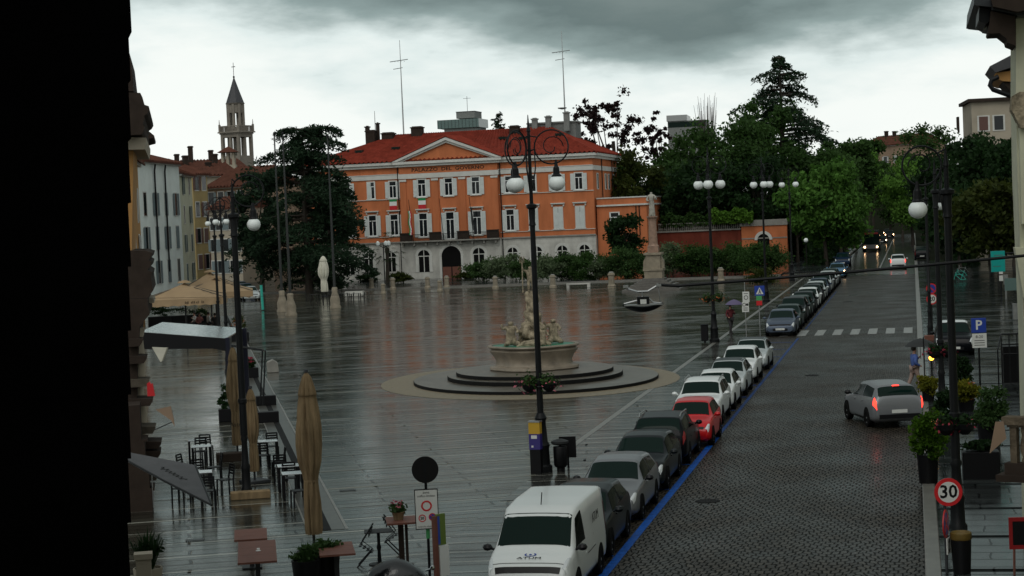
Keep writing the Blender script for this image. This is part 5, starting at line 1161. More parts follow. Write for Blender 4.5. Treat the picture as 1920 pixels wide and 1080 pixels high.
m = MB(); m.tube([(-.38, 0, .07), (-.1, 0, .13), (0, 0, .2), (0, 0, .30)], .018, 5); m.tube([(-.33, 0, .42), (-.28, 0, .36), (-.1, 0, .30), (.1, 0, .30), (.25, 0, .38), (.32, 0, .42)], .022, 5); m.tube([(.1, 0, .18), (.2, 0, .08), (.38, 0, .05)], .015, 5); m.tube([(.32, 0, .42), (.34, 0, .1), (.38, 0, .05)], .01, 4)
for x in (-.33, .32): m.box(x-.05, x+.05, -.04, .04, .39, .44)
m.build('bracket', 'steel', t)
cpts = [hp+Vector((.32, 0, .42)), At(1270, 536, Yh), At(1400, 526, Yh), At(1560, 513, Yh), At(1740, 497, Yh), At(1935, 478, Yh)]
o = MB().tube(cpts, .034, 6).build('span_cable', 'iron'); tag(o, 'thick dark span cable sweeping across the road to the right building', 'cable')
o = MB().tube([hp+Vector((-.33, 0, .42)), At(700, 552, Yh), At(236, 560, Yh)], .003, 4).build('stay_wire', 'iron'); tag(o, 'hair thin stay wire running left from the hanging lantern', 'wire')
# ------------------------------------------------------------------ signs
def pole(t, z, r=.03, mt='steel'): return MB().tube([(0, 0, 0), (0, 0, z)], r, 8).build('pole', mt, t)
def disc_plate(par, name, r, x, z, y0, y1, mt, n=28):
    m = MB(); m.prism([(x+r*cos(2*pi*i/n), z+r*sin(2*pi*i/n)) for i in range(n)], y0, y1); return m.build(name, mt, par)
def ring_sign(par, r, x, z, y, face='sign_white', txt=None, ts=.3, ringk=.78):
    p = disc_plate(par, 'sign_plate', r, x, z, y-.02, y, 'sign_red'); disc_plate(p, 'sign_face', r*ringk, x, z, y-.024, y-.0205, face)
    if txt: text('sign_text', txt, ts, 'sign_black', p, (x, y-.026, z), ext=.001, bold=.008)
    return p
# back of a round sign over a zone panel
b = G(806, 1080); t = thing('zone_sign', 'white zone panel with red rings under the black back of a round sign', 'road sign', b, RAD(3)); s = F/b.y
zc_ = Zat(797, 880, b.y); zp0, zp1 = Zat(800, 991, b.y), Zat(799, 916, b.y); x0 = At(797, 880, b.y).x-b.x
MB().tube([(0, 0, 0), (x0*.9, 0, zc_+.25)], .03, 8).build('pole', 'iron', t)
disc_plate(t, 'sign_back', .285, x0, zc_, -.06, -.035, 'sign_black'); m = MB(); m.box(x0-.03, x0+.03, -.09, -.061, zc_-.28, zc_+.28); m.build('rail', 'iron', t)
xp = At(800, 955, b.y).x-b.x; zm = (zp0+zp1)/2
m = MB(); m.box(xp-.25, xp+.25, -.085, -.06, zp0, zp1); pl = m.build('sign_panel', 'sign_black', t); m = MB(); m.box(xp-.232, xp+.232, -.089, -.0851, zp0+.02, zp1-.02); m.build('sign_face', 'sign_white', pl)
hp_ = zp1-zp0
text('sign_text', 'zona', .075, 'sign_black', pl, (xp, -.091, zp1-.07), ext=.001); text('sign_text', 'traffico limitato', .066, 'sign_black', pl, (xp, -.091, zp1-.145), ext=.001, sx=.92); text('sign_text', 'controllo elettronico', .05, 'sign_black', pl, (xp, -.091, zp0+.06), ext=.001, sx=.95)
def ring(par, r0_, r1_, x, z, y, mt):
    m = MB(); n = 24
    for i in range(n):
        a0, a1 = 2*pi*i/n, 2*pi*(i+1)/n; m.prism([(x+r0_*cos(a0), z+r0_*sin(a0)), (x+r1_*cos(a0), z+r1_*sin(a0)), (x+r1_*cos(a1), z+r1_*sin(a1)), (x+r0_*cos(a1), z+r0_*sin(a1))], y-.003, y)
    return m.build('red_ring', mt, par)
ring(pl, .08, .115, xp+.0, zm+.07, -.0895, 'sign_red'); ring(pl, .06, .08, xp-.10, zm-.19, -.0895, 'sign_red'); text('sign_text', '20', .08, 'sign_black', pl, (xp-.10, -.091, zm-.19), ext=.001, bold=.003)
disc_plate(pl, 'no_parking_mark', .06, xp+.115, zm-.17, -.092, -.0895, 'sign_blue'); ring(pl, .06, .08, xp+.115, zm-.17, -.0895, 'sign_red'); m = MB(); m.box(-.05, .05, -.0945, -.0925, -.011, .011, 0, Matrix.Translation((xp+.115, 0, zm-.17)) @ Matrix.Rotation(RAD(45), 4, 'Y')); m.build('slash', 'sign_red', pl)
m = MB()
for z, hh in ((.95, .14), (1.25, .06)): m.tube([(x0*.9*z/zc_, 0, z-hh), (x0*.9*z/zc_, 0, z+hh)], .042, 8)
m.build('sticker', 'sign_green', t)
# information totem: green over white panels beside a dark post
b = G(836, 1090); t = thing('info_totem', 'slim info totem with a green panel above a white panel and a dark edge', 'info totem', b, RAD(40))
zt_ = Zat(833, 965, b.y); m = MB(); m.box(-.27, -.19, -.05, .05, 0, zt_); m.build('post', 'wood_red', t); m = MB(); m.box(-.189, .03, -.03, .03, zt_-.62, zt_+.03); m.build('green_panel', 'lime', t); m = MB(); m.box(-.188, -.12, -.034, -.0301, zt_-.60, zt_-.01); m.build('blue_strip', 'sign_blue', t)
m = MB(); m.box(-.15, .09, -.036, .036, .12, zt_-.64); m.build('white_panel', 'sign_white', t)
# thirty sign group
b = G(1776, 1085); t = thing('speed_sign', 'thirty speed limit sign above a turned no stopping sign and an arrow plate', 'road sign', b, 0); P_ = lambda x, y: (At(x, y, b.y).x-b.x, Zat(x, y, b.y))
pole(t, Zat(1776, 897, b.y), .03, 'steel_dark'); x, z = P_(1777, 922); p = ring_sign(t, .28, x, z, -.04, txt='30', ts=.36, ringk=.74)
x, z = P_(1773, 981); 
pp = disc_plate(t, 'no_stopping_plate', .28, 0, 0, -.02, 0, 'sign_red'); pp.location = (x-.02, -.05, z); pp.rotation_euler.z = RAD(66)
disc_plate(pp, 'sign_face', .22, 0, 0, -.024, -.0205, 'sign_blue')
for a_ in (45, -45): m = MB(); m.box(-.22, .22, -.029, -.0245 if a_ > 0 else -.0242, -.03, .03, 0, Matrix.Rotation(RAD(a_), 4, 'Y')); m.build('cross_bar', 'sign_red', pp)
x, z = P_(1777, 1022); pp = MB().box(-.14, .14, -.02, 0, -.16, .16).build('arrow_plate', 'sign_white', t); pp.location = (x, -.05, z); pp.rotation_euler.z = RAD(62)
m = MB(); m.box(-.02, .02, -.024, -.0205, -.09, .09)
for s_ in (-1, 1): m.prism([(-.07, s_*.07), (.07, s_*.07), (0, s_*.145)], -.024, -.0206)
m.build('arrow', 'sign_black', pp)
# parking sign
b = G(1838, 728); t = thing('parking_sign', 'blue parking sign with a white letter over a white text plate', 'road sign', b, RAD(-4)); P_ = lambda x, y: (At(x, y, b.y).x-b.x, Zat(x, y, b.y))
pole(t, Zat(1838, 600, b.y), .04, 'iron'); x, z = P_(1834.5, 610); m = MB(); m.box(x-.29, x+.29, -.06, -.04, z-.29, z+.29); pl = bevel(m.build('sign_plate', 'sign_blue', t), .02); text('sign_text', 'P', .52, 'sign_white', pl, (x, -.062, z), ext=.002, bold=.012)
x, z = P_(1836, 638); m = MB(); m.box(x-.28, x+.28, -.058, -.04, z-.29, z+.27); pl = m.build('text_plate', 'sign_white', t); text('sign_text', '8-20', .16, 'sign_black', pl, (x, -.06, z+.14), ext=.002)
m = MB()
for k in range(3): m.box(x-.2, x+.2, -.061, -.0585, z-.2+k*.09, z-.175+k*.09)
m.build('text_line', 'sign_black', pl)
# twenty and no parking signs
b = G(1749, 632); t = thing('speed_sign', 'twenty speed limit sign below a round blue no parking sign', 'road sign', b, RAD(-3)); P_ = lambda x, y: (At(x, y, b.y).x-b.x, Zat(x, y, b.y))
pole(t, Zat(1746, 530, b.y), .035, 'iron'); x, z = P_(1746, 541); ring_sign(t, .29, x, z, -.04, 'sign_blue', None, ringk=.76); m = MB(); m.box(-.24, .24, -.068, -.0645, -.035, .035, 0, Matrix.Translation((x, 0, z)) @ Matrix.Rotation(RAD(45), 4, 'Y')); m.build('slash', 'sign_red', t)
x, z = P_(1747, 560.5); ring_sign(t, .30, x, z, -.04, txt='20', ts=.34)
# pedestrian crossing sign and green red plate
b = G(1425, 612); t = thing('crossing_sign', 'blue square pedestrian crossing sign above a green and red plate', 'road sign', b, RAD(-3)); P_ = lambda x, y: (At(x, y, b.y).x-b.x, Zat(x, y, b.y))
pole(t, Zat(1424, 536, b.y), .03, 'steel'); x, z = P_(1424, 545); m = MB(); m.box(x-.31, x+.31, -.06, -.04, z-.31, z+.31); pl = m.build('sign_plate', 'sign_blue', t); m = MB(); m.prism([(x-.24, z-.22), (x+.24, z-.22), (x, z+.22)], -.065, -.0605); m.build('triangle', 'sign_white', pl)
m = MB(); m.prism([(x-.02, z-.05), (x+.05, z-.05), (x+.03, z+.04), (x-.02, z+.04)], -.069, -.0655); m.prism([(x-.09, z-.19), (x-.04, z-.19), (x+.03, z-.052), (x-.02, z-.052)], -.069, -.0655); m.prism([(x+.05, z-.19), (x+.10, z-.19), (x+.05, z-.052), (x+.01, z-.052)], -.0692, -.0656); m.ball((x+.01, -.066, z+.075), .03, 8, sz=1); m.build('walker_mark', 'sign_black', pl)
x, z = P_(1423, 559); m = MB(); m.box(x-.17, x+.17, -.06, -.04, z-.14, z+.15); m.build('green_plate', 'sign_green', t); x, z = P_(1423.5, 568); m = MB(); m.box(x-.18, x+.18, -.061, -.041, z-.15, z+.14); m.build('red_plate', 'sign_red', t)
# bus or parking panels by the flower lamp
b = G(1400, 640); t = thing('notice_sign', 'two white notice panels one above the other on a thin pole beside the crossing', 'road sign', b, RAD(-4)); P_ = lambda x, y: (At(x, y, b.y).x-b.x, Zat(x, y, b.y))
pole(t, Zat(1396, 528, b.y), .025, 'steel')
for k, (yy, hh) in enumerate(((556.5, .29), (575.5, .28))):
    x, z = P_(1398.5-(k*.8), yy); m = MB(); m.box(x-.19, x+.19, -.05, -.03, z-hh, z+hh); pl = m.build('panel', 'sign_white', t)
    if k == 0: ring(pl, .09, .12, x, z-.04, -.0505, 'sign_black'); m = MB(); m.box(x-.12, x+.12, -.053, -.0505, z+.17, z+.2); m.build('text_line', 'sign_black', pl)
    else: ring(pl, .07, .10, x-.07, z+.13, -.0505, 'sign_black'); disc_plate(pl, 'disc_mark', .07, x+.1, z+.13, -.053, -.0505, 'sign_black'); m = MB(); [m.box(x-.13, x+.13, -.053, -.0505, z-.2+q*.07, z-.175+q*.07) for q in range(3)]; m.build('text_line', 'sign_black', pl)
# info totem with purple panel, waste bins, near the central lamp
b = G(1007, 888); t = thing('info_totem', 'narrow totem with an orange head and purple panel beside the tall central lamp', 'info totem', b, RAD(-20)); z = Zat(1004, 790, b.y)
m = MB(); m.box(-.16, .16, -.1, .1, 0, .72); m.build('base', 'black', t); m = MB(); m.box(-.17, .17, -.105, .105, .72, z-.36); m.build('purple_panel', 'purple', t); m = MB(); m.box(-.17, .17, -.105, .105, z-.36, z-.02); m.build('orange_panel', 'yellow', t); m = MB(); m.box(-.185, .185, -.12, .12, z-.02, z+.02); m.build('cap', 'steel', t)
m = MB(); m.box(-.10, .08, -.109, -.1055, z-.5, z-.4); m.build('label', 'sign_white', t); MB().box(-.1, -.04, -.109, -.1055, .78, .84).build('sticker', 'sign_white', t)
b = G(1052, 884); t = thing('waste_bin', 'black round waste bin with domed lid beside the central lamp', 'bin', b, 0)
m = MB(); m.lathe([(.12, 0), (.12, .12), (.16, .14), (.20, .2), (.21, .72), (.19, .75)], 16); m.build('body', 'black', t, True); m = MB(); m.lathe([(.2, .80), (.26, .84), (.26, .9), (.1, .96), (.01, .97)], 16); m.build('lid', 'canvas_dark', t, True); m = MB(); m.tube([(0, 0, .7), (0, 0, .82)], .05, 6); m.build('stem', 'black', t)
b = G(1066, 878); t = thing('notice_board', 'dark blank square board standing beside the black waste bin', 'board', b, RAD(-6)); m = MB(); m.box(-.25, .25, -.03, .03, .32, .95); m.build('panel', 'black', t); m = MB(); m.box(-.03, .03, -.02, .02, 0, .319); m.build('leg', 'iron', t)
b = G(1322, 643); t = thing('waste_bin', 'dark slim waste bin standing left of the lamp with orange flowers', 'bin', b, RAD(-10)); m = MB(); m.box(-.2, .2, -.18, .18, .12, 1.0); bevel(m.build('body', 'black', t), .03); m = MB(); m.box(-.22, .22, -.2, .2, 1.0, 1.06); m.build('lid', 'iron', t); m = MB(); m.box(-.05, .05, -.05, .05, 0, .12); m.build('foot', 'iron', t)
# ------------------------------------------------------------------ people
defm('cloth_blue', (.06, .11, .33), rough=.8); defm('cloth_dark', (.02, .018, .02), rough=.8); defm('cloth_red', (.12, .015, .02), rough=.8); defm('cloth_tan', (.28, .20, .17), rough=.8); defm('cloth_white', (.55, .55, .55), rough=.8); defm('cloth_pink', (.4, .16, .15), rough=.8); defm('shoe', (.015, .014, .013), rough=.5)
def person(label, base, rz, top, legs, pose='walk', umb=None, hair='hair', h=1.72, shorts=False):
    t = thing('person', label, 'person', base, rz); k = h/1.72
    if pose == 'walk':
        hip, kl, fl, kr, fr_ = (0, 0, .92), (-.09, -.14, .5), (-.10, -.16, .06), (.09, .12, .5), (.10, .32, .10)
    else: hip, kl, fl, kr, fr_ = (0, .05, .5), (-.11, -.38, .5), (-.12, -.40, .06), (.11, -.38, .5), (.12, -.40, .06)
    dz = 0 if pose == 'walk' else -.42
    sh = lambda x, y, z: (x, y, z+dz)
    la, ra = ([sh(-.19, 0, 1.4), sh(-.25, .06, 1.13), sh(-.2, -.16, 1.0)], [sh(.19, 0, 1.4), sh(.25, -.05, 1.15), sh(.13, -.26, 1.3)])
    P = [hip, sh(0, 0, 1.1), sh(0, 0, 1.33), sh(0, .0, 1.46), sh(0, -.02, 1.53), sh(0, -.03, 1.63), sh(0, -.025, 1.70)]+la+[sh(-.17, -.24, .97)]+ra+[sh(.1, -.32, 1.36)]+[(-.09, 0, hip[2]-.03), kl, fl, (fl[0], fl[1]-.15, fl[2]-.03), (.09, 0, hip[2]-.03), kr, fr_, (fr_[0], fr_[1]-.15, fr_[2]-.04)]
    E_ = [(0, 1), (1, 2), (2, 3), (3, 4), (4, 5), (5, 6), (2, 7), (7, 8), (8, 9), (9, 10), (2, 11), (11, 12), (12, 13), (13, 14), (0, 15), (15, 16), (16, 17), (17, 18), (0, 19), (19, 20), (20, 21), (21, 22)]
    R_ = [.12, .11, .13, .06, .055, .085, .075, .06, .045, .035, .03, .06, .045, .035, .03, .085, .06, .045, .03, .085, .06, .045, .03]
    skin('body', [Vector(p)*k for p in P], E_, [r*k for r in R_], 'skin', t, 0, 1)
    iT = [0, 1, 2, 3, 7, 8, 9, 11, 12, 13]; mp_ = {i: j for j, i in enumerate(iT)}
    skin('shirt', [Vector(P[i])*k for i in iT], [(mp_[a_], mp_[b_]) for a_, b_ in E_ if a_ in mp_ and b_ in mp_], [k*r for r in (.155, .15, .165, .08, .085, .065, .05, .085, .065, .05)], top, t, 0, 1)
    iL = [0, 15, 16]+([] if shorts else [17])+[19, 20]+([] if shorts else [21]); mp_ = {i: j for j, i in enumerate(iL)}
    skin('trousers', [Vector(P[i])*k for i in iL], [(mp_[a_], mp_[b_]) for a_, b_ in E_ if a_ in mp_ and b_ in mp_], [k*(.15 if i == 0 else .11 if i in (15, 19) else .085 if i in (16, 20) else .065) for i in iL], legs, t, 0, 1)
    c = Vector(sh(0, .01, 1.68))*k; m = MB(); m.ball(c, .105*k, 10, sz=1.0); m.build('hair', hair, t, True)
    m = MB()
    for f in (fl, fr_): m.box(f[0]-.05, f[0]+.05, f[1]-.2, f[1]+.06, f[2]-.06, f[2]+.03)
    m.build('shoes', 'shoe', t)
    if umb:
        u = thing('umbrella', umb[0], 'umbrella', t.matrix_basis @ (Vector(P[14])*k), rz); m = MB(); m.tube([(0, 0, -.12), (0, .02, .62)], .012, 5); m.build('shaft', 'steel_dark', u)
        m = MB(); R = umb[2]; n = 16; m.lathe([(R, .40), (R*.96, .42), (R*.72, .54), (R*.4, .64), (.02, .70)], n, fn=lambda tt, z: 1-.05*abs(sin(4*tt)), cap=False); m.lathe([(R*.97, .395), (R*.7, .52), (R*.4, .62), (.02, .68)], n, fn=lambda tt, z: 1-.05*abs(sin(4*tt)), cap=False); m.build('canopy', umb[1], u, True)
        m = MB()
        for i in range(8): m.tube([(R*.94*cos(i*pi/4), R*.94*sin(i*pi/4), .395), (.02, .02, .66)], .006, 4)
        m.build('rib', 'steel', u)
    return t
person('person in a blue shirt and light trousers crossing the road under a black umbrella', G(1716, 733), RAD(100), 'cloth_blue', 'cloth_tan', umb=('black umbrella held by the person in the blue shirt', 'canvas_dark', .64))
person('person in dark clothes walking on the square under a violet umbrella', G(1371, 626), RAD(20), 'cloth_red', 'cloth_dark', umb=('violet grey umbrella held by the person in dark clothes', mat('umbrella_violet', (.10, .08, .16), rough=.7), .55))
for i, (px, py, c, la) in enumerate(((366, 618, 'cloth_white', 'seated person in a white shirt under the beige canopy'), (375, 620, 'cloth_pink', 'seated person in a pink top under the beige canopy'), (392, 618, 'cloth_white', 'seated person in a pale lilac top facing the pink one'), (404, 621, 'cloth_dark', 'seated person in dark clothes under the beige canopy, right end'))):
    g = G(px, py); t = person(la, g, RAD((-60, 40, 120, 200)[i]), c, 'cloth_dark', 'sit')
    st_ = thing('stool', la.replace('seated person', 'dark stool carrying the person').split(' under')[0].split(' facing')[0]+' on the covered terrace', 'stool', g, 0, 'stools on the covered terrace'); MB().lathe([(.19, .33), (.19, .37)], 12).build('seat', 'wood_red', st_)
    m = MB(); [m.tube([(.13*cos(q), .13*sin(q), .33), (.17*cos(q), .17*sin(q), 0)], .014, 4) for q in (.8, 2.4, 3.9, 5.5)]; m.build('legs', 'iron', st_)
# ------------------------------------------------------------------ bar terrace furniture
def closed_umbrella(name, label, px, py, ytop, w_px, mt, tie=.62, band=None, base=True, splay=0.):
    g = G(px, py); s = F/g.y; t = thing(name, label, 'parasol', g, rnd.uniform(0, 1)); z1 = Zat(px-(py-ytop)*.04, ytop, g.y); w = w_px/s/2
    x1 = At(px-(py-ytop)*.03, ytop, g.y).x-g.x
    m = MB(); m.tube([(0, 0, 0), (0, 0, z1+.02)], .035, 8); m.lathe([(.06, z1), (.05, z1+.06), (.01, z1+.08)], 8); m.build('pole', 'steel_dark', t)
    zb = z1*.12 if base else z1*.14
    H_ = z1-zb; pr = []
    for f, r in ((0, .62), (.04, .68), (.2, .66), (.29, .58), (.33, .54), (.37, .62), (.45, .88), (.55, 1.0), (.66, .97), (.78, .8), (.855, .66), (.86, .72), (.9, .62), (.97, .35), (1, .1)): pr.append((w*r, zb+H_*f))
    P2 = [pr[0]]
    for p, q in zip(pr, pr[1:]): P2 += [((p[0]*2+q[0])/3, (p[1]*2+q[1])/3), ((p[0]+q[0]*2)/3, (p[1]+q[1]*2)/3), q]
    m = MB(); m.lathe(P2, 72, fn=lambda tt, z: (.80+.30*abs(sin(4.5*tt+.5*sin(z*1.9)))**.8+.05*sin(13*tt+z*2.1)+.03*sin(23*tt-z))*(1+.05*sin(tt+z*2)), cap=False); m.build('canopy', mt, t, True, 80)
    m = MB(); zz = zb+H_*.33; m.lathe([(w*.60, zz-.03), (w*.61, zz), (w*.60, zz+.03)], 24, cap=False); m.build('strap', mt, t)
    if base: m = MB(); m.box(-.35, .35, -.35, .35, 0, .1); bevel(m.build('base', 'steel_dark', t), .02)
    return t
u1 = closed_umbrella('closed_parasol', 'largest closed tan parasol rising from the black planters in front', 590, 1042, 698, 45, 'canvas')
u2 = closed_umbrella('closed_parasol', 'closed tan parasol with dark script lettering, farthest of the bar parasols', 446, 860, 650, 26, 'canvas')
text('lettering', 'Astro', .20, 'sign_black', u2, (.03, -.26, 1.15), ext=.004)
u3 = closed_umbrella('closed_parasol', 'closed tan parasol standing just right of the terrace lamp post', 478, 905, 728, 24, 'canvas')
u4 = closed_umbrella('closed_parasol', 'white closed parasol before the palace at the back of the square', 609, 556, 480, 19, 'canvas_light')
def chair(label, p, rz, k=1.):
    t = thing('bistro_chair', label, 'chair', p, rz, 'black bistro chairs on the terrace'); t.scale = (k, k, k)
    m = MB(); m.box(-.2, .2, -.2, .2, .43, .455); bevel(m.build('seat', 'black', t), .01)
    for x in (-.18, .18):
        MB().tube([(x, .18, .0), (x, .17, .45), (x*.95, .23, .86)], .026, 5).build('leg', 'iron', t); MB().tube([(x, -.19, 0), (x, -.18, .43)], .026, 5).build('leg', 'iron', t)
    m = MB()
    for z in (.58, .66, .74, .82): m.box(-.17, .17, .19+(z-.5)*.1, .205+(z-.5)*.1, z, z+.05)
    m.build('backrest', 'black', t); return t
def cafe_table(label, p, rz, w=.62, d=.62, top='table_top', four=True):
    t = thing('cafe_table', label, 'table', p, rz, 'cafe tables on the terrace'); m = MB(); m.box(-w/2, w/2, -d/2, d/2, .73, .75); bevel(m.build('tabletop', top, t), .006)
    if four:
        for x in (-1, 1):
            for y in (-1, 1): MB().box(x*(w/2-.04)-.034, x*(w/2-.04)+.034, y*(d/2-.04)-.034, y*(d/2-.04)+.034, 0, .73).build('leg', 'black', t)
    else:
        m = MB(); m.lathe([(.24, 0), (.24, .02), (.05, .05), (.035, .3), (.055, .38), (.035, .45), (.035, .73)], 12); m.build('pedestal', 'iron', t, True)
    return t
R10 = RAD(10)
for px, py, la in ((370, 824, 'grey topped table at the left, behind its twin'), (377, 836, 'grey topped table at the left, in front of its twin'), (377, 884, 'grey topped table half covered by the dark awning'), (502, 826, 'grey topped table right of the middle parasol, behind the others'), (540, 872, 'grey topped table beside the largest parasol, back one of two'), (549, 886, 'grey topped table beside the largest parasol, front one of two')):
    g = G(px, py, .75); g.z = 0; cafe_table(la, g, R10)
for i, (px, py, a_, la) in enumerate(((350, 905, 75, 'black chair at the far left of the left tables'), (404, 903, -75, 'black chair right of the left tables'), (372, 918, 10, 'black chair in front of the left tables'), (424, 928, -60, 'black chair beside the wooden planter box'), (340, 945, 70, 'black chair under the dark awning, left'), (392, 950, 185, 'black chair under the dark awning, right'), (523, 892, -80, 'black chair right of the table behind the parasol'), (495, 880, 180, 'black chair behind the right hand tables'), (527, 905, 185, 'black chair behind the pair of right hand tables'), (562, 950, -70, 'black chair hidden beside the largest parasol'), (376, 872, 0, 'black chair between the front left table and the awning'), (388, 862, 180, 'black chair tucked behind the front left table'), (512, 862, 10, 'black chair in front of the right hand back table'), (543, 925, 5, 'black chair in front of the right hand front table'))):
    chair(la, G(px, py), RAD(a_))
# red brown tables
for px, py, w, d, la, rz in ((470, 1001, .72, 1.45, 'narrow red brown slatted table behind the bigger red brown one', 8), (482, 1033, .80, 2.6, 'bigger red brown table with a small white cup', 8), (630, 1028, .74, 1.5, 'red brown table beside the planter of the largest parasol', 8), (754, 974, .70, .95, 'red brown high table with a potted plant', 6)):
    z = .75 if px != 754 else 1.05
    g = G(px, py, z); g.z = 0; t = thing('wooden_table', la, 'table', g, RAD(rz), 'red brown wooden tables'); m = MB(); n = 3
    for i in range(n): m.box(-w/2, w/2, -d/2+i*d/n, -d/2+(i+1)*d/n-.008, z-.04, z)
    m.build('tabletop', 'wood_red', t); m = MB(); m.box(-.05, .05, -.05, .05, 0, z-.04) if z < 1 else (m.box(-.10, .02, -.06, .06, 0, z-.04), m.box(.05, .11, -.05, .05, 0, z-.04)); m.box(-.22, .22, -.22, .22, 0, .03); m.build('pedestal', 'steel_dark' if z < 1 else 'brown_stone', t)
    if px == 482: cc = thing('coffee_cup', 'small white cup on the bigger red brown table', 'cup', g+Vector((.03, -.02, .75))); MB().lathe([(.05, 0), (.06, .012)], 12).build('saucer', 'white_paint', cc); MB().lathe([(.025, .012), (.035, .06)], 12).build('cup', 'white_paint', cc)
    if px == 754: TP = g+Vector((-.08, 0, z))
t = thing('potted_plant', 'small bushy plant in a pot on the red brown high table', 'plant', TP); MB().lathe([(.10, 0), (.14, .16), (.15, .17)], 14).build('pot', 'leaf_gold' if False else 'canvas', t, True)
P, C = broad_pts(.24, .16, .26, 420, 5, K=8, clump=.5); leafmesh('foliage', P, .05, 'leaf_shrub', t, 5); P, C = broad_pts(.22, .10, .34, 60, 6, K=8, clump=.5); leafmesh('flowers', P, .035, 'flower_pink', t, 5)
# small round bistro table with two folding chairs
g = G(712, 1058); t = cafe_table('small square black pedestal table between two folding chairs', g, RAD(5), .62, .5, 'canvas_dark', False)
for px, py, sgn, la in ((690, 1060, -1, 'black folding chair tilted left of the pedestal table'), (733, 1040, 1, 'black folding chair tilted against the right side of the pedestal table')):
    g = G(px, py); t = thing('folding_chair', la, 'chair', g, RAD(-90 if sgn < 0 else 90)); 
    for y in (-.19, .19):
        MB().tube([(y, -.22, 0), (y, .1, .34), (y, -.12, .52), (y, .14, .90)] if True else [], .017, 5).build('leg', 'iron', t)
    m = MB(); [m.box(-.19, .19, .05+k*.03, .07+k*.03, .66+k*.075, .72+k*.075) for k in range(3)]; m.build('backrest', 'black', t)
    m = MB(); [m.box(-.19, .19, -.17+k*.08, -.11+k*.08, .45-k*.05, .465-k*.05) for k in range(4)]; m.build('seat', 'black', t)
# black glossy scooter cover at the bottom edge
g = G(752, 1172); zt_ = Zat(752, 1046, g.y); t = thing('covered_motorbike', 'rounded shiny black cover over a motorbike at the lower edge of the picture', 'motorbike', g, RAD(4))
defm('wet_cover', (.006, .007, .008), rough=.18, spec=.6, bump=.25, bscale=6)
m = MB(); n = 24; rows = []
for i in range(17):
    f = -1+i/8; hgt = zt_*(1-.16*abs(f)**2.2-.14*max(0, f)); w = .34*(1-.3*abs(f)**3); rows.append([(f*.56, w*1.15*sx*(1 if kk else 1), zz) for sx, zz, kk in ((-1, .18, 0), (-1.05, hgt*.45, 0), (-.95, hgt*.8, 0), (-.6, hgt*.96, 0), (0, hgt, 0), (.6, hgt*.96, 0), (.95, hgt*.8, 0), (1.05, hgt*.45, 0), (1, .18, 0))])
m.add([p for r in rows for p in r], [(i*9+k, i*9+k+1, (i+1)*9+k+1, (i+1)*9+k) for i in range(16) for k in range(8)]+[tuple(range(9)), tuple(16*9+k for k in range(9))]); m.build('cover', 'wet_cover', t, True, 60)
m = MB(); [m.tube([(x, 0, .28), (x, .0, .285)], .27, 14) for x in ()]; 
for x in (-.42, .42):
    w = MB(); w.lathe([(.2, -.05), (.27, -.04), (.27, .04), (.2, .05)], 18); o = w.build('wheel', 'rubber', t); o.location = (x, 0, .27); o.rotation_euler.x = pi/2
m = MB(); m.tube([(.5, -.2, zt_*.82), (.62, -.3, zt_*.86)], .02, 5); m.ball((.63, -.31, zt_*.87), .05, 8); m.build('wing_mirror', 'chrome', t)
# planters at the largest parasol
def spiky(name, label, p, rpot, hpot, hpl, seed, n=60, lf='leaf_shrub', pot='black'):
    t = thing(name, label, 'planter', p); m = MB(); m.lathe([(rpot*.72, 0), (rpot*.9, hpot*.4), (rpot, hpot*.9), (rpot*1.02, hpot), (rpot*.9, hpot), (rpot*.88, hpot-.05)], 20); m.build('pot', pot, t, True)
    q = random.Random(seed); m = MB()
    for i in range(n):
        a_ = q.uniform(0, 2*pi); L = hpl*q.uniform(.6, 1.1); o = rpot*.5*q.random(); b0 = Vector((o*cos(a_), o*sin(a_), hpot-.05)); d = Vector((cos(a_), sin(a_), 0)); w = .018; sd = Vector((-d.y, d.x, 0))*w; sp = q.uniform(.2, .8)
        m.add([b0-sd, b0+sd, b0+d*L*sp*.5+Vector((0, 0, L*.7))+sd, b0+d*L*sp*.5+Vector((0, 0, L*.7))-sd, b0+d*L*sp+Vector((0, 0, L*(1-.45*sp)))], [(0, 1, 2, 3), (3, 2, 4)])
    m.build('foliage', lf, t); P, C = broad_pts(rpot*1.05, hpl*.4, hpot+hpl*.3, 500, seed, K=8, clump=.5); leafmesh('leaves', P, .05, lf, t, seed); return t
spiky('plant_pot', 'black pot with spiky green plant left of the largest parasol', G(576, 1105), .30, .62, .42, 1); spiky('plant_pot', 'black pot with bushy plant right of the largest parasol foot', G(613, 1090), .30, .60, .45, 2, 40)
# terrace planters further back
def planter_box(label, px, py, w, d, h, pl=None, mt='brown_stone', seed=0, hp=.5, lf='leaf_dark', fl=None, rz=10):
    g = G(px, py); t = thing('planter_box', label, 'planter', g, RAD(rz)); m = MB(); m.box(-w/2, w/2, -d/2, d/2, 0, h); bevel(m.build('box', mt, t), .02)
    if pl: P, C = broad_pts(w*.5, hp*.5, h+hp*.4, 900, seed, K=10, clump=.5); leafmesh('foliage', P, .07, lf, t, seed)
    if fl: P, C = broad_pts(w*.5, hp*.3, h+hp*.6, 160, seed+1, K=8, clump=.5); leafmesh('flowers', P, .05, fl, t, seed)
    return t
planter_box('dark planter box with tall dark shrub beside the lettered parasol', 425, 790, .6, .5, .5, 1, 'black', 3, 1.1)
planter_box('low black planter box beside the gutter, front one of two', 500, 792, .95, .4, .42, None, 'black', 4); planter_box('low black planter box beside the gutter, back one of two', 499, 760, .85, .4, .42, None, 'black', 4)
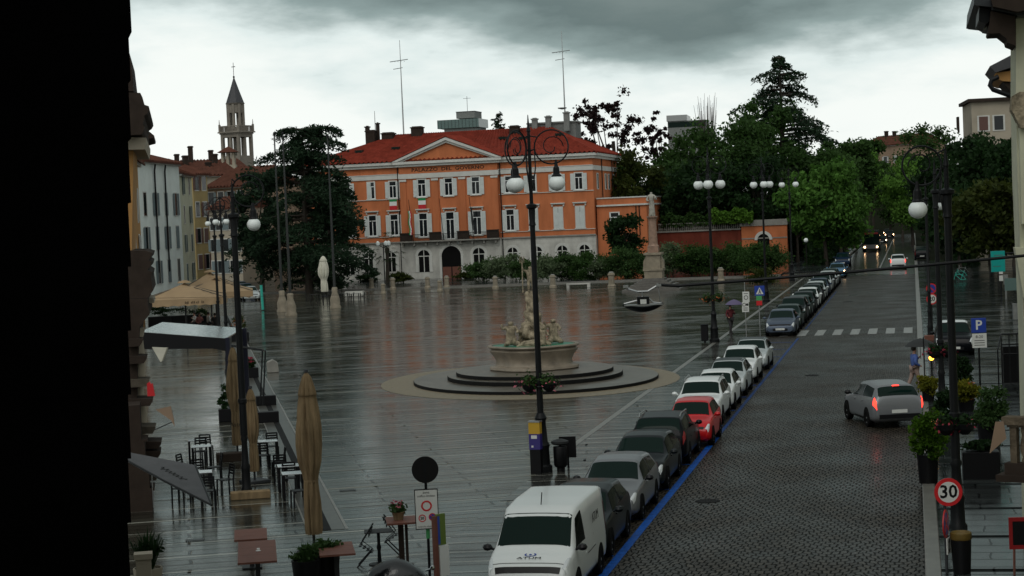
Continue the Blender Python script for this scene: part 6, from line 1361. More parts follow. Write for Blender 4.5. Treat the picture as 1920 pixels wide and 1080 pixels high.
planter_box('planter of red flowers behind the black frame on the terrace', 470, 708, .8, .5, .5, 1, 'black', 5, .7, 'leaf_dark', 'flower_red'); planter_box('planter with yellow green shrub by the terrace lamp', 450, 640, 1.2, .6, .6, 1, 'black', 6, 1.4, 'leaf_olive', 'flower_orange')
planter_box('low wooden planter box at the foot of the terrace lamp', 470, 935, 1.1, .35, .22, None, 'canvas', 7); planter_box('dark wooden box under the lettered parasol', 432, 865, .9, .5, .28, None, 'brown_stone', 8)
g = G(512, 698); t = thing('stone_block', 'pale stone block on the gutter edge behind the black frame', 'block', g, R10); m = MB(); m.prism([(-.3, 0), (.3, 0), (.26, .5), (0, .68), (-.3, .55)], -.3, .3); bevel(m.build('block', 'stone_grey', t), .03)
# black tube frame (two hoops) by the gutter
g = G(485, 770); t = thing('metal_frame', 'black tubular frame of two hoops standing on low boxes by the gutter', 'frame', g, 0)
for dx, dy in ((0, 0), (.25, -1.0)):
    x0 = dx; z = Zat(505, 655, g.y); m = MB(); m.tube([(x0+.08, dy, .3), (x0+.28, dy, z), (x0-1.0, dy, z+.25)], .035, 6); m.build('hoop', 'iron', t)
m = MB(); m.tube([(.28, 0, Zat(505, 655, g.y)), (.53, -1, Zat(505, 655, g.y))], .03, 5); m.build('rail', 'iron', t)
# ------------------------------------------------------------------ covered terraces
def square_canopy(label, px, py, w, z0, z1, Y, rz, mt='canvas_beige', lettering=None):
    p = At(px, py, Y); t = thing('terrace_canopy', label, 'parasol', (p.x, Y, 0), rz); h = w/2; m = MB(); n = 10; V = []
    for i in range(n+1):
        for j in range(n+1):
            x, y = -h+w*i/n, -h+w*j/n; f = max(abs(x), abs(y))/h; V.append((x, y, z1-(z1-z0)*f-.06*sin(pi*f)*(1-abs(abs(x)-abs(y))/h)))
    m.add(V, [(i*(n+1)+j, (i+1)*(n+1)+j, (i+1)*(n+1)+j+1, i*(n+1)+j+1) for i in range(n) for j in range(n)]); m.build('canopy', mt, t, True, 20)
    m = MB(); k = 8
    for a_ in range(4):
        T = Matrix.Rotation(a_*pi/2, 4, 'Z')
        for i in range(k):
            x0, x1 = -h+w*i/k, -h+w*(i+1)/k; m.add([T @ Vector(v) for v in ((x0, -h-.01, z0), (x1, -h-.01, z0), (x1, -h-.03, z0-.42), ((x0+x1)/2, -h-.05, z0-.48), (x0, -h-.03, z0-.42))], [(0, 1, 2, 3, 4)])
    m.build('valance', mt, t); m = MB(); m.tube([(0, 0, 0), (0, 0, z1)], .06, 8)
    for a_ in range(4):
        T = Matrix.Rotation(a_*pi/2, 4, 'Z'); m.tube([(0, 0, z1-.1), T @ Vector((h, h, z0))], .025, 5)
    m.build('pole', 'steel_dark', t)
    m = MB(); m.lathe([(.5, z1+.0), (.35, z1+.12), (.02, z1+.2)], 4); m.build('vent_cap', mt, t)
    if lettering: mk = MB(); [mk.box(x_-.02, x_+.02, -h-.065, -h-.055, z0-.32, z0-.32+hh) for x_, hh in ((.1, .16), (.2, .12), (.28, .16), (.5, .12), (.6, .16), (.7, .16), (.85, .1), (.95, .16), (1.2, .16), (1.3, .12))]; mk.build('lettering', 'brown_stone', t)
    return t
zE = lambda y, Y: H+(0)
square_canopy('large beige square canopy over the bar terrace, nearest, with a scalloped valance', 347, 560, 5.6, 2.95, 3.95, 128, RAD(8), lettering='CAFFE TEATRO')
square_canopy('beige square canopy behind and to the right of the nearest one', 405, 560, 5.4, 3.0, 3.95, 137, RAD(8))
square_canopy('beige square canopy farthest back of the bar terrace canopies', 395, 545, 4.6, 2.9, 4.1, 150, RAD(6))
# dark hedge and bins under the canopy
planter_box('long dark planter with hedge under the beige canopies', 330, 608, 4.2, .6, .7, 1, 'black', 11, .9); planter_box('green shrub box under the nearest beige canopy', 377, 604, 1.4, .6, .5, 1, 'black', 12, .9, 'leaf_mid')
planter_box('dark planter with hedge closing the covered terrace on the left', 300, 612, 1.8, .8, .8, 1, 'black', 13, 1.0)
# slanted terrace roof with dark fascia
Yp = 80.; A0, A1 = At(262, 613, Yp), At(424, 634, Yp); t = thing('terrace_roof', 'slanted wet terrace roof with a deep dark fascia on a dark post', 'awning', (A0.x, Yp, 0), 0)
w = A1.x-A0.x; zA, zB = At(262, 622, Yp).z, At(424, 634, Yp).z; dz = (zB-zA); dd = 5.2; up = .12
m = MB(); m.add([(0, 0, zA), (w, 0, zB), (w, dd, zB+up), (0, dd, zA+up), (0, 0, zA-.05), (w, 0, zB-.05), (w, dd, zB+up-.05), (0, dd, zA+up-.05)], [(0, 1, 2, 3), (7, 6, 5, 4), (0, 4, 5, 1), (1, 5, 6, 2), (2, 6, 7, 3), (3, 7, 4, 0)]); m.build('roof', mat('wet_sheet', (.75, .79, .79), rough=.16, metal=.85, var=.3, vscale=3, bump=.2, bscale=5), t)
m = MB(); m.add([(0, -.03, zA-.01), (w, -.03, zB-.01), (w, -.03, zB-.55), (w*.84, -.03, zB-.42), (0, -.03, zA-.75), (0, -.12, zA-.01), (w, -.12, zB-.01), (w, -.12, zB-.55), (w*.84, -.12, zB-.42), (0, -.12, zA-.75)], [(0, 1, 2, 3, 4), (9, 8, 7, 6, 5), (0, 5, 6, 1), (1, 6, 7, 2), (2, 7, 8, 3), (3, 8, 9, 4), (4, 9, 5, 0)]); m.build('fascia', 'black', t)
m = MB(); m.box(w-.02, w+.16, -.14, .06, 0, zB+.02); m.box(w-.02, w+.16, dd-.2, dd, 0, zB+up); m.build('post', 'iron_blue', t)
m = MB(); m.box(w+.165, w+.22, -.16, .1, .1, zB+.05); m.build('post_edge', 'iron_light', t)
# dark awning of a shop at the lower left
t = thing('shop_awning', 'dark grey sloping awning with pale script reaching in from the lower left', 'awning', (0, 0, 0), 0)
q = [G(232, 846, 2.9), G(366, 872, 2.62), G(397, 947, 2.15)]
_n = (q[1]-q[0]).cross(q[2]-q[0])
def on_pl(px, py):
    r = ray(px, py); o = Vector((0, 0, H)); return o+r*((q[0]-o).dot(_n)/r.dot(_n))
q += [on_pl(305, 900), on_pl(236, 862)]
m = MB(); m.add([tuple(p) for p in q]+[(p.x, p.y, p.z-.03) for p in q], [(0, 1, 2, 3, 4), (9, 8, 7, 6, 5)]+[(i, 5+i, 5+(i+1) % 5, (i+1) % 5) for i in range(5)]); m.build('canopy', mat('awning_grey', (.13, .13, .135), rough=.7, spec=.1, var=.2), t)
m = MB(); m.tube([q[1], q[2]], .02, 5); m.tube([q[2], q[3], q[4]], .02, 5); m.build('edge_bar', 'iron', t)
c0 = q[3].lerp(q[1], .35); ex = (q[2]-q[4]).normalized(); ey = (q[1]-q[3]); ey = (ey-ex*ey.dot(ex)).normalized(); ez = ex.cross(ey)
m = MB(); pts = [c0+ex*(-.55+i*.022)+ey*(.05*sin(i*.9)+.03*sin(i*2.3))+ez*.012 for i in range(46)]; m.tube(pts, .006, 4); m.build('script_lettering', 'iron_light', t)
# ------------------------------------------------------------------ added black wall and brown house edge at the left
YN = 26.
def xl(px, py, Y): return At(px, py, Y).x
t = thing('added_black_wall', 'made-up near-black wall filling the masked left edge of the view', 'building', (0, 0, 0), 0)  # added wall, black by its own colour, covers the masked strip
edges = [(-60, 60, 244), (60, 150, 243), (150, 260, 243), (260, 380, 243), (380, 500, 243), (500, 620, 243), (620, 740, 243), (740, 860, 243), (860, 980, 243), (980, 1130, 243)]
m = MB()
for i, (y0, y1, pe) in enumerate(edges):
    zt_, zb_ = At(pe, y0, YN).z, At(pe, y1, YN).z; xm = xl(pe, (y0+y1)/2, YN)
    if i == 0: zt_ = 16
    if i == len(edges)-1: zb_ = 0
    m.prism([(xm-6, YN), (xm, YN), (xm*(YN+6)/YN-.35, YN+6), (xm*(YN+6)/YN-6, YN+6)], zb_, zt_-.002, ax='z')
m.build('wall', 'black_fill', t)
defm('stone_old_dark', (.10, .085, .065), rough=.85, spec=.1, var=.5, vscale=5)
# brown cornice house just beyond it
t = thing('cornice_house', 'dark brown house edge with stacked roof mouldings at the upper left', 'building', (0, 0, 0), 0)
Yc = 60.
def prof_mesh(pts, Y0, Y1, mt, name, par, dirx=-.176):
    m = MB(); P0 = [At(x, y, Y0) for x, y in pts]; dx = dirx*(Y1-Y0)
    V = [tuple(p) for p in P0]+[(p.x+dx, Y1, p.z) for p in P0]; n = len(pts)
    m.add(V, [tuple(range(n)), tuple(range(2*n-1, n-1, -1))]+[(i, n+i, n+(i+1) % n, (i+1) % n) for i in range(n)]); return m.build(name, mt, par)
prof_mesh([(200, 172), (263, 174), (267, 182), (270, 196), (279, 199), (280, 206), (276, 213), (270, 217), (271, 222), (267, 234), (271, 236), (270, 245), (266, 252), (200, 256)], Yc-8, Yc, 'brown_stone', 'cornice', t)
prof_mesh([(200, 100), (243, 100), (249, 150), (250, 171), (200, 171)], Yc-7, Yc-1, 'brown_stone', 'attic', t)
prof_mesh([(200, 256.5), (274, 258), (274, 266), (272, 280), (200, 281)], Yc-7.5, Yc, 'beige_wall', 'frieze', t)
prof_mesh([(190, 470), (273, 470), (285, 474), (283, 482), (278, 488), (284, 491), (282, 500), (276, 506), (285, 511), (283, 520), (287, 545), (276, 560), (280, 590), (262, 612), (258, 690), (252, 1000), (190, 1000)], Yc-8, Yc-2, 'brown_stone', 'balcony', t)
prof_mesh([(190, 281.5), (250, 281.5), (247, 469.5), (190, 469.5)], Yc-7, Yc-2, 'ochre_wall', 'wall', t)
prof_mesh([(255, 560), (288, 560), (289, 568), (255, 569)], Yc-6, Yc-3, 'beige_wall', 'sill', t)
for yy, xx in ((636, 268), (668, 276), (712, 280), (748, 287), (800, 292), (828, 303), (846, 302), (888, 298)): prof_mesh([(240, yy), (xx, yy), (xx-1, yy+5), (xx-6, yy+13), (240, yy+15)], Yc-8.3, Yc-7.2, 'brown_stone' if yy % 8 else 'stone_old_dark', 'moulding', t)
m = MB(); p0 = At(262, 615, Yc-7); m.lathe([(.12, -3.2), (.22, -2.4), (.14, -1.8), (.25, -1.0), (.2, -.3), (.28, 0)], 12, (p0.x-.12, p0.y, p0.z)); m.build('baluster', 'beige_wall', t, True)
t = thing('roof_edge', 'short projecting tiled eave of the house behind the brown cornice', 'roof', (0, 0, 0), 0); prof_mesh([(255, 236), (272, 240), (289, 254), (288, 258), (276, 261), (277, 284), (255, 284)], 82, 88, 'brown_stone', 'eave', t)
# market clutter at the left edge: boards, poster, planter, box
t = thing('menu_board', 'pale tilted menu board sticking out at the left edge of the terrace', 'board', At(300, 662, 50), RAD(-30)); m = MB(); m.add([(-.25, 0, .15), (.25, 0, .15), (.05, 0, -.22), (.0, .0, -.24)], [(0, 1, 2, 3)]); m.prism([(-.28, .16), (.26, .14), (.06, -.22), (-.04, -.2)], .01, .05); m.build('panel', 'canvas_light', t)
t = thing('hanging_sign', 'slanting pinkish sign flap at the left edge above the dark tables', 'sign', At(311, 776, 49), RAD(-10)); m = MB(); m.prism([(-.28, .12), (.14, .20), (.2, -.12), (.22, -.34), (.14, -.18)], 0, .03); m.build('panel', 'pink_wall', t); m = MB(); m.tube([(.16, .01, -.22), (-.35, .01, -.42)], .012, 4); m.build('rod', 'iron', t)
t = thing('shop_counter', 'dark stepped shop counter against the left house', 'counter', (G(262, 960).x, G(262, 960).y, 0), R10)
m = MB()
for k, (x1, z0, z1) in enumerate(((.35, .0, .55), (.42, .55, .62), (.30, .62, 1.25), (.38, 1.25, 1.32), (.22, 1.32, 1.9), (.30, 1.9, 1.96), (.14, 1.96, 2.9))): m.box(-1.2, x1, 0, 1.2, z0, z1-.001)
m.build('body', 'brown_stone', t); m = MB(); m.box(.36, .38, -.02, .5, .1, 1.2); m.build('edge', 'steel', t)
t = thing('red_cloth', 'small red folded cloth hanging at the left edge of the terrace', 'cloth', At(283, 733, 50), 0); m = MB(); m.prism([(-.1, .2), (-.03, .25), (.01, .18), (.05, .21), (.1, -.14), (-.1, -.14)], 0, .06); m.build('cloth', 'sign_red', t)
spiky('plant_pot', 'dark leafy plant in a beige square tub at the lower left corner', G(280, 1120), .30, .62, .9, 9, 110, 'leaf_dark', 'beige_wall')
t = thing('stone_pillar', 'beige stone pillar at the lower left corner', 'pillar', G(276, 1190), R10); m = MB(); m.box(-.14, .14, -.14, .14, 0, 1.45); m.box(-.17, .17, -.17, .17, 1.45, 1.55); m.build('shaft', 'beige_wall', t)
# ------------------------------------------------------------------ right hand building
t = thing('cream_facade', 'cream facade edge with deep roof cornice and ringed balcony at the right edge', 'building', (0, 0, 0), 0)
YR = 40.
def prof_r(pts, Y0, Y1, mt, name, par=None, dirx=.216):
    return prof_mesh(pts, Y0, Y1, mt, name, par or t, dirx)
prof_r([(1907, -30), (1975, -30), (1975, 1000), (1928, 1000), (1920, 620), (1908, 330), (1905, 180), (1905, 30)], YR, YR+2.2, 'cream_wall', 'wall')
prof_r([(1828, -20), (1975, -20), (1975, 24), (1908, 30), (1906, 27), (1860, 18), (1859, 13), (1832, 10), (1826, 8)], YR-.6, YR+5, 'steel_dark', 'gutter')
prof_r([(1836, 13), (1857, 19), (1855, 40), (1848, 46), (1837, 40), (1835, 38)], YR-.4, YR+1.5, 'iron', 'downpipe_head')
prof_r([(1858, 20), (1904, 31), (1905, 86), (1890, 80), (1888, 73), (1874, 62), (1855, 63), (1853, 60)], YR-.5, YR+.8, 'brown_stone', 'corbel')
prof_r([(1858, -4), (1975, -12), (1975, 6), (1908, 22), (1862, 12)], YR-.9, YR-.62, 'brown_stone', 'soffit')
prof_r([(1898, 180), (1912, 172), (1930, 172), (1930, 240), (1914, 240), (1902, 215), (1896, 205)], YR-.5, YR+.3, 'statue_stone', 'capital')
prof_r([(1911, 240), (1930, 240), (1934, 420), (1916, 420)], YR-.35, YR+.2, 'cream_wall', 'pilaster')
prof_r([(1903, 465), (1940, 465), (1944, 480), (1944, 560), (1920, 560), (1906, 480)], YR-.4, YR+.4, 'cream_wall', 'console')
mb = MB(); mb.box(4.8, 16, -14, 30, 0, 15); mb.box(6.2, 16, 30.01, 52, 0, 13); mb.box(13, 24, 62, 178, 0, 13); o = mb.build('unseen_street_row', 'cream_wall', t); o.rotation_euler = (0, 0, RZ)  # unseen street row out of frame, added to darken reflections
t2 = thing('tiled_eave', 'second roof eave with a curved rain pipe at the upper right edge', 'roof', (0, 0, 0), 0); YE = 58.
prof_r([(1856, 124), (1906, 98), (1975, 70), (1975, 120), (1908, 122), (1867, 136)], YE, YE+4, 'slate', 'roof', t2); prof_r([(1867, 136.5), (1975, 122), (1975, 158), (1880, 152), (1864, 146)], YE+.2, YE+4, 'ochre_wall', 'soffit', t2); prof_r([(1880, 153), (1975, 159), (1975, 200), (1906, 182)], YE+.3, YE+3, 'brown_stone', 'bracket', t2)
MB().tube([At(1872, 144, YE-.1), At(1859, 150, YE-.1), At(1856, 160, YE-.1), At(1862, 168, YE-.1), At(1890, 178, YE-.1), At(1912, 186, YE-.1)], .075, 8).build('rain_pipe', 'iron', t2, True)
# balcony with stone balusters at the lower right
defm('stone_old', (.17, .135, .095), rough=.85, spec=.1, var=.6, vscale=6, bump=.4)
Yb = 33.; t = thing('stone_balcony', 'old stone balcony with round balusters cut by the right edge', 'balcony', At(1895, 850, Yb), RAD(-34)); s = F/Yb
m = MB(); m.box(-.10, 1.4, -.14, .14, .52, .66); m.box(-.02, 1.4, -.10, .10, .48, .519); m.build('handrail', 'stone_old', t)
m = MB(); m.box(-.08, 1.4, -.12, .12, -.36, -.16); m.box(-.2, 1.4, -.25, .3, -.48, -.361); m.build('floor_edge', 'brown_stone', t)
m = MB(); m.box(.02, .14, -.08, .08, -.16, .48); m.build('pier', 'stone_old', t)
for k in range(5):
    m = MB(); m.lathe([(.05, -.16), (.06, -.12), (.04, -.06), (.085, .08), (.075, .18), (.045, .34), (.06, .40), (.06, .48)], 12, (.26+k*.19, 0, 0)); m.build('baluster', 'stone_old', t, True)
o = MB().prism([(0, 0), (.12, .55), (.26, .55), (.30, .25)], 0, .02).build('red_flap', 'pink_wall'); o.location = At(1856, 850, Yb-.3); tag(o, 'faded red canvas flap hanging beside the stone balcony', 'flap')
# iron railing box
g = G(1890, 725); t = thing('iron_railing', 'black iron railing cage on the right pavement', 'railing', g, RAD(-6)); s = F/g.y; m = MB(); hh = Zat(1890, 626, g.y)
m2 = MB()
for x in (-.2, .1, .4, .7, 1.0): m.tube([(x, 0, 0), (x, 0, hh)], .025, 5)
for z in (.12, hh*.62, hh*.8, hh): m.tube([(-.2, 0, z), (1.4, 0, z)], .028, 5)
m.tube([(-.2, 0, hh), (-.5, -1., hh-.55), (-.5, -1., 0)], .03, 5); m.build('rails', 'iron', t)
m2.box(-.1, 1.3, .3, .9, 0, hh*.75); m2.build('dark_box', 'black', t)
m = MB(); m.box(-.6, 1.5, -.25, .2, -.0, .1); m.build('base', 'brown_stone', t)
# teal hanging sign, white sign, cabinet, A board
p = At(1871, 490, 72); t = thing('hanging_sign', 'turquoise projecting shop sign over the right pavement', 'sign', p, RAD(-4)); m = MB(); m.box(-.26, .26, -.06, .06, -.40, .40); m.build('panel', mat('teal_sign', (.0, .30, .27), rough=.35), t); m = MB(); m.box(-.15, .2, -.064, -.0605, .22, .25); m.box(-.2, .2, -.064, -.0605, .1, .12); m.box(-.2, .1, -.064, -.0605, -.2, -.18); m.build('text_line', 'teal_glass', t); m = MB(); m.tube([(.26, 0, .3), (1.1, 0, .3)], .03, 5); m.build('arm', 'iron', t)
p = At(1899, 533, 76); t = thing('hanging_sign', 'pale grey green sign plate below the turquoise one', 'sign', p, RAD(-4)); m = MB(); m.box(-.33, .3, -.04, .04, -.25, .25); m.build('panel', 'teal_glass', t); m = MB(); m.tube([(.3, 0, .1), (1.0, 0, .1)], .03, 5); m.build('arm', 'iron', t)
g = G(1910, 602); t = thing('utility_cabinet', 'pale grey utility cabinet on the right pavement', 'cabinet', g, RAD(-8)); m = MB(); m.box(-.32, .4, -.2, .2, .08, 1.0); m.box(-.34, .42, -.22, .22, 1.0, 1.05); m.build('body', 'concrete', t); m = MB(); m.box(-.3, .38, -.18, .18, 0, .08); m.build('plinth', 'step_riser', t)
g = G(1908, 1088); t = thing('menu_board', 'red framed black menu board on the right pavement', 'board', g, RAD(-6)); z = 1.25; m = MB(); m.box(-.14, .5, -.04, .0, .62, .70); m.box(-.14, .5, -.04, 0, z-.08, z); m.box(-.14, -.07, -.04, 0, .70, z-.08); m.build('frame', 'tail', t); m = MB(); m.box(-.07, .5, -.03, -.01, .70, z-.08); m.build('panel', 'black', t); m = MB(); m.tube([(-.05, -.02, .62), (-.08, -.12, 0)], .025, 5); m.tube([(.4, -.02, .62), (.4, -.12, 0)], .025, 5); m.build('leg', 'wood_red', t)
g = G(1887, 565); t = thing('parking_meter', 'slim pale parking meter on the right pavement', 'parking meter', g, 0); m = MB(); m.tube([(0, 0, 0), (0, 0, 1.5)], .07, 6); m.box(-.14, .14, -.1, .1, 1.2, 1.9); m.build('body', 'concrete', t)
g = G(1878, 560); t = thing('notice_sign', 'two small white notices on a dark post left of the parking meter', 'road sign', g, 0); m = MB(); m.tube([(0, 0, 0), (0, 0, 2.3)], .04, 5); m.build('post', 'iron', t); [MB().box(-.14, .14, -.06, -.04, z, z+.4).build('plate', 'sign_white', t) for z in (1.3, 1.8)]
# bicycles at the far right
def bicycle(label, p, rz, mt):
    t = thing('bicycle', label, 'bicycle', p, rz, 'bicycles on the right pavement')
    for x in (-.5, .5):
        m = MB(); m.tube([(x+.33*cos(q*pi/9), 0, .34+.33*sin(q*pi/9)) for q in range(18)], .022, 4, closed=True); m.tube([(x-.3, 0, .34), (x+.3, 0, .34)], .006, 3); m.tube([(x, 0, .05), (x, 0, .64)], .006, 3); m.build('wheel', 'steel_dark', t)
    m = MB()
    for a_, b_ in (((-.5, .34), (-.1, .3)), ((-.1, .3), (-.25, .85)), ((-.22, .75), (.35, .8)), ((-.1, .3), (.35, .72)), ((-.5, .34), (-.22, .75)), ((.5, .34), (.33, .95))): m.tube([(a_[0], 0, a_[1]), (b_[0], 0, b_[1])], .022, 5)
    m.build('frame', mt, t); m = MB(); m.box(-.36, -.14, -.06, .06, .86, .91); m.build('saddle', 'black', t); m = MB(); m.tube([(.33, -.28, 1.0), (.36, 0, .95), (.33, .28, 1.0)], .018, 5); m.build('handlebar', 'steel', t)
M['turquoise'] = D.materials['turquoise']
for i in range(3): bicycle(('turquoise bicycle nearest in the rack on the right pavement', 'turquoise bicycle in the middle of the rack on the right pavement', 'grey bicycle farthest in the rack on the right pavement')[i], G(1800+i*3, 531-i*7), RAD(160+i*8), ('turquoise', 'turquoise', 'steel')[i])
# planters along the right kerb
def topiary(label, px, py, wpx, ytop, lf, seed, fl=None, pot='black', hp=.5):
    g = G(px, py, .125); s = F/g.y; R = wpx/s/2; zt_ = Zat(px, ytop, g.y)-.125; t = thing('planter', label, 'planter', g); m = MB(); m.lathe([(R*.62, 0), (R*.7, hp*.8), (R*.75, hp), (R*.6, hp-.02)], 14); m.build('pot', pot, t, True)
    rz = (zt_-hp*.6)/2; P, C = broad_pts(R*1.25, rz, hp*.6+rz, 6000, seed, K=30, clump=.42, hollow=.1); leafmesh('foliage', P, .055, lf, t, seed)
    if fl: P, C = broad_pts(R*1.2, rz, hp*.6+rz, 260, seed+1, K=14, clump=.5, hollow=.6); leafmesh('flowers', P, .05, fl, t, seed)
    return t
M['leaf_topiary'] = leafmat('leaf_topiary', (.075, .16, .010), (.03, .075, .006), 1.5)
topiary('tall yellow green box plant in a black tub at the kerb beside the moving car', 1741, 905, 56, 758, 'leaf_topiary', 21, hp=.75)
topiary('dark round shrub in a black tub behind the yellow green box plant', 1772, 815, 42, 722, 'leaf_dark', 22)
topiary('pot of yellow leaved flowers by the orange lamp', 1741, 752, 34, 700, 'leaf_gold', 23, hp=.4)
topiary('pot of yellow and orange flowers right of the lamp posts', 1812, 770, 46, 712, 'leaf_gold', 24, 'flower_orange', hp=.4)
topiary('dark green potted shrub under the parking sign', 1855, 830, 62, 722, 'leaf_shrub', 25, hp=.6)
topiary('small dark shrub beside the second right lamp', 1806, 735, 30, 660, 'leaf_dark', 26, hp=.4)
planter_box('big black planter box on the right pavement behind the nearest lamp', 1840, 905, .95, .6, .85, 1, 'black', 27, .35, 'leaf_dark', None, -10)
planter_box('terracotta tub at the foot of the third right lamp', 1748, 641, .8, .6, .35, None, 'wood_red', 28, rz=-10)
g = G(1804, 1074, .125); t = thing('litter_tub', 'dark round tub with a yellowish rim at the foot of the nearest right lamp', 'bin', g); m = MB(); m.lathe([(.17, 0), (.19, .4), (.20, .66), (.19, .67)], 18); m.build('body', 'black', t, True); m = MB(); m.lathe([(.20, .67), (.215, .70), (.21, .80), (.19, .82), (.15, .78)], 18); m.build('rim', mat('lichen_rim', (.16, .10, .015), rough=.6, var=.5, vscale=5), t, True)
# amber beacon on a post
g = G(1749, 748); t = thing('amber_lamp', 'lit amber warning lamp on a dark post beside the parked van-like car', 'lamp', g); z = Zat(1748, 671, g.y); MB().tube([(0, 0, 0), (0, 0, z-.1)], .03, 6).build('post', 'iron', t); MB().ball((0, 0, z), .10, 10).build('globe', 'orange_lamp', t, True)
g = G(1735, 745); t = thing('kerb_post', 'thin black post at the kerb beside the amber lamp', 'post', g); MB().tube([(0, 0, 0), (0, 0, Zat(1735, 632, g.y))], .025, 6).build('post', 'iron', t); MB().lathe([(.08, 0), (.08, .05)], 8).build('base', 'iron', t)
# ------------------------------------------------------------------ trees and shrubs
tree('cedar_tree', 'huge dark cedar with drooping layered branches left of the palace', 566, 240, 255, 208, 'cedar', 'leaf_cedar', 34000, .25, 11, crown_bottom=2.0, levels=13, droop=.24, shape=.48)
tree('cedar_tree', 'smaller dark conifer filling the foot of the big cedar, nearest the side street', 480, 300, 110, 222, 'broad', 'leaf_cedar', 5000, .35, 12, crown_bottom=1.5)
tree('evergreen_tree', 'dark evergreen behind the two close flagpoles under the cedar', 610, 330, 120, 226, 'broad', 'leaf_cedar', 4200, .36, 13, crown_bottom=4.5, K=20, hollow=.5, clump=.3)
tree('copper_beech', 'tall sparse copper beech with purple leaves behind the right end of the palace', 1142, 140, 200, 262, 'broad', 'leaf_copper', 4600, .33, 14, K=150, clump=.10, crown_bottom=6)
tree('copper_beech', 'slender purple leaved tree right of the taller copper beech', 1232, 180, 54, 265, 'broad', 'leaf_copper', 800, .32, 15, K=36, clump=.22, crown_bottom=6)
park_trees = [
 ('yellow green rounded tree just right of the palace roof', 1205, 268, 110, 246, 'leaf_olive', 3800), ('dark green tree behind the palace annexe', 1150, 285, 110, 252, 'leaf_mid', 3000), ('dark tree rising left of the black mass behind the statue', 1265, 238, 130, 258, 'leaf_mid', 3800), ('broad dark green domed tree in the middle of the park', 1335, 204, 190, 250, 'leaf_mid', 6500),
 ('dark green dome in front of the tall park cedar', 1435, 152, 140, 262, 'leaf_mid', 5500), ('very dark tree above the gate wall', 1420, 285, 150, 242, 'leaf_dark', 4500), ('dark low tree behind the red garden wall', 1300, 300, 130, 242, 'leaf_dark', 4200), ('deep green tree under the right arm of the park cedar', 1520, 240, 130, 256, 'leaf_mid', 4800), ('dark tree behind the statue of the column', 1238, 330, 90, 246, 'leaf_dark', 2800), ('very dark tree between the gate wall and the bright lime tree', 1490, 330, 90, 240, 'leaf_dark', 3200)]
for i, (la, px, yt, w_, Y, lf, n) in enumerate(park_trees): tree('park_tree', la, px, yt, w_*1.3, Y, 'broad', lf, int(n*1.5), .36, 30+i, group='trees of the castle park', crown_bottom=3.2)
tree('cedar_tree', 'tall spreading cedar with drooping arms at the top of the park', 1462, 106, 225, 270, 'cedar', 'leaf_cedar', 15000, .31, 41, crown_bottom=11, levels=13, droop=.30, shape=.84)
tree('bare_tree', 'bare twiggy tree showing against the sky in the park', 1322, 172, 46, 272, 'bare', 'twig', seed=42)
tree('conifer', 'small dark conifer top showing above the palace roof', 934, 212, 56, 300, 'cedar', 'leaf_cedar', 1600, .34, 43, crown_bottom=12, levels=12, droop=.1)
road_trees = [
 ('bright green lime tree at the corner of the gate wall', 1541, 283, 116, 224, 'leaf_bright', 7000, 1.8), ('tall green lime behind the bright corner lime', 1577, 232, 88, 262, 'leaf_mid', 4500, 9), ('green lime tree on the left of the road, third from the square', 1596, 258, 76, 300, 'leaf_fresh', 3600, 12), ('lime tree on the left of the road, near the bus', 1570, 300, 72, 250, 'leaf_mid', 4200, 6), ('far lime tree on the left of the road above the oncoming cars', 1634, 285, 64, 360, 'leaf_fresh', 2600, 17), ('farthest trees closing the end of the road', 1668, 330, 60, 440, 'leaf_dark', 1800, 4),
 ('bright green lime on the right of the road', 1706, 286, 92, 300, 'leaf_fresh', 5200, 8), ('tall mid green lime behind the bright right one', 1726, 220, 110, 345, 'leaf_mid', 4200, 5), ('dark broad tree right of the road behind the ring lamp', 1775, 268, 110, 262, 'leaf_dark', 4200, 4), ('very dark tree under the beige apartment house', 1850, 240, 150, 205, 'leaf_dark', 6000, 4), ('dark olive tree low at the right edge', 1868, 320, 140, 172, 'leaf_olive', 5000, 2.4), ('dark tree between the right lamp posts and the road', 1795, 335, 110, 196, 'leaf_dark', 4200, 3), ('pale green crown low on the right side of the road', 1688, 330, 44, 340, 'leaf_fresh', 2200, 12), ('mid green tree under the distant red roofed house', 1665, 300, 80, 390, 'leaf_mid', 2600, 4), ('mid green tree between the tall left limes and the distant house', 1622, 250, 70, 335, 'leaf_mid', 3000, 16), ('dark green tree in front of the beige apartment house left corner', 1795, 262, 100, 240, 'leaf_dark', 3800, 3), ('dark green tree at the far right behind the cream facade edge', 1895, 250, 100, 195, 'leaf_dark', 3800, 2)]
for i, (la, px, yt, w_, Y, lf, n, cbm) in enumerate(road_trees): tree('lime_tree', la, px, yt, w_*1.45, Y, 'broad', lf, int(n*2.1), .36, 60+i, group='trees along the road', crown_bottom=cbm*.35)
tree('magnolia_tree', 'dark glossy magnolia in front of the palace annexe', 1170, 388, 88, 212, 'broad', 'leaf_dark', 4200, .26, 81, crown_bottom=1.5, zb=.15)
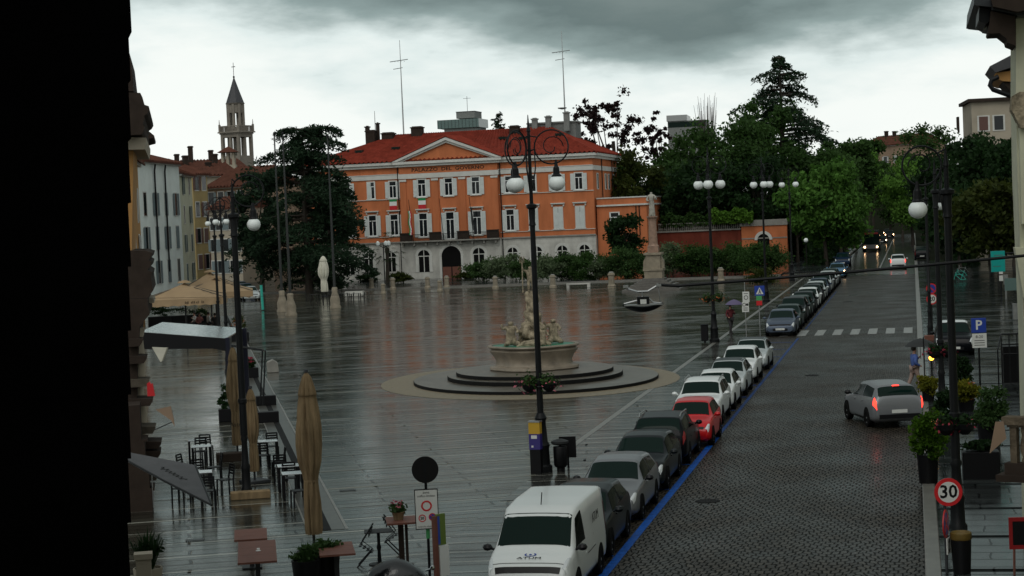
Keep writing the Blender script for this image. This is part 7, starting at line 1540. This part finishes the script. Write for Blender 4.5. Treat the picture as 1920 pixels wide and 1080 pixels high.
# palm
b = G(727, 530, .15); t = thing('palm_tree', 'small fan palm with a thick dark crown before the palace ground floor', 'palm', b); zt_ = Zat(727, 440, b.y); MB().tube([(0, 0, 0), (.1, 0, zt_*.55), (.1, 0, zt_*.7)], [.25, .2, .3], 8).build('trunk', 'trunk', t, True)
q = random.Random(5); m = MB()
for i in range(90):
    a_ = q.uniform(0, 2*pi); el = q.uniform(-.9, 1.3); L = q.uniform(1.4, 2.4); b0 = Vector((.1, 0, zt_*.68)); d = Vector((cos(a_)*cos(el), sin(a_)*cos(el), sin(el))); sd = Vector((-sin(a_), cos(a_), 0)); e = b0+d*L
    for k in range(7):
        w = (k-3)*.16; tip = e+d*.5*cos(w)+sd*w*1.5-Vector((0, 0, .25)); m.add([e-sd*.03, e+sd*.03, tip], [(0, 1, 2)])
    m.add([b0-sd*.02, b0+sd*.02, e], [(0, 1, 2)])
m.build('crown', 'leaf_dark', t)
# shrubs: rounded hedge balls before the palace, along the garden wall
sh = [(905, 527, 60, 492), (948, 527, 62, 478), (990, 526, 58, 482), (1028, 526, 56, 484), (1066, 524, 60, 476), (1104, 524, 58, 472), (1140, 523, 56, 474), (1176, 522, 60, 470), (1206, 521, 52, 474), (1262, 518, 64, 462), (1298, 517, 62, 466), (1330, 516, 60, 462), (1362, 515, 58, 460), (1392, 515, 56, 462), (1420, 516, 60, 458), (1446, 514, 54, 456)]
lfc = ['leaf_shrub', 'leaf_grey', 'leaf_shrub', 'leaf_grey', 'leaf_shrub', 'leaf_mid', 'leaf_grey', 'leaf_shrub', 'leaf_shrub', 'leaf_grey', 'leaf_mid', 'leaf_mid', 'leaf_shrub', 'leaf_mid', 'leaf_mid', 'leaf_shrub']
where = ['by the palace right arch window', 'under the first small arch right of the balcony', 'under the second small arch', 'between the lamp shaft and the third arch', 'under the third small arch', 'under the last small arch of the palace', 'before the orange annexe corner', 'at the foot of the magnolia', 'just left of the statue column', 'just right of the statue column', 'right of the column before the red wall', 'behind the lamp with orange flowers', 'before the middle of the red wall', 'below the end of the balustrade', 'under the white oculus arch', 'at the right end of the gate wall']
nm = {'leaf_shrub': 'dark green', 'leaf_grey': 'silvery green', 'leaf_mid': 'fresh green'}
for i, (px, py, w_, yt) in enumerate(sh):
    b = G(px, py, .15); s = F/b.y; bush('round_shrub', nm[lfc[i]]+' rounded shrub '+where[i], b, w_/s/2*1.5, (Zat(px, yt, b.y)-.15)*1.22, lfc[i], 4200, .13, 100+i, 'rounded shrubs along the palace front')
for px, py, w_, yt, lf, la in ((580, 540, 56, 496, 'leaf_grey', 'pale flowering bush left of the white closed parasol'), (770, 522, 40, 490, 'leaf_shrub', 'low bush left of the palace entrance'), (812, 520, 26, 507, 'leaf_mid', 'small bright bush by the entrance arch'), (880, 522, 50, 505, 'leaf_olive', 'olive bush right of the entrance'), (1432, 530, 60, 497, 'leaf_olive', 'low olive bush at the foot of the third lamp'), (690, 528, 40, 505, 'leaf_dark', 'dark low bush under the palm left side'), (752, 530, 44, 506, 'leaf_olive', 'brownish low bush right of the palm')):
    b = G(px, py, .15); s = F/b.y; bush('bush', la, b, w_/s/2*1.1, Zat(px, yt, b.y)-.15, lf, 1500, .14, int(px), 'low bushes before the palace')
# hedges on top of the garden wall
def hedge(label, px0, px1, yb, yt, Y, lf, seed, n=2600):
    p0, p1 = At(px0, yb, Y), At(px1, yb, Y); L = p1.x-p0.x; t = thing('hedge', label, 'hedge', ((p0.x+p1.x)/2, Y, p0.z), RZ); h = Zat((px0+px1)/2, yt, Y)-p0.z; r = np.random.default_rng(seed)
    P = np.stack([r.uniform(-L/2, L/2, n), r.normal(size=n)*.5, r.uniform(0, 1, n)**.7*h], 1); P[:, 2] *= 1+.15*np.sin(P[:, 0]*2.1)+.1*np.sin(P[:, 0]*5); leafmesh('foliage', P, .17, lf, t, seed)
    m = MB(); [m.tube([(-L/2+L*(k+.5)/6, 0, -.3), (-L/2+L*(k+.5)/6, 0, h*.6)], .05, 4) for k in range(6)]; m.build('stem', 'trunk', t)
hedge('bright green clipped hedge on top of the gate wall', 1336, 1412, 421, 394, 236.3, 'leaf_hedge', 91, 4200); hedge('dark green hedge on top of the red wall right of the statue', 1240, 1338, 428, 402, 238.3, 'leaf_mid', 92)
# cafe tables under the white parasol at the back
for i, px in enumerate((590, 622, 648, 668)):
    g = G(px, 566-i*.5); cafe_table(('dark small table left of the white parasol', 'dark small table right under the white parasol', 'dark small table between the white parasol and the low steps', 'dark small table at the right end by the low steps')[i], g, RZ, .8, .7, 'canvas_dark')
    for k, (dx, rz_2) in enumerate(((-.62, 90), (.62, -90))): chair(('black chair left of ', 'black chair right of ')[k]+('the first', 'the second', 'the third', 'the last')[i]+' small table under the palace cedar', g+Vector((dx, 0, 0)), RAD(rz_2))
g = G(665, 556); t = thing('stone_bench', 'white boxy stone bench behind the small tables at the back', 'bench', g, RZ); MB().box(-.95, .95, -.3, .3, .1, .55).build('seat', 'stone_white', t); MB().box(-.8, .8, -.25, .25, 0, .1).build('foot', 'stone_grey', t)

# dark wooded hill closing the view behind the park and the road
m = MB(); nx, ny = 40, 8; V = []
for j in range(ny+1):
    for i in range(nx+1):
        u, v = -60+i*7., 262+j*22; zz = 9.*(1-math.exp(-j*.5))*(0 if -13 < u < 6 and v < 420 else 1)*(1+.25*sin(i*.9+j)); V.append(UV(u, v, zz-.01 if zz == 0 else zz))
m.add(V, [(j*(nx+1)+i, j*(nx+1)+i+1, (j+1)*(nx+1)+i+1, (j+1)*(nx+1)+i) for j in range(ny) for i in range(nx)]); tag(m.build('hill', 'earth', None, True), kind='structure')
r = np.random.default_rng(77); n = 26000
def wood(name, u0, u1, v0, v1, h, seed, n, lf='leaf_dark'):
    r = np.random.default_rng(seed); u = r.uniform(u0, u1, n); v = r.uniform(v0, v1, n); z = r.uniform(0, 1, n)*h*(.65+.25*np.sin(u*.7+seed)+.15*np.sin(u*1.9)); P = np.stack([u*CA+v*SA, -u*SA+v*CA, z], 1)
    o = leafmesh(name, P, .38, lf, None, seed); tag(o, kind='stuff')
wood('undergrowth', -34, -11.5, 262, 272, 9, 3, 9000); wood('undergrowth', 5.5, 40, 236, 250, 8, 4, 9000); wood('undergrowth', -30, 30, 470, 490, 16, 5, 9000); wood('undergrowth', -13, -10.5, 225, 420, 4.5, 6, 8000); wood('undergrowth', 4.5, 7, 210, 420, 4.5, 7, 8000)
